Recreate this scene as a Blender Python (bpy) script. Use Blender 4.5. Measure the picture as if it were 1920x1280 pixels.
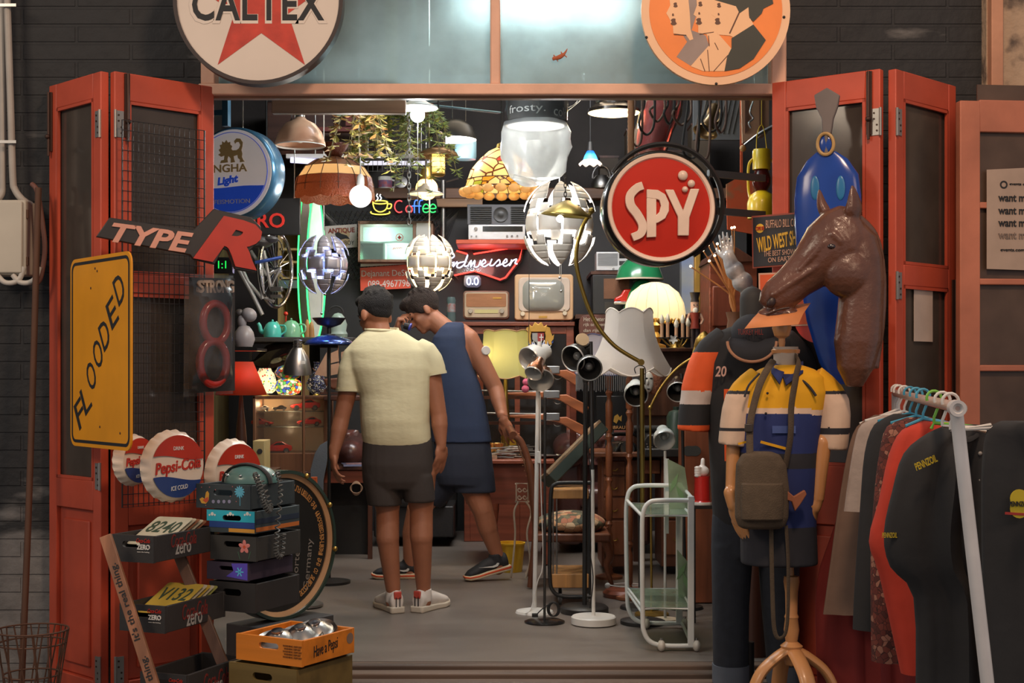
import bpy,bmesh,math,random
from mathutils import Vector,Matrix,Euler
for o in list(bpy.data.objects): bpy.data.objects.remove(o)
S = bpy.context.scene
COL = S.collection
PI = math.pi
F,H,HY = 2666.67,1.23,700.0        # focal length in px (1920 wide), eye height, horizon row
V = Vector
# ------------------------------------------------------------------ camera
cd = bpy.data.cameras.new('camera');cam = bpy.data.objects.new('camera',cd);COL.objects.link(cam)
cam.location = (0,0,H);cam.rotation_euler = (PI/2,0,0)
cd.sensor_width = 36;cd.lens = 50;cd.shift_y = (HY-640)/1920;cd.clip_start = 0.05;cd.clip_end = 200
S.camera = cam
S.view_settings.view_transform = 'Standard';S.view_settings.look = 'None'
S.view_settings.exposure = -0.10;S.view_settings.gamma = 1;S.view_settings.use_curve_mapping = False
def lin(c):
    return tuple((v/255)/12.92 if v/255 <= .04045 else ((v/255+.055)/1.055)**2.4 for v in c)
# ------------------------------------------------------------------ world and large lights
w = bpy.data.worlds.new('night_sky');S.world = w;w.use_nodes = True
bg = w.node_tree.nodes['Background'];bg.inputs[0].default_value = (.94,.94,1.0,1);bg.inputs[1].default_value = 0.36
def aim(o,tgt): o.rotation_euler = (V(tgt)-o.location).to_track_quat('-Z','Y').to_euler()
def area(name,loc,tgt,size,power,col,sy=None,spread=None):
    l = bpy.data.lights.new(name,'AREA');l.energy = power;l.color = col;l.size = size
    if sy: l.shape = 'RECTANGLE';l.size_y = sy
    if spread: l.spread = spread
    o = bpy.data.objects.new(name,l);COL.objects.link(o);o.location = loc;aim(o,tgt);return o
def point(name,loc,power,col=(1,.8,.55),r=.03):
    l = bpy.data.lights.new(name,'POINT');l.energy = power;l.color = col;l.shadow_soft_size = r
    o = bpy.data.objects.new(name,l);COL.objects.link(o);o.location = loc;return o
def spot(name,loc,tgt,power,col,ang=90,blend=.6,r=.04):
    l = bpy.data.lights.new(name,'SPOT');l.energy = power;l.color = col;l.spot_size = math.radians(ang);l.spot_blend = blend;l.shadow_soft_size = r
    o = bpy.data.objects.new(name,l);COL.objects.link(o);o.location = loc;aim(o,tgt);return o
area('street_lamp_light',(.85,2.7,4.3),(.15,6,1.9),.5,84,(1,.68,.46))
area('back_wall_fill_light',(.1,8.9,3.6),(.1,10.9,1.7),1.8,75,(.95,.96,1),sy=.5)  # added fill with no fixture, aimed to brighten the back wall
area('street_glow',(2.7,0.2,3.7),(.5,6,1.6),1.6,38,(1,.66,.44))
area('street_glow_left',(-4.0,2.4,3.9),(-1.5,5.6,1.5),1.2,70,(1,.80,.60))
area('shop_front_tube_light',(.12,7.0,3.42),(.12,7.0,0),1.2,15,(.86,.94,1),sy=.12)
area('shop_warm_ceiling_light',(.2,8.3,3.5),(.2,8.3,0),1.8,32,(1,.82,.6),sy=.8)
# ------------------------------------------------------------------ materials
_m = {}
def _new(name):
    m = bpy.data.materials.new(name);m.use_nodes = True;nt = m.node_tree
    for n in list(nt.nodes): nt.nodes.remove(n)
    out = nt.nodes.new('ShaderNodeOutputMaterial');return m,nt,out
def N(nt,t,**k):
    n = nt.nodes.new('ShaderNode'+t)
    for a,b in k.items():
        if a.startswith('i_'): n.inputs[a[2:].replace('_',' ')].default_value = b
        else: setattr(n,a,b)
    return n
def mixc(nt,a,b,fac,mode='MIX'):
    n = nt.nodes.new('ShaderNodeMix');n.data_type = 'RGBA';n.blend_type = mode
    for i,v in ((0,fac),(6,a),(7,b)):
        if hasattr(v,'links'): nt.links.new(v,n.inputs[i])
        else: n.inputs[i].default_value = v if i == 0 else (*v,1)
    return n.outputs[2]
def mat(name,col,rough=.5,metal=0,var=.15,vs=7,bump=0,bs=60,emit=0,ecol=None,coat=0,stretch=None,col2=None,thr=None,spec=.5):
    """plain surface: colour with noise variation, optional second colour in noise patches, bump, emission"""
    if name in _m: return _m[name]
    m,nt,out = _new(name);b = N(nt,'BsdfPrincipled');L = nt.links.new
    c = lin(col);tc = N(nt,'TexCoord');src = tc.outputs['Object']
    if stretch:
        mp = N(nt,'Mapping');mp.inputs['Scale'].default_value = stretch;L(src,mp.inputs[0]);src = mp.outputs[0]
    if var or col2:
        nz = N(nt,'TexNoise');nz.inputs['Scale'].default_value = vs;nz.inputs['Detail'].default_value = 5;L(src,nz.inputs['Vector'])
        mr = N(nt,'MapRange');lo,hi = thr or (.3,.7)
        mr.inputs[1].default_value = lo;mr.inputs[2].default_value = hi;L(nz.outputs[0],mr.inputs[0])
        c2 = lin(col2) if col2 else tuple(v*(1-var) for v in c)
        c1 = c if col2 else tuple(min(1,v*(1+var*.6)) for v in c)
        L(mixc(nt,c1,c2,mr.outputs[0]),b.inputs['Base Color'])
    else: b.inputs['Base Color'].default_value = (*c,1)
    b.inputs['Roughness'].default_value = rough;b.inputs['Metallic'].default_value = metal;b.inputs['Specular IOR Level'].default_value = spec
    if coat: b.inputs['Coat Weight'].default_value = coat;b.inputs['Coat Roughness'].default_value = .1
    if emit:
        b.inputs['Emission Color'].default_value = (*lin(ecol or col),1);b.inputs['Emission Strength'].default_value = emit
    if bump:
        n2 = N(nt,'TexNoise');n2.inputs['Scale'].default_value = bs;n2.inputs['Detail'].default_value = 4;L(src,n2.inputs['Vector'])
        bp = N(nt,'Bump');bp.inputs['Strength'].default_value = bump;bp.inputs['Distance'].default_value = .01
        L(n2.outputs[0],bp.inputs['Height']);L(bp.outputs[0],b.inputs['Normal'])
    L(b.outputs[0],out.inputs[0]);_m[name] = m;return m
def wood(name,col,dark=.55,rough=.45,axis=2,scale=9,coat=0):
    st = [scale*2.2]*3;st[axis] = scale*.12
    return mat(name,col,rough,var=1-dark,vs=1,stretch=tuple(st),bump=.15,bs=1.5,coat=coat)
def glow(name,col,strength):
    if name in _m: return _m[name]
    m,nt,out = _new(name);e = N(nt,'Emission');e.inputs[0].default_value = (*lin(col),1);e.inputs[1].default_value = strength
    nt.links.new(e.outputs[0],out.inputs[0]);_m[name] = m;return m
def shade(name,col,transl=.55,rough=.6,emit=0,vs=8,var=.1,bump=0,bs=80):
    """cloth, paper or frosted glass that lets its lamp shine through"""
    if name in _m: return _m[name]
    m,nt,out = _new(name);L = nt.links.new;c = lin(col)
    tc = N(nt,'TexCoord');nz = N(nt,'TexNoise');nz.inputs['Scale'].default_value = vs;L(tc.outputs['Object'],nz.inputs['Vector'])
    cc = mixc(nt,tuple(v*(1-var) for v in c),c,nz.outputs[0])
    d = N(nt,'BsdfPrincipled');d.inputs['Roughness'].default_value = rough;t = N(nt,'BsdfTranslucent');L(cc,d.inputs['Base Color']);L(cc,t.inputs[0])
    if bump:
        bp = N(nt,'Bump');bp.inputs['Strength'].default_value = bump;bp.inputs['Distance'].default_value = .01
        n2 = N(nt,'TexNoise');n2.inputs['Scale'].default_value = bs;L(tc.outputs['Object'],n2.inputs['Vector'])
        L(n2.outputs[0],bp.inputs['Height']);L(bp.outputs[0],d.inputs['Normal'])
    mx = N(nt,'MixShader');mx.inputs[0].default_value = transl;L(d.outputs[0],mx.inputs[1]);L(t.outputs[0],mx.inputs[2])
    L(mx.outputs[0],out.inputs[0]);_m[name] = m;return m
def glass(name,col=(200,205,205),clear=.7,rough=.15,frost=.0,fcol=(150,150,145),streak=0):
    """pane: part clear, part dusty film, with a reflection"""
    if name in _m: return _m[name]
    m,nt,out = _new(name);L = nt.links.new
    tr = N(nt,'BsdfTransparent');tr.inputs[0].default_value = (*lin(col),1)
    gl = N(nt,'BsdfGlossy');gl.inputs['Roughness'].default_value = rough;gl.inputs[0].default_value = (.9,.9,.9,1)
    di = N(nt,'BsdfDiffuse');di.inputs[0].default_value = (*lin(fcol),1);tl = N(nt,'BsdfTranslucent');tl.inputs[0].default_value = (*lin(fcol),1)
    m1 = N(nt,'MixShader');m1.inputs[0].default_value = frost;L(di.outputs[0],m1.inputs[1]);L(tl.outputs[0],m1.inputs[2])
    m2 = N(nt,'MixShader');L(m1.outputs[0],m2.inputs[1]);L(tr.outputs[0],m2.inputs[2]);m2.inputs[0].default_value = clear
    if streak:
        tc = N(nt,'TexCoord');nz = N(nt,'TexNoise');nz.inputs['Scale'].default_value = 5;nz.inputs['Detail'].default_value = 8;L(tc.outputs['Object'],nz.inputs['Vector'])
        mr = N(nt,'MapRange');mr.inputs[1].default_value = .35;mr.inputs[2].default_value = .65;mr.inputs[3].default_value = clear-streak;mr.inputs[4].default_value = min(1,clear+streak)
        L(nz.outputs[0],mr.inputs[0]);L(mr.outputs[0],m2.inputs[0])
    fr = N(nt,'Fresnel');fr.inputs[0].default_value = 1.45
    m3 = N(nt,'MixShader');L(fr.outputs[0],m3.inputs[0]);L(m2.outputs[0],m3.inputs[1]);L(gl.outputs[0],m3.inputs[2])
    L(m3.outputs[0],out.inputs[0]);_m[name] = m;return m
def cells(name,cols,scale=40,grout=(40,38,35),transl=.5,edge=.08,dots=False,rough=.25):
    """mosaic of random coloured pieces (or dots) set in grout, light shines through"""
    if name in _m: return _m[name]
    m,nt,out = _new(name);L = nt.links.new;tc = N(nt,'TexCoord')
    v = N(nt,'TexVoronoi');v.inputs['Scale'].default_value = scale;L(tc.outputs['Object'],v.inputs['Vector'])
    wn = N(nt,'TexWhiteNoise');wn.noise_dimensions = '3D';L(v.outputs['Color'],wn.inputs['Vector'])
    r = N(nt,'ValToRGB');r.color_ramp.interpolation = 'CONSTANT';e = r.color_ramp.elements
    e[0].color = (*lin(cols[0]),1);e[1].position = 1/len(cols);e[1].color = (*lin(cols[1]),1)
    for i,c in enumerate(cols[2:],2):
        q = e.new(i/len(cols));q.color = (*lin(c),1)
    L(wn.outputs['Value'],r.inputs[0])
    g = N(nt,'Math');g.operation = 'LESS_THAN';g.inputs[1].default_value = edge
    if dots: L(v.outputs['Distance'],g.inputs[0])
    else:
        v2 = N(nt,'TexVoronoi');v2.feature = 'DISTANCE_TO_EDGE';v2.inputs['Scale'].default_value = scale;L(tc.outputs['Object'],v2.inputs['Vector']);L(v2.outputs['Distance'],g.inputs[0])
    a,b_ = (lin(grout),r.outputs[0]) if dots else (r.outputs[0],lin(grout))
    c = mixc(nt,a,b_,g.outputs[0])
    d = N(nt,'BsdfPrincipled');d.inputs['Roughness'].default_value = rough;t = N(nt,'BsdfTranslucent');L(c,d.inputs['Base Color']);L(c,t.inputs[0])
    mx = N(nt,'MixShader');mx.inputs[0].default_value = transl;L(d.outputs[0],mx.inputs[1]);L(t.outputs[0],mx.inputs[2])
    L(mx.outputs[0],out.inputs[0]);_m[name] = m;return m
# ------------------------------------------------------------------ mesh builder
def P(x,y,Y): return V(((x-960)*Y/F,Y,H-(y-HY)*Y/F))          # point seen at pixel (x, y) at distance Y
TS = bpy.data.scenes.new('mesh_workshop')                           # scratch scene, removed at the end
def evaluated(o):
    TS.collection.objects.link(o);dg = TS.view_layers[0].depsgraph
    with bpy.context.temp_override(scene=TS,view_layer=TS.view_layers[0]): TS.view_layers[0].update()
    me = bpy.data.meshes.new_from_object(o.evaluated_get(TS.view_layers[0].depsgraph));TS.collection.objects.unlink(o);return me
_tc = {}
def glyphs(body,bold=0,shear=0,extr=.08,spacing=1,res=3):
    k = (body,bold,shear,extr,spacing)
    if k not in _tc:
        c = bpy.data.curves.new('t','FONT');c.body = body;c.size = 1;c.shear = shear;c.offset = bold;c.extrude = extr;c.resolution_u = res
        c.space_character = spacing;c.align_x = 'CENTER'
        o = bpy.data.objects.new('t',c);me = evaluated(o)
        vs = [v.co.copy() for v in me.vertices];fs = [tuple(p.vertices) for p in me.polygons]
        bpy.data.objects.remove(o);bpy.data.curves.remove(c);bpy.data.meshes.remove(me)
        x0 = min(v.x for v in vs);x1 = max(v.x for v in vs);y0 = min(v.y for v in vs);y1 = max(v.y for v in vs)
        _tc[k] = ([((v.x-x0)/(x1-x0)-.5,-v.z,(v.y-y0)/(y1-y0)-.5) for v in vs],fs)
    return _tc[k]
def basis(z,up=V((0,0,1))):
    z = V(z).normalized();x = V(up).cross(z)
    if x.length < 1e-5: x = V((1,0,0)).cross(z) if abs(z.x) < .9 else V((0,1,0)).cross(z)
    x.normalize();return x,z.cross(x),z
class MB:
    def __init__(s): s.v = [];s.f = [];s.m = [];s.M = Matrix()
    def add(s,vs,fs,mi=0):
        n = len(s.v);s.v += [s.M @ V(v) for v in vs];s.f += [tuple(i+n for i in f) for f in fs];s.m += [mi]*len(fs);return s
    def box(s,c,d,rot=None,mi=0):
        x,y,z = (q/2 for q in d);R = Euler(rot).to_matrix() if rot is not None else Matrix.Identity(3);c = V(c)
        vs = [c+R @ V((a*x,b*y,e*z)) for a in (-1,1) for b in (-1,1) for e in (-1,1)]
        return s.add(vs,[(0,1,3,2),(4,6,7,5),(0,4,5,1),(2,3,7,6),(0,2,6,4),(1,5,7,3)],mi)
    def bar(s,a,b,w,t,up=(0,-1,0),mi=0):                    # rectangular bar from a to b: w across, t along up
        a,b = V(a),V(b);x,y,z = basis(b-a,up)
        vs = [p+x*i*w/2+y*j*t/2 for p in (a,b) for i,j in ((-1,-1),(1,-1),(1,1),(-1,1))]
        return s.add(vs,[(3,2,1,0),(4,5,6,7)]+[(i,(i+1) % 4,4+(i+1) % 4,4+i) for i in range(4)],mi)
    def tube(s,pts,r,n=8,closed=False,mi=0,flat=1):
        pts = [V(p) for p in pts];k = len(pts);R = r if isinstance(r,(list,tuple)) else [r]*k
        rings = [];x = None
        for i,p in enumerate(pts):
            if closed: t = pts[(i+1) % k]-pts[i-1]
            else: t = pts[min(i+1,k-1)]-pts[max(i-1,0)]
            if t.length < 1e-9: t = V((0,0,1))
            t.normalize()
            if x is None: x,y,_ = basis(t)
            else:
                x = x-t*x.dot(t)
                if x.length < 1e-6: x,y,_ = basis(t)
                x.normalize();y = t.cross(x)
            rings.append([p+(x*math.cos(a)+y*math.sin(a)*flat)*R[i] for a in (2*PI*j/n for j in range(n))])
        return s.loft(rings,closed,mi)
    def loft(s,rings,closed=False,mi=0,cap=True):
        n = len(rings[0]);k = len(rings);vs = [q for r in rings for q in r]
        fs = [(i*n+j,i*n+(j+1) % n,((i+1) % k)*n+(j+1) % n,((i+1) % k)*n+j) for i in range(k if closed else k-1) for j in range(n)]
        if not closed and cap: fs += [tuple(reversed(range(n))),tuple((k-1)*n+j for j in range(n))]
        return s.add(vs,fs,mi)
    def lathe(s,prof,c=(0,0,0),n=32,ax=(0,0,1),mi=0,fn=None,up=(0,1,0)):
        """profile [(radius, height)...] turned about ax through c; radius 0 closes"""
        x,y,z = basis(ax,up);c = V(c);vs = [];fs = [];idx = []
        for i,(r,h) in enumerate(prof):
            if r < 1e-6: idx.append([len(vs)]);vs.append(c+z*h)
            else:
                row = []
                for j in range(n):
                    a = 2*PI*j/n;rr,hh = fn(a,i,r,h) if fn else (r,h)
                    row.append(len(vs));vs.append(c+(x*math.cos(a)+y*math.sin(a))*rr+z*hh)
                idx.append(row)
        for A,B in zip(idx,idx[1:]):
            for j in range(n):
                q = (A[j % len(A)],A[(j+1) % len(A)],B[(j+1) % len(B)],B[j % len(B)]);u = tuple(dict.fromkeys(q))
                if len(u) > 2: fs.append(u)
        return s.add(vs,fs,mi)
    def cyl(s,a,b,r0,r1=None,n=16,mi=0):
        r1 = r0 if r1 is None else r1;a,b = V(a),V(b);h = (b-a).length
        return s.lathe([(0,0),(r0,0),(r1,h),(0,h)],a,n,b-a,mi)
    def ball(s,c,r,n=20,rot=None,mi=0,m=None):
        r = r if isinstance(r,(tuple,list)) else (r,r,r);R = Euler(rot).to_matrix() if rot is not None else Matrix.Identity(3);c = V(c);m = m or max(6,n//2)
        vs = [c+R @ V((0,0,-r[2]))];fs = []
        for i in range(1,m):
            t = PI*i/m
            for j in range(n): vs.append(c+R @ V((r[0]*math.sin(t)*math.cos(2*PI*j/n),r[1]*math.sin(t)*math.sin(2*PI*j/n),-r[2]*math.cos(t))))
        vs.append(c+R @ V((0,0,r[2])));e = len(vs)-1
        for j in range(n):
            k = (j+1) % n;fs.append((0,1+k,1+j));fs.append((e,e-n+j,e-n+k))
            for i in range(m-2): a = 1+i*n;fs.append((a+j,a+k,a+n+k,a+n+j))
        return s.add(vs,fs,mi)
    def cap(s,a,b,r0,r1=None,n=16,mi=0):                      # round-ended taper
        r1 = r0 if r1 is None else r1;a,b = V(a),V(b);h = (b-a).length
        pr = [(r0*math.sin(t),-r0*math.cos(t)) for t in (0,.4,.8,1.2,PI/2)]+[(r1*math.cos(t),h+r1*math.sin(t)) for t in (0,.4,.8,1.2)]+[(0,h+r1)]
        return s.lathe(pr,a,n,b-a if h > 1e-6 else (0,0,1),mi)
    def prism(s,poly,y0,y1,mi=0):                               # polygon [(x, z)] in the xz plane pulled from y0 to y1
        n = len(poly);A = sum(poly[i][0]*poly[(i+1) % n][1]-poly[(i+1) % n][0]*poly[i][1] for i in range(n))
        if A < 0: poly = poly[::-1]
        vs = [(x,y0,z) for x,z in poly]+[(x,y1,z) for x,z in poly]
        fs = [tuple(range(n)),tuple(reversed(range(n,2*n)))]+[(i,n+i,n+(i+1) % n,(i+1) % n) for i in range(n)]
        return s.add(vs,fs,mi)
    def quad(s,pts,mi=0): return s.add(pts,[tuple(range(len(pts)))],mi)
    def text(s,body,c,wd,ht,depth=.002,bold=0,shear=0,rot=0,ax=((1,0,0),(0,0,1)),spacing=1,mi=0,fn=None):
        """words fitted in a wd x ht box centred at c; ax = reading direction, up direction"""
        vs,fs = glyphs(body,bold,shear,spacing=spacing);X,Z = V(ax[0]),V(ax[1]);Yn = Z.cross(X);c = V(c);out = []
        cr,sr = math.cos(rot),math.sin(rot)
        for x,y,z in vs:
            a,b = x*wd,z*ht
            if fn: a,b = fn(a,b)
            a,b = a*cr-b*sr,a*sr+b*cr
            out.append(c+X*a+Z*b+Yn*(y/.08*depth))
        return s.add(out,fs,mi)
    def mesh(s,name,mats,smooth=.7):
        me = bpy.data.meshes.new(name);me.from_pydata([tuple(v) for v in s.v],[],s.f)
        for m in (mats if isinstance(mats,(list,tuple)) else [mats]): me.materials.append(m)
        if isinstance(mats,(list,tuple)) and len(mats) > 1: me.polygons.foreach_set('material_index',s.m)
        bm = bmesh.new();bm.from_mesh(me);bmesh.ops.recalc_face_normals(bm,faces=bm.faces);bm.to_mesh(me);bm.free()
        if smooth:
            me.polygons.foreach_set('use_smooth',[True]*len(me.polygons));me.set_sharp_from_angle(angle=smooth)
        me.update();return me
    def build(s,name,mats,parent=None,bevel=0,smooth=.7,solid=0,sub=0,seg=2,voxel=0,relax=0,label=None,kind=None,paint=None):
        me = s.mesh(name,mats,smooth);o = bpy.data.objects.new(name,me)
        if solid: m = o.modifiers.new('t','SOLIDIFY');m.thickness = solid;m.offset = 0
        if voxel:
            m = o.modifiers.new('v','REMESH');m.mode = 'VOXEL';m.voxel_size = voxel;m.use_smooth_shade = True
            if relax: q = o.modifiers.new('s','SMOOTH');q.factor = .5;q.iterations = relax
        if bevel: m = o.modifiers.new('b','BEVEL');m.width = bevel;m.segments = seg;m.limit_method = 'ANGLE';m.angle_limit = .6
        if sub: m = o.modifiers.new('u','SUBSURF');m.levels = m.render_levels = sub
        if voxel:
            nm = evaluated(o);o.modifiers.clear();o.data = nm;nm.name = name;bpy.data.meshes.remove(me)
            nm.polygons.foreach_set('use_smooth',[True]*len(nm.polygons))
            if paint: nm.polygons.foreach_set('material_index',[paint(p.center) for p in nm.polygons])
            elif len(nm.materials): nm.polygons.foreach_set('material_index',[0]*len(nm.polygons))
        COL.objects.link(o)
        if parent: o.parent = parent
        if label: o['label'] = label
        if kind: o['kind'] = kind
        return o
def tag(o,label,cat,group=None,kind=None):
    o['label'] = label;o['category'] = cat
    if group: o['group'] = group
    if kind: o['kind'] = kind
    return o
def solo(name,label,cat,mb,mats,group=None,kind=None,loc=None,**k):
    """a thing that is one mesh: vertices given in world space, origin moved to its base"""
    if loc is None:
        xs,ys,zs = zip(*[tuple(v) for v in mb.v]);loc = V(((min(xs)+max(xs))/2,(min(ys)+max(ys))/2,min(zs)))
    mb.v = [v-V(loc) for v in mb.v];o = mb.build(name,mats,**k);o.location = loc;return tag(o,label,cat,group,kind)
class T:
    """a thing with parts: an Empty at its base; L() turns a pixel into a local point on the plane local y = d"""
    def __init__(s,name,label,cat,loc,rotz=0,group=None,kind=None):
        o = bpy.data.objects.new(name,None);COL.objects.link(o);o.empty_display_size = .05;s.o = o;s.loc = V(loc)
        o.location = loc;o.rotation_euler = (0,0,rotz);s.R = Matrix.Rotation(rotz,3,'Z');s.Ri = s.R.inverted()
        if cat: tag(o,label,cat,group,kind)
        elif kind: o['kind'] = kind
    def L(s,x,y,d=0):
        c = s.Ri @ (V((0,0,H))-s.loc);r = s.Ri @ V(((x-960)/F,1,-(y-HY)/F));return c+r*((d-c.y)/r.y)
    def poly(s,pts,d=0): return [(p.x,p.z) for p in (s.L(x,y,d) for x,y in pts)]
    def part(s,name,mb,mats,parent=None,**k): return mb.build(name,mats,parent or s.o,**k)
    def text(s,name,body,x0,y0,x1,y1,m,d=0,parent=None,rot=0,depth=.002,**k):
        a,b = s.L(x0,y0,d),s.L(x1,y1,d);mb = MB().text(body,(a+b)/2,abs(b.x-a.x),abs(a.z-b.z),depth,rot=rot,**k)
        return s.part(name,mb,m,parent)
    def dup(s,loc,rotz=0,label=None,group=None,scale=None):
        def cp(o,par):
            c = o.copy();COL.objects.link(c)
            if par: c.parent = par
            for ch in list(o.children): cp(ch,c)
            return c
        r = cp(s.o,None);r.location = loc;r.rotation_euler = (0,0,rotz)
        if scale: r.scale = (scale,)*3
        if label: r['label'] = label
        if group: r['group'] = group
        return r
def arc(cx,cz,r,a0,a1,n=12,rz=None):
    rz = rz or r;return [(cx+r*math.cos(a0+(a1-a0)*i/n),cz+rz*math.sin(a0+(a1-a0)*i/n)) for i in range(n+1)]
def curve(pts,n=8):
    """smooth path through points (Catmull-Rom)"""
    p = [V(q) if len(q) > 2 else V((q[0],q[1],0)) for q in pts];p = [p[0]]+p+[p[-1]];out = []
    for i in range(1,len(p)-2):
        for j in range(n):
            t = j/n;a,b,c,d = p[i-1:i+3]
            out.append(.5*((2*b)+(c-a)*t+(2*a-5*b+4*c-d)*t*t+(3*b-a-3*c+d)*t**3))
    out.append(p[-2]);return out
# common materials
BLACK = mat('black_metal',(38,37,36),.45);BLACKG = mat('black_gloss',(30,30,30),.2);CHROME = mat('chrome',(205,205,205),.18,1)
STEEL = mat('brushed_steel',(170,168,165),.35,1);WHITE = mat('white_enamel',(222,220,214),.35);CREAM = mat('cream_paint',(224,205,178),.5)
BRASS = mat('aged_brass',(170,140,70),.35,.85);DWOOD = wood('dark_wood',(78,44,30));MWOOD = wood('brown_wood',(122,72,44));LWOOD = wood('pale_wood',(196,142,84))
CABLE_B = mat('black_cable',(26,26,26),.5);CABLE_W = mat('white_cable',(214,212,206),.5);RUBBER = mat('rubber',(45,44,43),.8)
REDP = mat('red_paint',(190,76,49),.5,var=.2,vs=4,bump=.1,bs=20);GOLD = mat('gold_paint',(196,150,70),.35,.5);RUST = mat('rusty_metal',(96,66,50),.7,.3)
INK_W = mat('white_lettering',(225,222,215),.6);INK_B = mat('black_lettering',(32,32,33),.6);INK_R = mat('red_lettering',(188,48,34),.6)
CLEAR = glass('clear_glass',(235,238,236),.93,.05,0,(200,205,200))
# ================================================================== the setting
WY = 6.0
def brickmat():
    m,nt,out = _new('painted_brick');L = nt.links.new;b = N(nt,'BsdfPrincipled');b.inputs['Roughness'].default_value = .75
    tc = N(nt,'TexCoord');sx = N(nt,'SeparateXYZ');L(tc.outputs['Object'],sx.inputs[0]);cx = N(nt,'CombineXYZ');L(sx.outputs[0],cx.inputs[0]);L(sx.outputs[2],cx.inputs[1])
    br = N(nt,'TexBrick');br.inputs['Scale'].default_value = 1;br.inputs['Brick Width'].default_value = .46;br.inputs['Row Height'].default_value = .075;br.inputs['Mortar Size'].default_value = .008
    br.inputs['Mortar Smooth'].default_value = .4;L(cx.outputs[0],br.inputs[0])
    nz = N(nt,'TexNoise');nz.inputs['Scale'].default_value = 14;nz.inputs['Detail'].default_value = 8;L(tc.outputs['Object'],nz.inputs['Vector'])
    n2 = N(nt,'TexNoise');n2.inputs['Scale'].default_value = 2.3;n2.inputs['Detail'].default_value = 5
    mp = N(nt,'Mapping');mp.inputs['Scale'].default_value = (1,1,4);L(tc.outputs['Object'],mp.inputs[0]);L(mp.outputs[0],n2.inputs['Vector'])
    # paint worn off low on the wall, in ragged patches
    wz = N(nt,'MapRange');wz.inputs[1].default_value = .95;wz.inputs[2].default_value = .1;wz.inputs[3].default_value = 0;wz.inputs[4].default_value = .60;L(sx.outputs[2],wz.inputs[0])
    ad = N(nt,'Math');ad.operation = 'ADD';L(n2.outputs[0],ad.inputs[0]);L(wz.outputs[0],ad.inputs[1])
    th = N(nt,'MapRange');th.inputs[1].default_value = .66;th.inputs[2].default_value = .8;L(ad.outputs[0],th.inputs[0])
    base = mixc(nt,lin((43,43,44)),lin((33,33,34)),nz.outputs[0]);worn = mixc(nt,lin((138,134,130)),lin((84,82,80)),nz.outputs[0])
    L(mixc(nt,base,worn,th.outputs[0]),b.inputs['Base Color'])
    hm = N(nt,'Math');hm.operation = 'MULTIPLY_ADD';hm.inputs[1].default_value = -1.0;L(br.outputs['Fac'],hm.inputs[0]);L(nz.outputs[0],hm.inputs[2])
    bp = N(nt,'Bump');bp.inputs['Strength'].default_value = .7;bp.inputs['Distance'].default_value = .016;L(hm.outputs[0],bp.inputs['Height']);L(bp.outputs[0],b.inputs['Normal'])
    L(b.outputs[0],out.inputs[0]);return m
def floormat():
    m,nt,out = _new('polished_concrete');L = nt.links.new;b = N(nt,'BsdfPrincipled');tc = N(nt,'TexCoord')
    mp = N(nt,'Mapping');mp.inputs['Scale'].default_value = (1,2.2,1);L(tc.outputs['Object'],mp.inputs[0])
    a = N(nt,'TexNoise');a.inputs['Scale'].default_value = 1.6;a.inputs['Detail'].default_value = 9;a.inputs['Roughness'].default_value = .65;L(mp.outputs[0],a.inputs['Vector'])
    c = mixc(nt,lin((88,80,74)),lin((136,126,117)),a.outputs[0]);L(c,b.inputs['Base Color'])
    mr = N(nt,'MapRange');mr.inputs[3].default_value = .28;mr.inputs[4].default_value = .55;L(a.outputs[0],mr.inputs[0]);L(mr.outputs[0],b.inputs['Roughness'])
    bp = N(nt,'Bump');bp.inputs['Strength'].default_value = .08;L(a.outputs[0],bp.inputs['Height']);L(bp.outputs[0],b.inputs['Normal'])
    L(b.outputs[0],out.inputs[0]);return m
BRICK = brickmat();CONC = floormat()
DARKWALL = mat('dark_shop_wall',(52,47,44),.85,var=.35,vs=2.5,bump=.2,bs=30);SLATE = mat('slate_boards',(58,62,66),.8,var=.4,vs=3)
def struct(name,mb,m,**k): return mb.build(name,m,kind='structure',**k)
struct('floor',MB().box((-.1,8.96,-.1),(4.9,5.76,.2)),CONC)
struct('floor_pavement',MB().box((0,2.6,-.20),(9,6.9,.12)),mat('pavement',(78,74,70),.8,var=.3,vs=4,bump=.3))
th = MB()
for i,(y,z) in enumerate(((6.02,0.004),(5.93,-.012),(5.84,-.03),(5.75,-.05),(5.67,-.075))): th.box((-.05,y,z-.06),(2.5,.075,.12))
struct('trim_1',th,wood('threshold_wood',(104,84,70),.5,.6,axis=0,scale=6),bevel=.008)
TL,TR = P(375,0,WY).x,P(1475,0,WY).x
struct('wall_front_left',MB().box(((-4.2+TL)/2,6.12,1.9),(TL+4.2,.22,4.2)),BRICK)
PX = P(1842,0,WY).x
struct('wall_front_right',MB().box(((PX+TR)/2,6.12,1.9),(PX-TR,.22,4.2)),BRICK)
struct('wall_front_top',MB().box(((TL+TR)/2,6.12,3.63),(TR-TL,.22,.75)),BRICK)
PALE = mat('peeling_plaster',(176,150,124),.85,vs=9,var=.3,bump=.8,bs=26,col2=(92,78,68),thr=(.52,.66))
struct('wall_right_pale',MB().box((PX+1.2,6.08,1.9),(2.4,.26,4.2)),PALE)
PTRIM = mat('salmon_trim',(196,140,108),.6,var=.2,vs=5,bump=.15,bs=30)
struct('trim_2',MB().box((PX+.03,5.93,1.9),(.05,.06,4.2)),PTRIM,bevel=.004)
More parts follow.
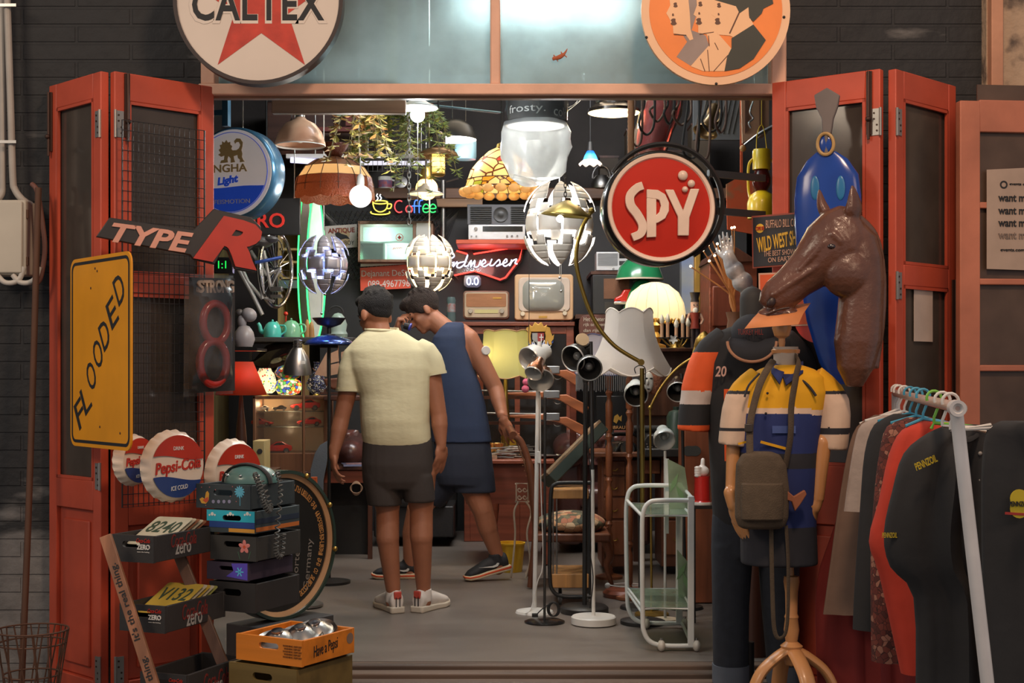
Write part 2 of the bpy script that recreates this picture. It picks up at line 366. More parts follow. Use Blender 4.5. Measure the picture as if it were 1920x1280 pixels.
# transom window over the opening
def pz(y): return P(0,y,WY-.03).z
def pxx(x): return P(x,0,WY-.03).x
fr = MB();zs0,zs1 = pz(178),pz(157)
FRAMEM = mat('faded_pink_paint',(226,178,152),.55,var=.16,vs=6,bump=.12,bs=40)
fr.box(((TL+TR)/2,5.995,(zs0+zs1)/2),(TR-TL,.07,zs1-zs0))
for a,b in ((375,402),(919,938),(1447,1476)): fr.box(((pxx(a)+pxx(b))/2,6.03,(zs1+3.26)/2),(pxx(b)-pxx(a),.10,3.26-zs1))
fr.box(((TL+TR)/2,6.03,3.23),(TR-TL,.12,.07))
win = struct('window_1',fr,FRAMEM,bevel=.006)
PANE = glass('dusty_transom_glass',(190,205,205),.64,.4,.8,(170,178,176),streak=.08)
for a,b in ((400,921),(936,1450)): MB().box(((pxx(a)+pxx(b))/2,6.06,(zs1+3.2)/2),(pxx(b)-pxx(a),.006,3.22-zs1)).build('pane',PANE,win)
lt = MB().box(((TL+TR)/2,6.02,zs0-.003),(TR-TL,.05,.012));struct('trim_3',lt,wood('lintel_wood',(150,112,84),.6,axis=0),bevel=.004)
struct('trim_4',MB().box(((pxx(490)+pxx(752))/2,6.25,pz(192)+.035),(pxx(752)-pxx(490),.05,.065)),wood('header_board',(150,118,94),.6,axis=0),bevel=.003)
# inside shell
struct('wall_left',MB().box((-2.45,8.9,1.85),(.2,5.6,3.9)),DARKWALL)
struct('wall_right',MB().box((2.3,8.9,1.85),(.2,5.6,3.9)),DARKWALL)
struct('wall_back',MB().box((-.1,11.85,1.85),(4.9,.2,3.9)),DARKWALL)
struct('ceiling',MB().box((-.1,8.98,3.85),(4.9,5.9,.15)),mat('dark_ceiling',(70,64,60),.85,var=.3,vs=3))
# fluorescent tube behind the transom
tl = T('tube_light','bright fluorescent tube glowing behind the transom glass','ceiling light',P(1010,6,6.22))
tl.part('tube',MB().cyl((-.32,0,.03),(.36,0,.03),.014,n=12),glow('tube_glow',(225,248,255),14));tl.part('housing',MB().box((0,.0,.075),(.76,.06,.05)),WHITE,bevel=.004);tl.part('hanger',MB().box((0,0,.3),(.03,.03,.45)),STEEL)
area('tube_light_glow',tl.loc+V((.02,0,-.01)),tl.loc+V((.02,-.9,-.7)),.7,15,(.82,.95,1),sy=.04)
b = MB();gp = curve([P(1036,110,6.045),P(1046,108,6.04),P(1054,104,6.04),P(1060,98,6.04),P(1064,91,6.045)],4);b.tube(gp,[.006,.009,.007,.008,.009,.010,.010,.009,.009,.008,.006,.005,.004,.003,.003,.002,.001],8)
for q in ((1042,108,1038,103),(1043,109,1046,115),(1055,104,1052,97),(1057,102,1063,107)): b.tube([P(q[0],q[1],6.04),P(q[2],q[3],6.045)],.0025,5)
solo('gecko','small orange-brown gecko clinging to the lit transom glass','gecko',b,mat('gecko_orange',(176,92,58),.6))
# box board column beside the lit pane (seen through the dusty glass)
struct('trim_5',MB().box((P(733,0,6.45).x,6.45,3.1),(.05,.05,1.3)),mat('yellowed_post',(190,176,130),.6))
struct('wall_store_partition',MB().box((P(560,0,6.6).x-.12,6.6,3.2),(1.1,.03,1.0)),mat('brown_partition',(86,72,62),.8))
# ------------------------------------------------------------------ folding doors
DGLASS = glass('dusty_door_glass',(120,112,104),.25,.12,.25,(98,88,80),streak=.12)
HINGE = mat('zinc_hinge',(160,156,150),.4,.8);BOLT = mat('dark_bolt',(72,52,44),.5,.6)
def leaf(n,A,B,segs,hinges,ztop=2.432,zbot=-.06,stile=.062,chamfer=False):
    A,B = V((*A,0)),V((*B,0));d = B-A;wd = d.length;rz = math.atan2(d.y,d.x)
    t = T('door_%d' % n,None,None,A,rz,kind='structure');th = .036
    m = MB()
    for x in (stile/2,wd-stile/2): m.box((x,0,(ztop+zbot)/2),(stile,th,ztop-zbot))
    zs = sorted(segs);prev = zbot
    for z0,z1,k in zs:
        m.box((wd/2,0,(prev+z0)/2),(wd-2*stile,th,z0-prev));prev = z1
    m.box((wd/2,0,(prev+ztop)/2),(wd-2*stile,th,ztop-prev))
    t.part('door_frame',m,REDP,bevel=.004)
    for z0,z1,k in zs:
        if k == 'glass':
            t.part('door_glass',MB().box((wd/2,.004,(z0+z1)/2),(wd-2*stile,.005,z1-z0)),DGLASS)
            g = MB()
            for s_ in (-1,1): g.box((wd/2+s_*(wd/2-stile-.006),-.012,(z0+z1)/2),(.012,.012,z1-z0))
            g.box((wd/2,-.012,z1-.006),(wd-2*stile,.012,.012));g.box((wd/2,-.012,z0+.006),(wd-2*stile,.012,.012))
            t.part('glazing_bead',g,REDP)
        else:
            g = MB().box((wd/2,.006,(z0+z1)/2),(wd-2*stile,.012,z1-z0)).box((wd/2,.0,(z0+z1)/2),(wd-2*stile-.09,.022,z1-z0-.09))
            t.part('door_panel',g,REDP,bevel=.006)
    t.wd = wd
    for x,z,sgn in hinges:
        g = MB().box((x,-.02,z),(.034,.004,.105))
        for q in (-.035,-.012,.012,.035): g.lathe([(0,0),(.004,0),(.004,.002),(0,.002)],(x+(-.006 if q > 0 else .006),-.022,z+q),8,(0,-1,0),mi=1)
        g.cyl((x+sgn*.02,-.022,z-.055),(x+sgn*.02,-.022,z+.055),.006,n=8)
        t.part('hinge',g,[HINGE,BOLT])
    return t
hz = P(0,232,5.66).z;hz2 = P(0,893,5.66).z;hz3 = .05
DL1 = leaf(1,(-1.925,5.965),(-1.622,5.665),[(.0,.68,'panel'),(.80,2.33,'glass')],[(.425-.02,hz,1),(.425-.02,hz2,1),(.425-.02,hz3,1)])
DL2 = leaf(2,(-1.592,5.665),(-1.262,5.98),[(.0,.62,'panel'),(.86,1.55,'glass'),(1.63,2.32,'glass')],[(.022,hz,-1),(.022,hz3,-1)])
DR2 = leaf(3,(1.086,5.90),(1.462,5.622),[(.0,.62,'panel'),(.86,1.55,'glass'),(1.63,2.32,'glass')],[(.45,hz,1),(.45,P(0,535,5.62).z,1)])
DR1 = leaf(4,(1.502,5.622),(1.846,5.965),[(.0,.80,'panel'),(.92,1.58,'glass'),(1.665,2.32,'glass')],[(.022,hz,-1),(.022,P(0,535,5.62).z,-1)])
def bolt(t,x,z0,z1):
    m = MB().box((x,-.024,(z0+z1)/2),(.022,.008,z1-z0)).cyl((x,-.032,z0-.02),(x,-.032,z1),.006,n=8).ball((x,-.036,z0+.06),.011,10)
    t.part('drop_bolt',m,BOLT)
bolt(DL2,.052,P(0,258,5.7).z,P(0,140,5.7).z);bolt(DL1,.022,P(0,285,5.95).z,P(0,175,5.95).z);bolt(DR2,.425,P(0,254,5.65).z,P(0,136,5.65).z);bolt(DR1,.455,.95,1.62)
DR1.part('paper_notice',MB().box((.235,-.006,P(0,592,5.8).z),(.15,.002,.21)),mat('grey_paper',(196,176,160),.8));DR1.part('sticker',MB().box((.2,-.006,.93),(.03,.002,.05)).box((.27,-.006,.93),(.04,.002,.05)),INK_W)
# rose panelled door leaning at the far right
rd = T('door_5',None,None,V((P(1797,0,5.75).x,5.75,0)),math.radians(6),kind='structure')
m = MB();ROSE = mat('rose_paint',(186,112,84),.55,var=.22,vs=4,bump=.1,bs=30);zt = P(0,190,5.75).z
for x in (.04,.46): m.box((x,0,zt/2-.05),(.085,.045,zt+.1))
for z,h in ((zt-.06,.13),(P(0,385,5.75).z,.025),(P(0,528,5.75).z,.025),(P(0,690,5.75).z,.025),(.1,.3),(.62,.14)): m.box((.25,0,z),(.34,.04,h))
rd.part('door_frame',m,ROSE,bevel=.004)
rd.part('door_glass',MB().box((.25,.005,1.35),(.34,.006,2.1)),glass('frosted_brown_glass',(130,110,95),.3,.3,.3,(120,96,80),streak=.15))
# ================================================================== outside, left: signs and junk by the folding door
def Lx(t,x,y,d=0):                                               # pixel -> point on the plane local x = d
    c = t.Ri @ (V((0,0,H))-t.loc);r = t.Ri @ V(((x-960)/F,1,-(y-HY)/F));return c+r*((d-c.x)/r.x)
# --- round fuel sign
t = T('petrol_sign','big round white tin sign with a red star and black capitals, over the window','sign',P(488,162,5.80))
k = 5.80/F;cz = 157*k
t.part('sign_disc',MB().lathe([(0,0),(152*k,0),(152*k,.05),(0,.05)],(0,0,cz),72,(0,-1,0)),mat('sign_white',(214,200,186),.55,var=.08,vs=3,bump=.05,bs=30))
t.part('rim',MB().lathe([(151*k,-.012),(158*k,-.012),(158*k,.056),(151*k,.056),(151*k,-.012)],(0,0,cz),72,(0,-1,0)),mat('dark_rim',(58,46,42),.5))
st = [(490+139*(1 if i % 2 == 0 else .382)*math.sin(PI*i/5),9-139*(1 if i % 2 == 0 else .382)*math.cos(PI*i/5)) for i in range(10)]
st = [(x,max(y,-145)) for x,y in st]
t.part('star',MB().prism(t.poly(st,-.05),-.0515,-.05),mat('sign_red',(192,62,44),.55,var=.25,vs=12,bump=.1,bs=60))
t.text('lettering_outline','CALTEX',354,-30,614,45,mat('sign_white',()),d=-.0518,depth=.0004,bold=.05,spacing=1.06)
t.text('lettering','CALTEX',360,-24,608,39,INK_B,d=-.0526,depth=.0005,bold=.022,spacing=1.1)
# --- round sign with three profiles
t = T('portrait_sign','round orange sign showing three faces in profile, one in a black hat','sign',P(1340,162,5.80))
SK = mat('poster_skin',(236,186,140),.55,var=.05);cz = 139*k
t.part('sign_disc',MB().lathe([(0,0),(138*k,0),(139*k,.006),(139*k,.03),(0,.03)],(0,0,cz),72,(0,-1,0)),mat('poster_edge',(236,190,150),.55,var=.06))
t.part('orange_field',MB().lathe([(0,.0),(124*k,.0),(124*k,.002),(0,.002)],(0,-.0302,cz),72,(0,-1,0)),mat('poster_orange',(238,130,48),.5,var=.1))
def zp(pts,d): return t.poly([(1180+x/6,y/6) for x,y in pts],d)
GREYP = mat('poster_grey',(150,132,124),.6);DKP = mat('poster_dark',(52,54,46),.6)
def flat(name,pts,d,m): t.part(name,MB().prism(zp(pts,d),d-.0004,d),m)
flat('grey_hood',[(640,-300),(760,-300),(770,120),(700,340),(860,400),(900,520),(690,740),(530,640),(650,470),(600,390),(680,200)],-.0324,GREYP)
flat('face',[(430,-200),(460,60),(415,150),(440,190),(460,230),(465,265),(490,290),(495,375),(640,395),(680,455),(720,440),(690,330),(680,150),(640,-250)],-.0330,SK)
flat('face',[(740,-250),(760,60),(722,165),(755,190),(745,255),(775,290),(775,370),(870,385),(905,500),(780,640),(690,745),(830,800),(1080,800),(1160,560),(1000,380),(980,-250)],-.0336,SK)
flat('face',[(960,-100),(960,80),(925,165),(970,195),(970,250),(990,290),(985,370),(1000,390),(1130,400),(1190,430),(1400,280),(1345,180),(1340,60),(1250,-100)],-.0342,SK)
flat('dark_hat',[(960,0),(1200,70),(1240,150),(1340,80),(1350,200),(1395,245),(1490,150),(1510,95),(1620,40),(1600,-60),(1400,-330),(1000,-330)],-.0348,DKP)
flat('dark_jacket',[(1150,430),(1395,275),(1535,450),(1400,660),(1240,770),(1070,800),(1100,640),(1150,540)],-.0348,DKP)
m = MB()
for cx_,cy_,s_ in ((520,55,1),(800,45,1),(1010,60,1),(500,245,1.4),(785,240,1.4),(995,240,1.4),(492,165,.5),(787,150,.5),(1005,160,.5)):
    p = t.L(1180+cx_/6,cy_/6,-.0346);m.lathe([(0,0),(.010*s_,0),(.010*s_,.0006),(0,.0006)],p,12,(0,-1,0),fn=lambda a,i,r,h: (r*(1 if abs(math.cos(a)) > .5 else .55),h))
a_,b_ = t.L(1390,15,-.0346),t.L(1368,63,-.0346);m.bar(a_,b_,.006,.0008)
for q in ((500,385,640,395),(790,385,950,360),(890,400,900,520),(880,560,900,800),(960,480,1000,560),(800,660,850,800),(950,800,1110,620)): m.bar(t.L(1180+q[0]/6,q[1]/6,-.0346),t.L(1180+q[2]/6,q[3]/6,-.0346),.003,.0008)
t.part('drawn_lines',m,mat('poster_line',(96,62,44),.6))
for x,y in ((1470,32),(1343,157),(1212,70)): t.part('screw',MB().ball(t.L(x,y,-.032),(.006,.004,.006),8),INK_B)
# --- conduits, meter box
cp = mat('grey_conduit',(168,160,150),.5,var=.15)
def conduit(name,pts,lab,r=.0145): solo(name,lab,'pipe',MB().tube(curve(pts,6),r,12),cp,'conduits down the left wall')
yy = 5.96
conduit('conduit_pipe',[P(4,-40,yy),P(5,200,yy),P(5,330,yy),P(4,360,yy),P(-6,376,yy-.02)],'grey conduit pipe at the left edge, leftmost of the pair')
conduit('conduit_pipe',[P(12,-40,yy-.03),P(20,200,yy-.03),P(24,330,yy-.03),P(28,355,yy-.03),P(42,374,yy-.04),P(58,384,yy-.02)],'grey conduit pipe at the left edge, right of the pair')
for y,lb in ((10,'upper grey metal clamp holding the conduit pipes, at the top edge'),(266,'lower grey metal clamp holding the conduit pipes, above the electric box')):
    solo('pipe_clamp',lb,'clamp',MB().bar(P(-2,y,yy-.05),P(31,y,yy-.05),.012,.012),STEEL)
t = T('meter_box','pale grey electric box with rounded edges on the left wall','electric box',P(14,516,5.88))
t.part('box',MB().box((.0,.045,.155),(.165,.13,.31)),mat('box_grey',(190,182,166),.5,var=.08),bevel=.008)
t.part('lid',MB().box((-.004,-.026,.155),(.150,.014,.295)),mat('box_grey',()),bevel=.005)
t.part('hinge_pin',MB().cyl((.086,-.01,.04),(.086,-.01,.075),.006).cyl((.086,-.01,.235),(.086,-.01,.27),.006),RUST)
g = []
for s_,x0 in ((1,5),(2,34)): g.append([P(x0-10,515,5.86),P(x0+2,528,5.86),P(x0+18,530,5.86),P(x0+32,522,5.86),P(x0+40,500,5.86)])
m = MB()
for q in g: m.tube(curve(q,6),.011,10)
solo('flexible_conduit','white flexible conduit loops under the grey electric box','pipe',m,mat('pale_conduit',(196,190,180),.5))
m = MB().tube(curve([P(72,352,5.84),P(62,700,5.80),P(52,1000,5.74),P(40,1290,5.68)],6),.013,10)
solo('leaning_pole','long rusty brown pole leaning against the left wall','pole',m,RUST)
m = MB().tube(curve([P(60,345,5.9),P(70,360,5.88),P(80,420,5.88),P(84,470,5.88),P(76,520,5.88),P(64,535,5.88)],6),.010,10)
solo('rubber_hose','brown rubber hose hooked over the leaning pole','hose',m,mat('hose_brown',(112,72,60),.6))
# wire basket bottom left
m = MB();c0 = P(60,1180,5.45)
for r,z in ((.135,0),(.125,-.05),(.105,-.17),(.09,-.30)): m.tube([c0+V((r*math.cos(a),r*math.sin(a),z)) for a in (2*PI*i/28 for i in range(28))],.0035,6,True)
for i in range(26):
    a = 2*PI*i/26;a2 = a+.35*(1 if i % 2 else -1);m.tube([c0+V((.135*math.cos(a),.135*math.sin(a),0)),c0+V((.09*math.cos(a2),.09*math.sin(a2),-.30))],.003,6)
solo('wire_basket','dark wire basket on the pavement under the brick wall at far left','basket',m,RUST)
# --- wire grid on the door leaf
RZ2 = math.atan2(5.98-5.665,-1.262+1.592)
t = T('wire_grid','black wire grid panel hung on the red door leaf behind the flood sign','wire grid',(-1.592+.045,5.665-.045,.70),RZ2)
m = MB();z1 = t.L(310,236).z
for i in range(17): m.tube([(.005+.023*i,-.008,0),(.005+.023*i,-.008,z1)],.0017,5)
for i in range(int(z1/.04)+1): m.tube([(.003,-.010,z1-.04*i),(.376,-.010,z1-.04*i)],.0017,5)
m.tube([(.003,-.008,0),(.376,-.008,0),(.376,-.008,z1),(.003,-.008,z1)],.003,6,True)
t.part('grid',m,BLACK)
# --- TYPE R
a0,b0 = P(180,470,5.48),P(490,470,5.70);rz = math.atan2(b0.y-a0.y,b0.x-a0.x)
t = T('car_badge_sign','black cut-out sign with slanted pinkish letters and one huge red letter, on the left door','sign',(a0.x,a0.y,P(180,512,5.48).z),rz)
t.part('backing',MB().prism(t.poly([(205,408),(362,432),(400,392),(470,408),(488,425),(488,450),(468,470),(480,512),(440,505),(426,470),(418,466),(402,496),(362,486),(356,478),(180,444)]),-.012,.02),mat('badge_black',(44,40,38),.4),bevel=.003)
def sheartxt(t,name,body,corners,m,d,depth,bold=0,shear=0):
    """words fitted into a four-cornered patch (TL, TR, BR, BL pixels) of the plane"""
    q = [t.L(x,y,d) for x,y in corners];vs,fs = glyphs(body,bold,shear)
    out = []
    for x,y,z in vs:
        u,w_ = x+.5,z+.5;top = q[0].lerp(q[1],u);bot = q[3].lerp(q[2],u);p = bot.lerp(top,w_);out.append((p.x,p.y+y/.08*depth,p.z))
    return t.part(name,MB().add(out,fs),m)
sheartxt(t,'lettering','TYPE',[(210,417),(363,437),(363,476),(208,453)],mat('badge_pink',(222,158,136),.5),-.014,.004,.03,.35)
sheartxt(t,'red_letter','R',[(372,394),(492,421),(486,508),(362,484)],mat('badge_red',(190,52,36),.4),-.016,.006,.05,.35)
# --- FLOODED
A,B = V((-1.754,5.65,0)),V((-1.392,5.20,0));d = B-A;rz = math.atan2(d.y,d.x);wd = d.length;hh = .735
t = T('road_sign','yellow road sign with a black border reading diagonally, on the left red door','sign',(A.x,A.y,.945),rz)
def rrect(w_,h_,r,x0=0,z0=0,n=5):
    o = []
    for cx_,cz_,a in ((w_-r,h_-r,0),(r,h_-r,PI/2),(r,r,PI),(w_-r,r,1.5*PI)): o += [(x0+x,z0+z) for x,z in arc(cx_,cz_,r,a,a+PI/2,n)]
    return o
YEL = mat('sign_yellow',(240,158,20),.45,var=.1,vs=5)
t.part('plate',MB().prism(rrect(wd,hh,.045),0,.006),YEL)
ins = [( .014,.045-.014),(.024,.045-.024)]
o1,o2 = rrect(wd-.028,hh-.028,.035,.014,.014),rrect(wd-.052,hh-.052,.026,.026,.026);n = len(o1)
m = MB().add([(x,-.0008,z) for x,z in o1]+[(x,-.0008,z) for x,z in o2],[(i,(i+1) % n,n+(i+1) % n,n+i) for i in range(n)])
t.part('border',m,INK_B)
m = MB()
for ch,(x,y) in zip('FLOODED',((435,1090),(468,1010),(497,885),(533,765),(570,660),(612,540),(650,410))):
    p = t.L(x/2.909,400+y/2.909,-.0008);m.text(ch,p,.078,.112,.0004,.005,rot=math.radians(33))
t.part('lettering',m,INK_B)
for x,y in ((178,503),(182,508),(170,540),(187,800),(225,812)): t.part('rivet',MB().ball(t.L(x,y,-.001),(.005,.0015,.005),8),RUST)
# --- red 8 in a plastic bag
t = T('plastic_letter_pack','clear plastic bag holding a glossy red numeral eight, hung on the wire grid','sign',(-1.50,5.60,P(400,740,5.7).z),RZ2)
def ring(mb,x,y,rx,ry,r,d):
    c = t.L(x,y,d);e1 = t.L(x+rx,y,d).x-c.x;e2 = c.z-t.L(x,y+ry,d).z
    mb.tube([c+V((e1*math.cos(a),0,e2*math.sin(a))) for a in (2*PI*i/36 for i in range(36))],r,12,True)
m = MB();ring(m,404,605,23,36,.017,-.045);ring(m,400,680,25,40,.018,-.045)
t.part('numeral_eight',m,mat('glossy_red',(176,44,34),.2,var=.1,coat=.5))
m = MB()
for i,ch in enumerate('STRONG'):
    p = t.L(376+11.2*i,537,-.05);m.text(ch,p,.030,.052,.006,.04,rot=(-.06,.05,0,-.05,.06,0)[i])
t.part('lettering',m,mat('puffy_cream',(206,176,150),.5))
bag = [(352,512),(444,516),(443,738),(350,744)]
t.part('backing_card',MB().prism(t.poly([(356,520),(440,522),(440,732),(354,736)],-.02),-.022,-.018),mat('card_dark',(48,44,42),.7))
PLASTIC = glass('crinkled_plastic',(232,235,236),.90,.12,.3,(200,200,200),streak=.06)
q = t.poly(bag,-.045);m = MB();nx,nz = 10,16;vs = []
random.seed(3)
for j in range(nz+1):
    for i in range(nx+1):
        u,w_ = i/nx,j/nz;x = (q[0][0]*(1-u)+q[1][0]*u)*(1-w_)+(q[3][0]*(1-u)+q[2][0]*u)*w_;z = (q[0][1]*(1-u)+q[1][1]*u)*(1-w_)+(q[3][1]*(1-u)+q[2][1]*u)*w_
        e = min(u,1-u,w_,1-w_);vs.append((x,-.02-.055*min(1,e*6)-random.uniform(-.003,.003)*min(1,e*20),z))
m.add(vs,[(j*(nx+1)+i,j*(nx+1)+i+1,(j+1)*(nx+1)+i+1,(j+1)*(nx+1)+i) for j in range(nz) for i in range(nx)])
t.part('plastic_bag',m,PLASTIC,smooth=.35)
# --- bottle cap signs
CW = mat('cap_cream',(228,210,190),.3,var=.08);CRD = mat('cap_red',(186,54,36),.3,coat=.4);CBL = mat('cap_blue',(40,62,120),.3,coat=.4)
def capsign(px,py,Y,R,rz,lab,full=True):
    c = P(px,py,Y);t = T('bottle_cap_sign',lab,'sign',c-V((0,0,R)),rz,'bottle cap signs on the left door')
    m = MB().lathe([(R*1.0,0),(R*.985,.010),(R*.92,.034),(R*.86,.043),(0,.048),],(0,0,R),84,(0,-1,0),fn=lambda a,i,r,h: (r*(1+(.022 if i < 2 else 0)*math.cos(21*a)),h+(.004*math.cos(21*a) if i < 2 else 0)))
    t.part('crimped_cap',m,CW)
    r = R*.86;y = -.0475
    def wave(x,a,b): return a+b*math.sin(x/r*2.4)
    xs = [r*(-1+2*i/24) for i in range(25)]
    top = [(x,max(R+wave(x,.24*R,-.07*R),R-math.sqrt(max(0,r*r-x*x)))) for x in xs];up = [(x,z) for x,z in top if z-R < math.sqrt(max(0,r*r-x*x))]
    a0 = math.atan2(up[-1][1]-R,up[-1][0]);a1 = math.atan2(up[0][1]-R,up[0][0])
    t.part('red_band',MB().prism(up+arc(0,R,r,a0,a1,20),y-.003,y),CRD)
    lo = [(x,R+wave(x,-.33*R,-.07*R)) for x in xs];lo = [(x,z) for x,z in lo if R-z < math.sqrt(max(0,r*r-x*x))]
    a0 = math.atan2(lo[-1][1]-R,lo[-1][0]);a1 = math.atan2(lo[0][1]-R,lo[0][0])
    t.part('blue_band',MB().prism(lo+arc(0,R,r,a0,a1-2*PI if a1 > 0 else a1,20),y-.003,y),CBL)
    t.part('red_lettering',MB().text('Pepsi-Cola',(0,y-.001,R*.98),r*1.75,R*.42,.002,.02,.25,rot=.1),INK_R)
    m = MB().text('DRINK',(R*.0,y-.0045,R*1.5),R*.34,R*.10,.001).text('ICE COLD',(R*.02,y-.0045,R*.42),R*.55,R*.12,.001,0,.2,rot=.1)
    t.part('small_lettering',m,INK_W)
    return t
capsign(320,873,5.44,.138,math.radians(49),'round bottle-cap sign in red, white and blue, largest on the left door')
capsign(432,888,5.74,.142,math.radians(55),'round bottle-cap sign half hidden behind the teal case and painted crates')
capsign(245,862,5.50,.10,math.radians(62),'small narrow bottle-cap sign below the yellow road sign')
# --- crates
def slotplate(mb,x0,x1,z0,z1,y0,y1,cx_,cz_,sw,sh):
    sl = [(cx_+sw/2-sh/2+x,cz_+z) for x,z in arc(0,0,sh/2,-PI/2,PI/2,6)]+[(cx_-sw/2+sh/2+x,cz_+z) for x,z in arc(0,0,sh/2,PI/2,1.5*PI,6)]
    n = len(sl);ou = []
    for x,z in sl:
        dx,dz = x-cx_,z-cz_;f = min(((x1-cx_)/dx if dx > 1e-6 else (x0-cx_)/dx if dx < -1e-6 else 9e9),((z1-cz_)/dz if dz > 1e-6 else (z0-cz_)/dz if dz < -1e-6 else 9e9));ou.append((cx_+dx*f,cz_+dz*f))
    cs = [(x1,z0),(x1,z1),(x0,z1),(x0,z0)]
    for c_ in cs:
        i = min(range(n),key=lambda i: (ou[i][0]-c_[0])**2+(ou[i][1]-c_[1])**2);ou[i] = c_
    vs = [(x,y0,z) for x,z in ou]+[(x,y0,z) for x,z in sl]+[(x,y1,z) for x,z in ou]+[(x,y1,z) for x,z in sl];fs = []
    for i in range(n):
        j = (i+1) % n;fs += [(i,j,n+j,n+i),(2*n+j,2*n+i,3*n+i,3*n+j),(n+i,n+j,3*n+j,3*n+i),(j,i,2*n+i,2*n+j)]
    return mb.add(vs,fs)
def crate(name,lab,corner,rz,w_,l_,h_,m,group,tk=.012,slot=True,cat='crate',endm=None):
    """open crate; near upright edge at the origin, end panel along -x, long side along +y"""
    t = T(name,lab,cat,corner,rz,group)
    b = MB()
    if slot: slotplate(b,-w_,0,0,h_,0,tk,-w_*.5,h_*.66,min(.09,w_*.4),h_*.24)
    else: b.box((-w_/2,tk/2,h_/2),(w_,tk,h_))
    t.part('end_panel',b,endm or m)
    t.part('end_panel',MB().box((-w_/2,l_-tk/2,h_/2),(w_,tk,h_)),m,bevel=.002)
    for x in (-tk/2,-w_+tk/2): t.part('side_panel',MB().box((x,l_/2,h_/2),(tk,l_-2*tk,h_-.002)),m,bevel=.002)
    t.part('bottom',MB().box((-w_/2,l_/2,.006),(w_-2*tk,l_-2*tk,.010)),m)
    return t
def sidetext(t,name,body,x0,y0,x1,y1,m,d=.0,depth=.001,rot=0,**k):
    a,b = Lx(t,x0,y0,d),Lx(t,x1,y1,d);return t.part(name,MB().text(body,(a+b)/2,abs(b.y-a.y),abs(a.z-b.z),depth,rot=rot,ax=((0,1,0),(0,0,1)),**k),m)
ZB = mat('crate_black',(50,48,47),.6,var=.15,bump=.1);rzz = -math.atan2(.066,.164)
ZC = [((288,1056,5.10),0),((309,1188,5.05),1),((349,1318,5.0),2)]
zlab = ['black soft-drink crate on the top step of the plank rack','black soft-drink crate on the middle step of the plank rack','black soft-drink crate at the bottom of the plank rack']
zc = []
for (x,y,Y),i in ZC:
    t = crate('drinks_crate',zlab[i],P(x,y,Y),rzz,.195,.385,.097,ZB,'black crates on the plank rack');zc.append(t)
    def off(ax_,ay_): return (x+ax_,y+ay_)
    t.text('lettering','ZERO',x-31,y-36,x-7,y-25,INK_W,d=-.0008,bold=.02);t.text('small_lettering','taste the feeling',x-31,y-23,x-8,y-19,INK_W,d=-.0008,depth=.0006)
    t.text('red_lettering','Coca-Cola',x-32,y-47,x-7,y-38,INK_R,d=-.0008,shear=.3)
    sidetext(t,'lettering','zero',x+41,y-35,x+70,y-22,mat('grey_lettering',(168,164,158),.6),.0008,bold=.01)
    sidetext(t,'red_lettering','Coca-Cola',x+33,y-54,x+80,y-38,mat('dull_red_lettering',(124,40,34),.6),.0008,shear=.3)
def plank(pts,lab,wd,m,Y0,Y1,txt=None):
    a,b = P(*pts[0],Y0),P(*pts[1],Y1);t = T('rack_rail',lab,'rail',b)
    a = a-b;t.part('rail',MB().bar((0,0,0),a,wd,.02,(0,-1,0)),m,bevel=.002)
    if txt:
        X = a.normalized();Z = X.cross(V((0,1,0)))
        for u,s_ in txt: t.part('lettering',MB().text(s_,a*u+V((0,-.0112,0)),.034*len(s_)*.42,.030,.0008,.01,ax=(X,Z)),INK_B)
    return t
RW = wood('rack_wood',(158,108,78),.6)
plank([(198,1004),(306,1340)],'front wooden rail of the plank rack with printed words',.042,RW,5.08,4.95,[(.63,"It's the real thing."),(.11,"It's the real thing.")])
plank([(336,1040),(440,1300)],'rear wooden rail of the plank rack, seen between the black crates',.042,wood('rack_wood_dark',(110,80,62),.6),5.36,5.25)
# number plates leaning in the crates
PLM = [mat('plate_white',(196,190,166),.5),mat('plate_yellow',(196,168,70),.5),mat('plate_rust',(150,104,76),.5),mat('plate_green',(158,160,88),.5)]
def plates(t,n,cols,word,labs,grp):
    for i in range(n):
        s_ = T('number_plate',labs[i],'licence plate',t.loc+t.R @ V((-.097,.075+.034*i,.055)),rzz,grp)
        tilt = Euler((-1.18,0,0)).to_matrix().to_4x4();m = MB();m.M = tilt;m.prism([(x-.08,z) for x,z in rrect(.16,.215-.012*i,.012)],0,.0015);s_.part('plate',m,PLM[cols[i]])
        if i == 0:
            m = MB();m.M = tilt;m.text(word,(0,-.001,.135),.13,.085,.0006,.01);s_.part('lettering',m,mat('plate_ink',(60,78,60),.6))
pos = ['nearest','second','third','fourth','fifth']
plates(zc[0],5,[0,0,2,0,2],'8240',['%s of the pale number plates leaning in the top black crate' % q for q in pos],'number plates in the top black crate')
plates(zc[1],5,[1,0,1,0,3],'V132',['%s of the yellowish number plates leaning in the middle black crate' % q for q in pos],'number plates in the middle black crate')
# painted crates
rzp = math.radians(-25);TEAL = mat('crate_teal',(52,62,66),.6,var=.2)
PC = [((469,956,5.36),.25,.30,.092,TEAL,'painted teal crate with a yellow bird and a blue flower, topmost of its stack'),
      ((478,1001,5.34),.21,.30,.085,mat('crate_sky',(58,70,74),.6),'painted crate with a bright blue sky and clouds, second from the top'),
      ((480,1053,5.34),.21,.30,.092,mat('crate_grey',(54,54,52),.6),'dark painted crate with a pink flower, third from the top'),
      ((465,1090,5.36),.19,.30,.068,mat('crate_purple',(64,54,70),.6),'dark painted crate with a purple star patch, fourth from the top'),
      ((478,1150,5.34),.21,.30,.11,mat('crate_dark',(46,44,43),.6),'plain black crate at the bottom of the painted crate stack')]
pcs = []
for (x,y,Y),a,b,h_,m,lab in PC: pcs.append(crate('painted_crate',lab,P(x,y,Y),rzp,a,b,h_,m,'painted crates in a stack'))
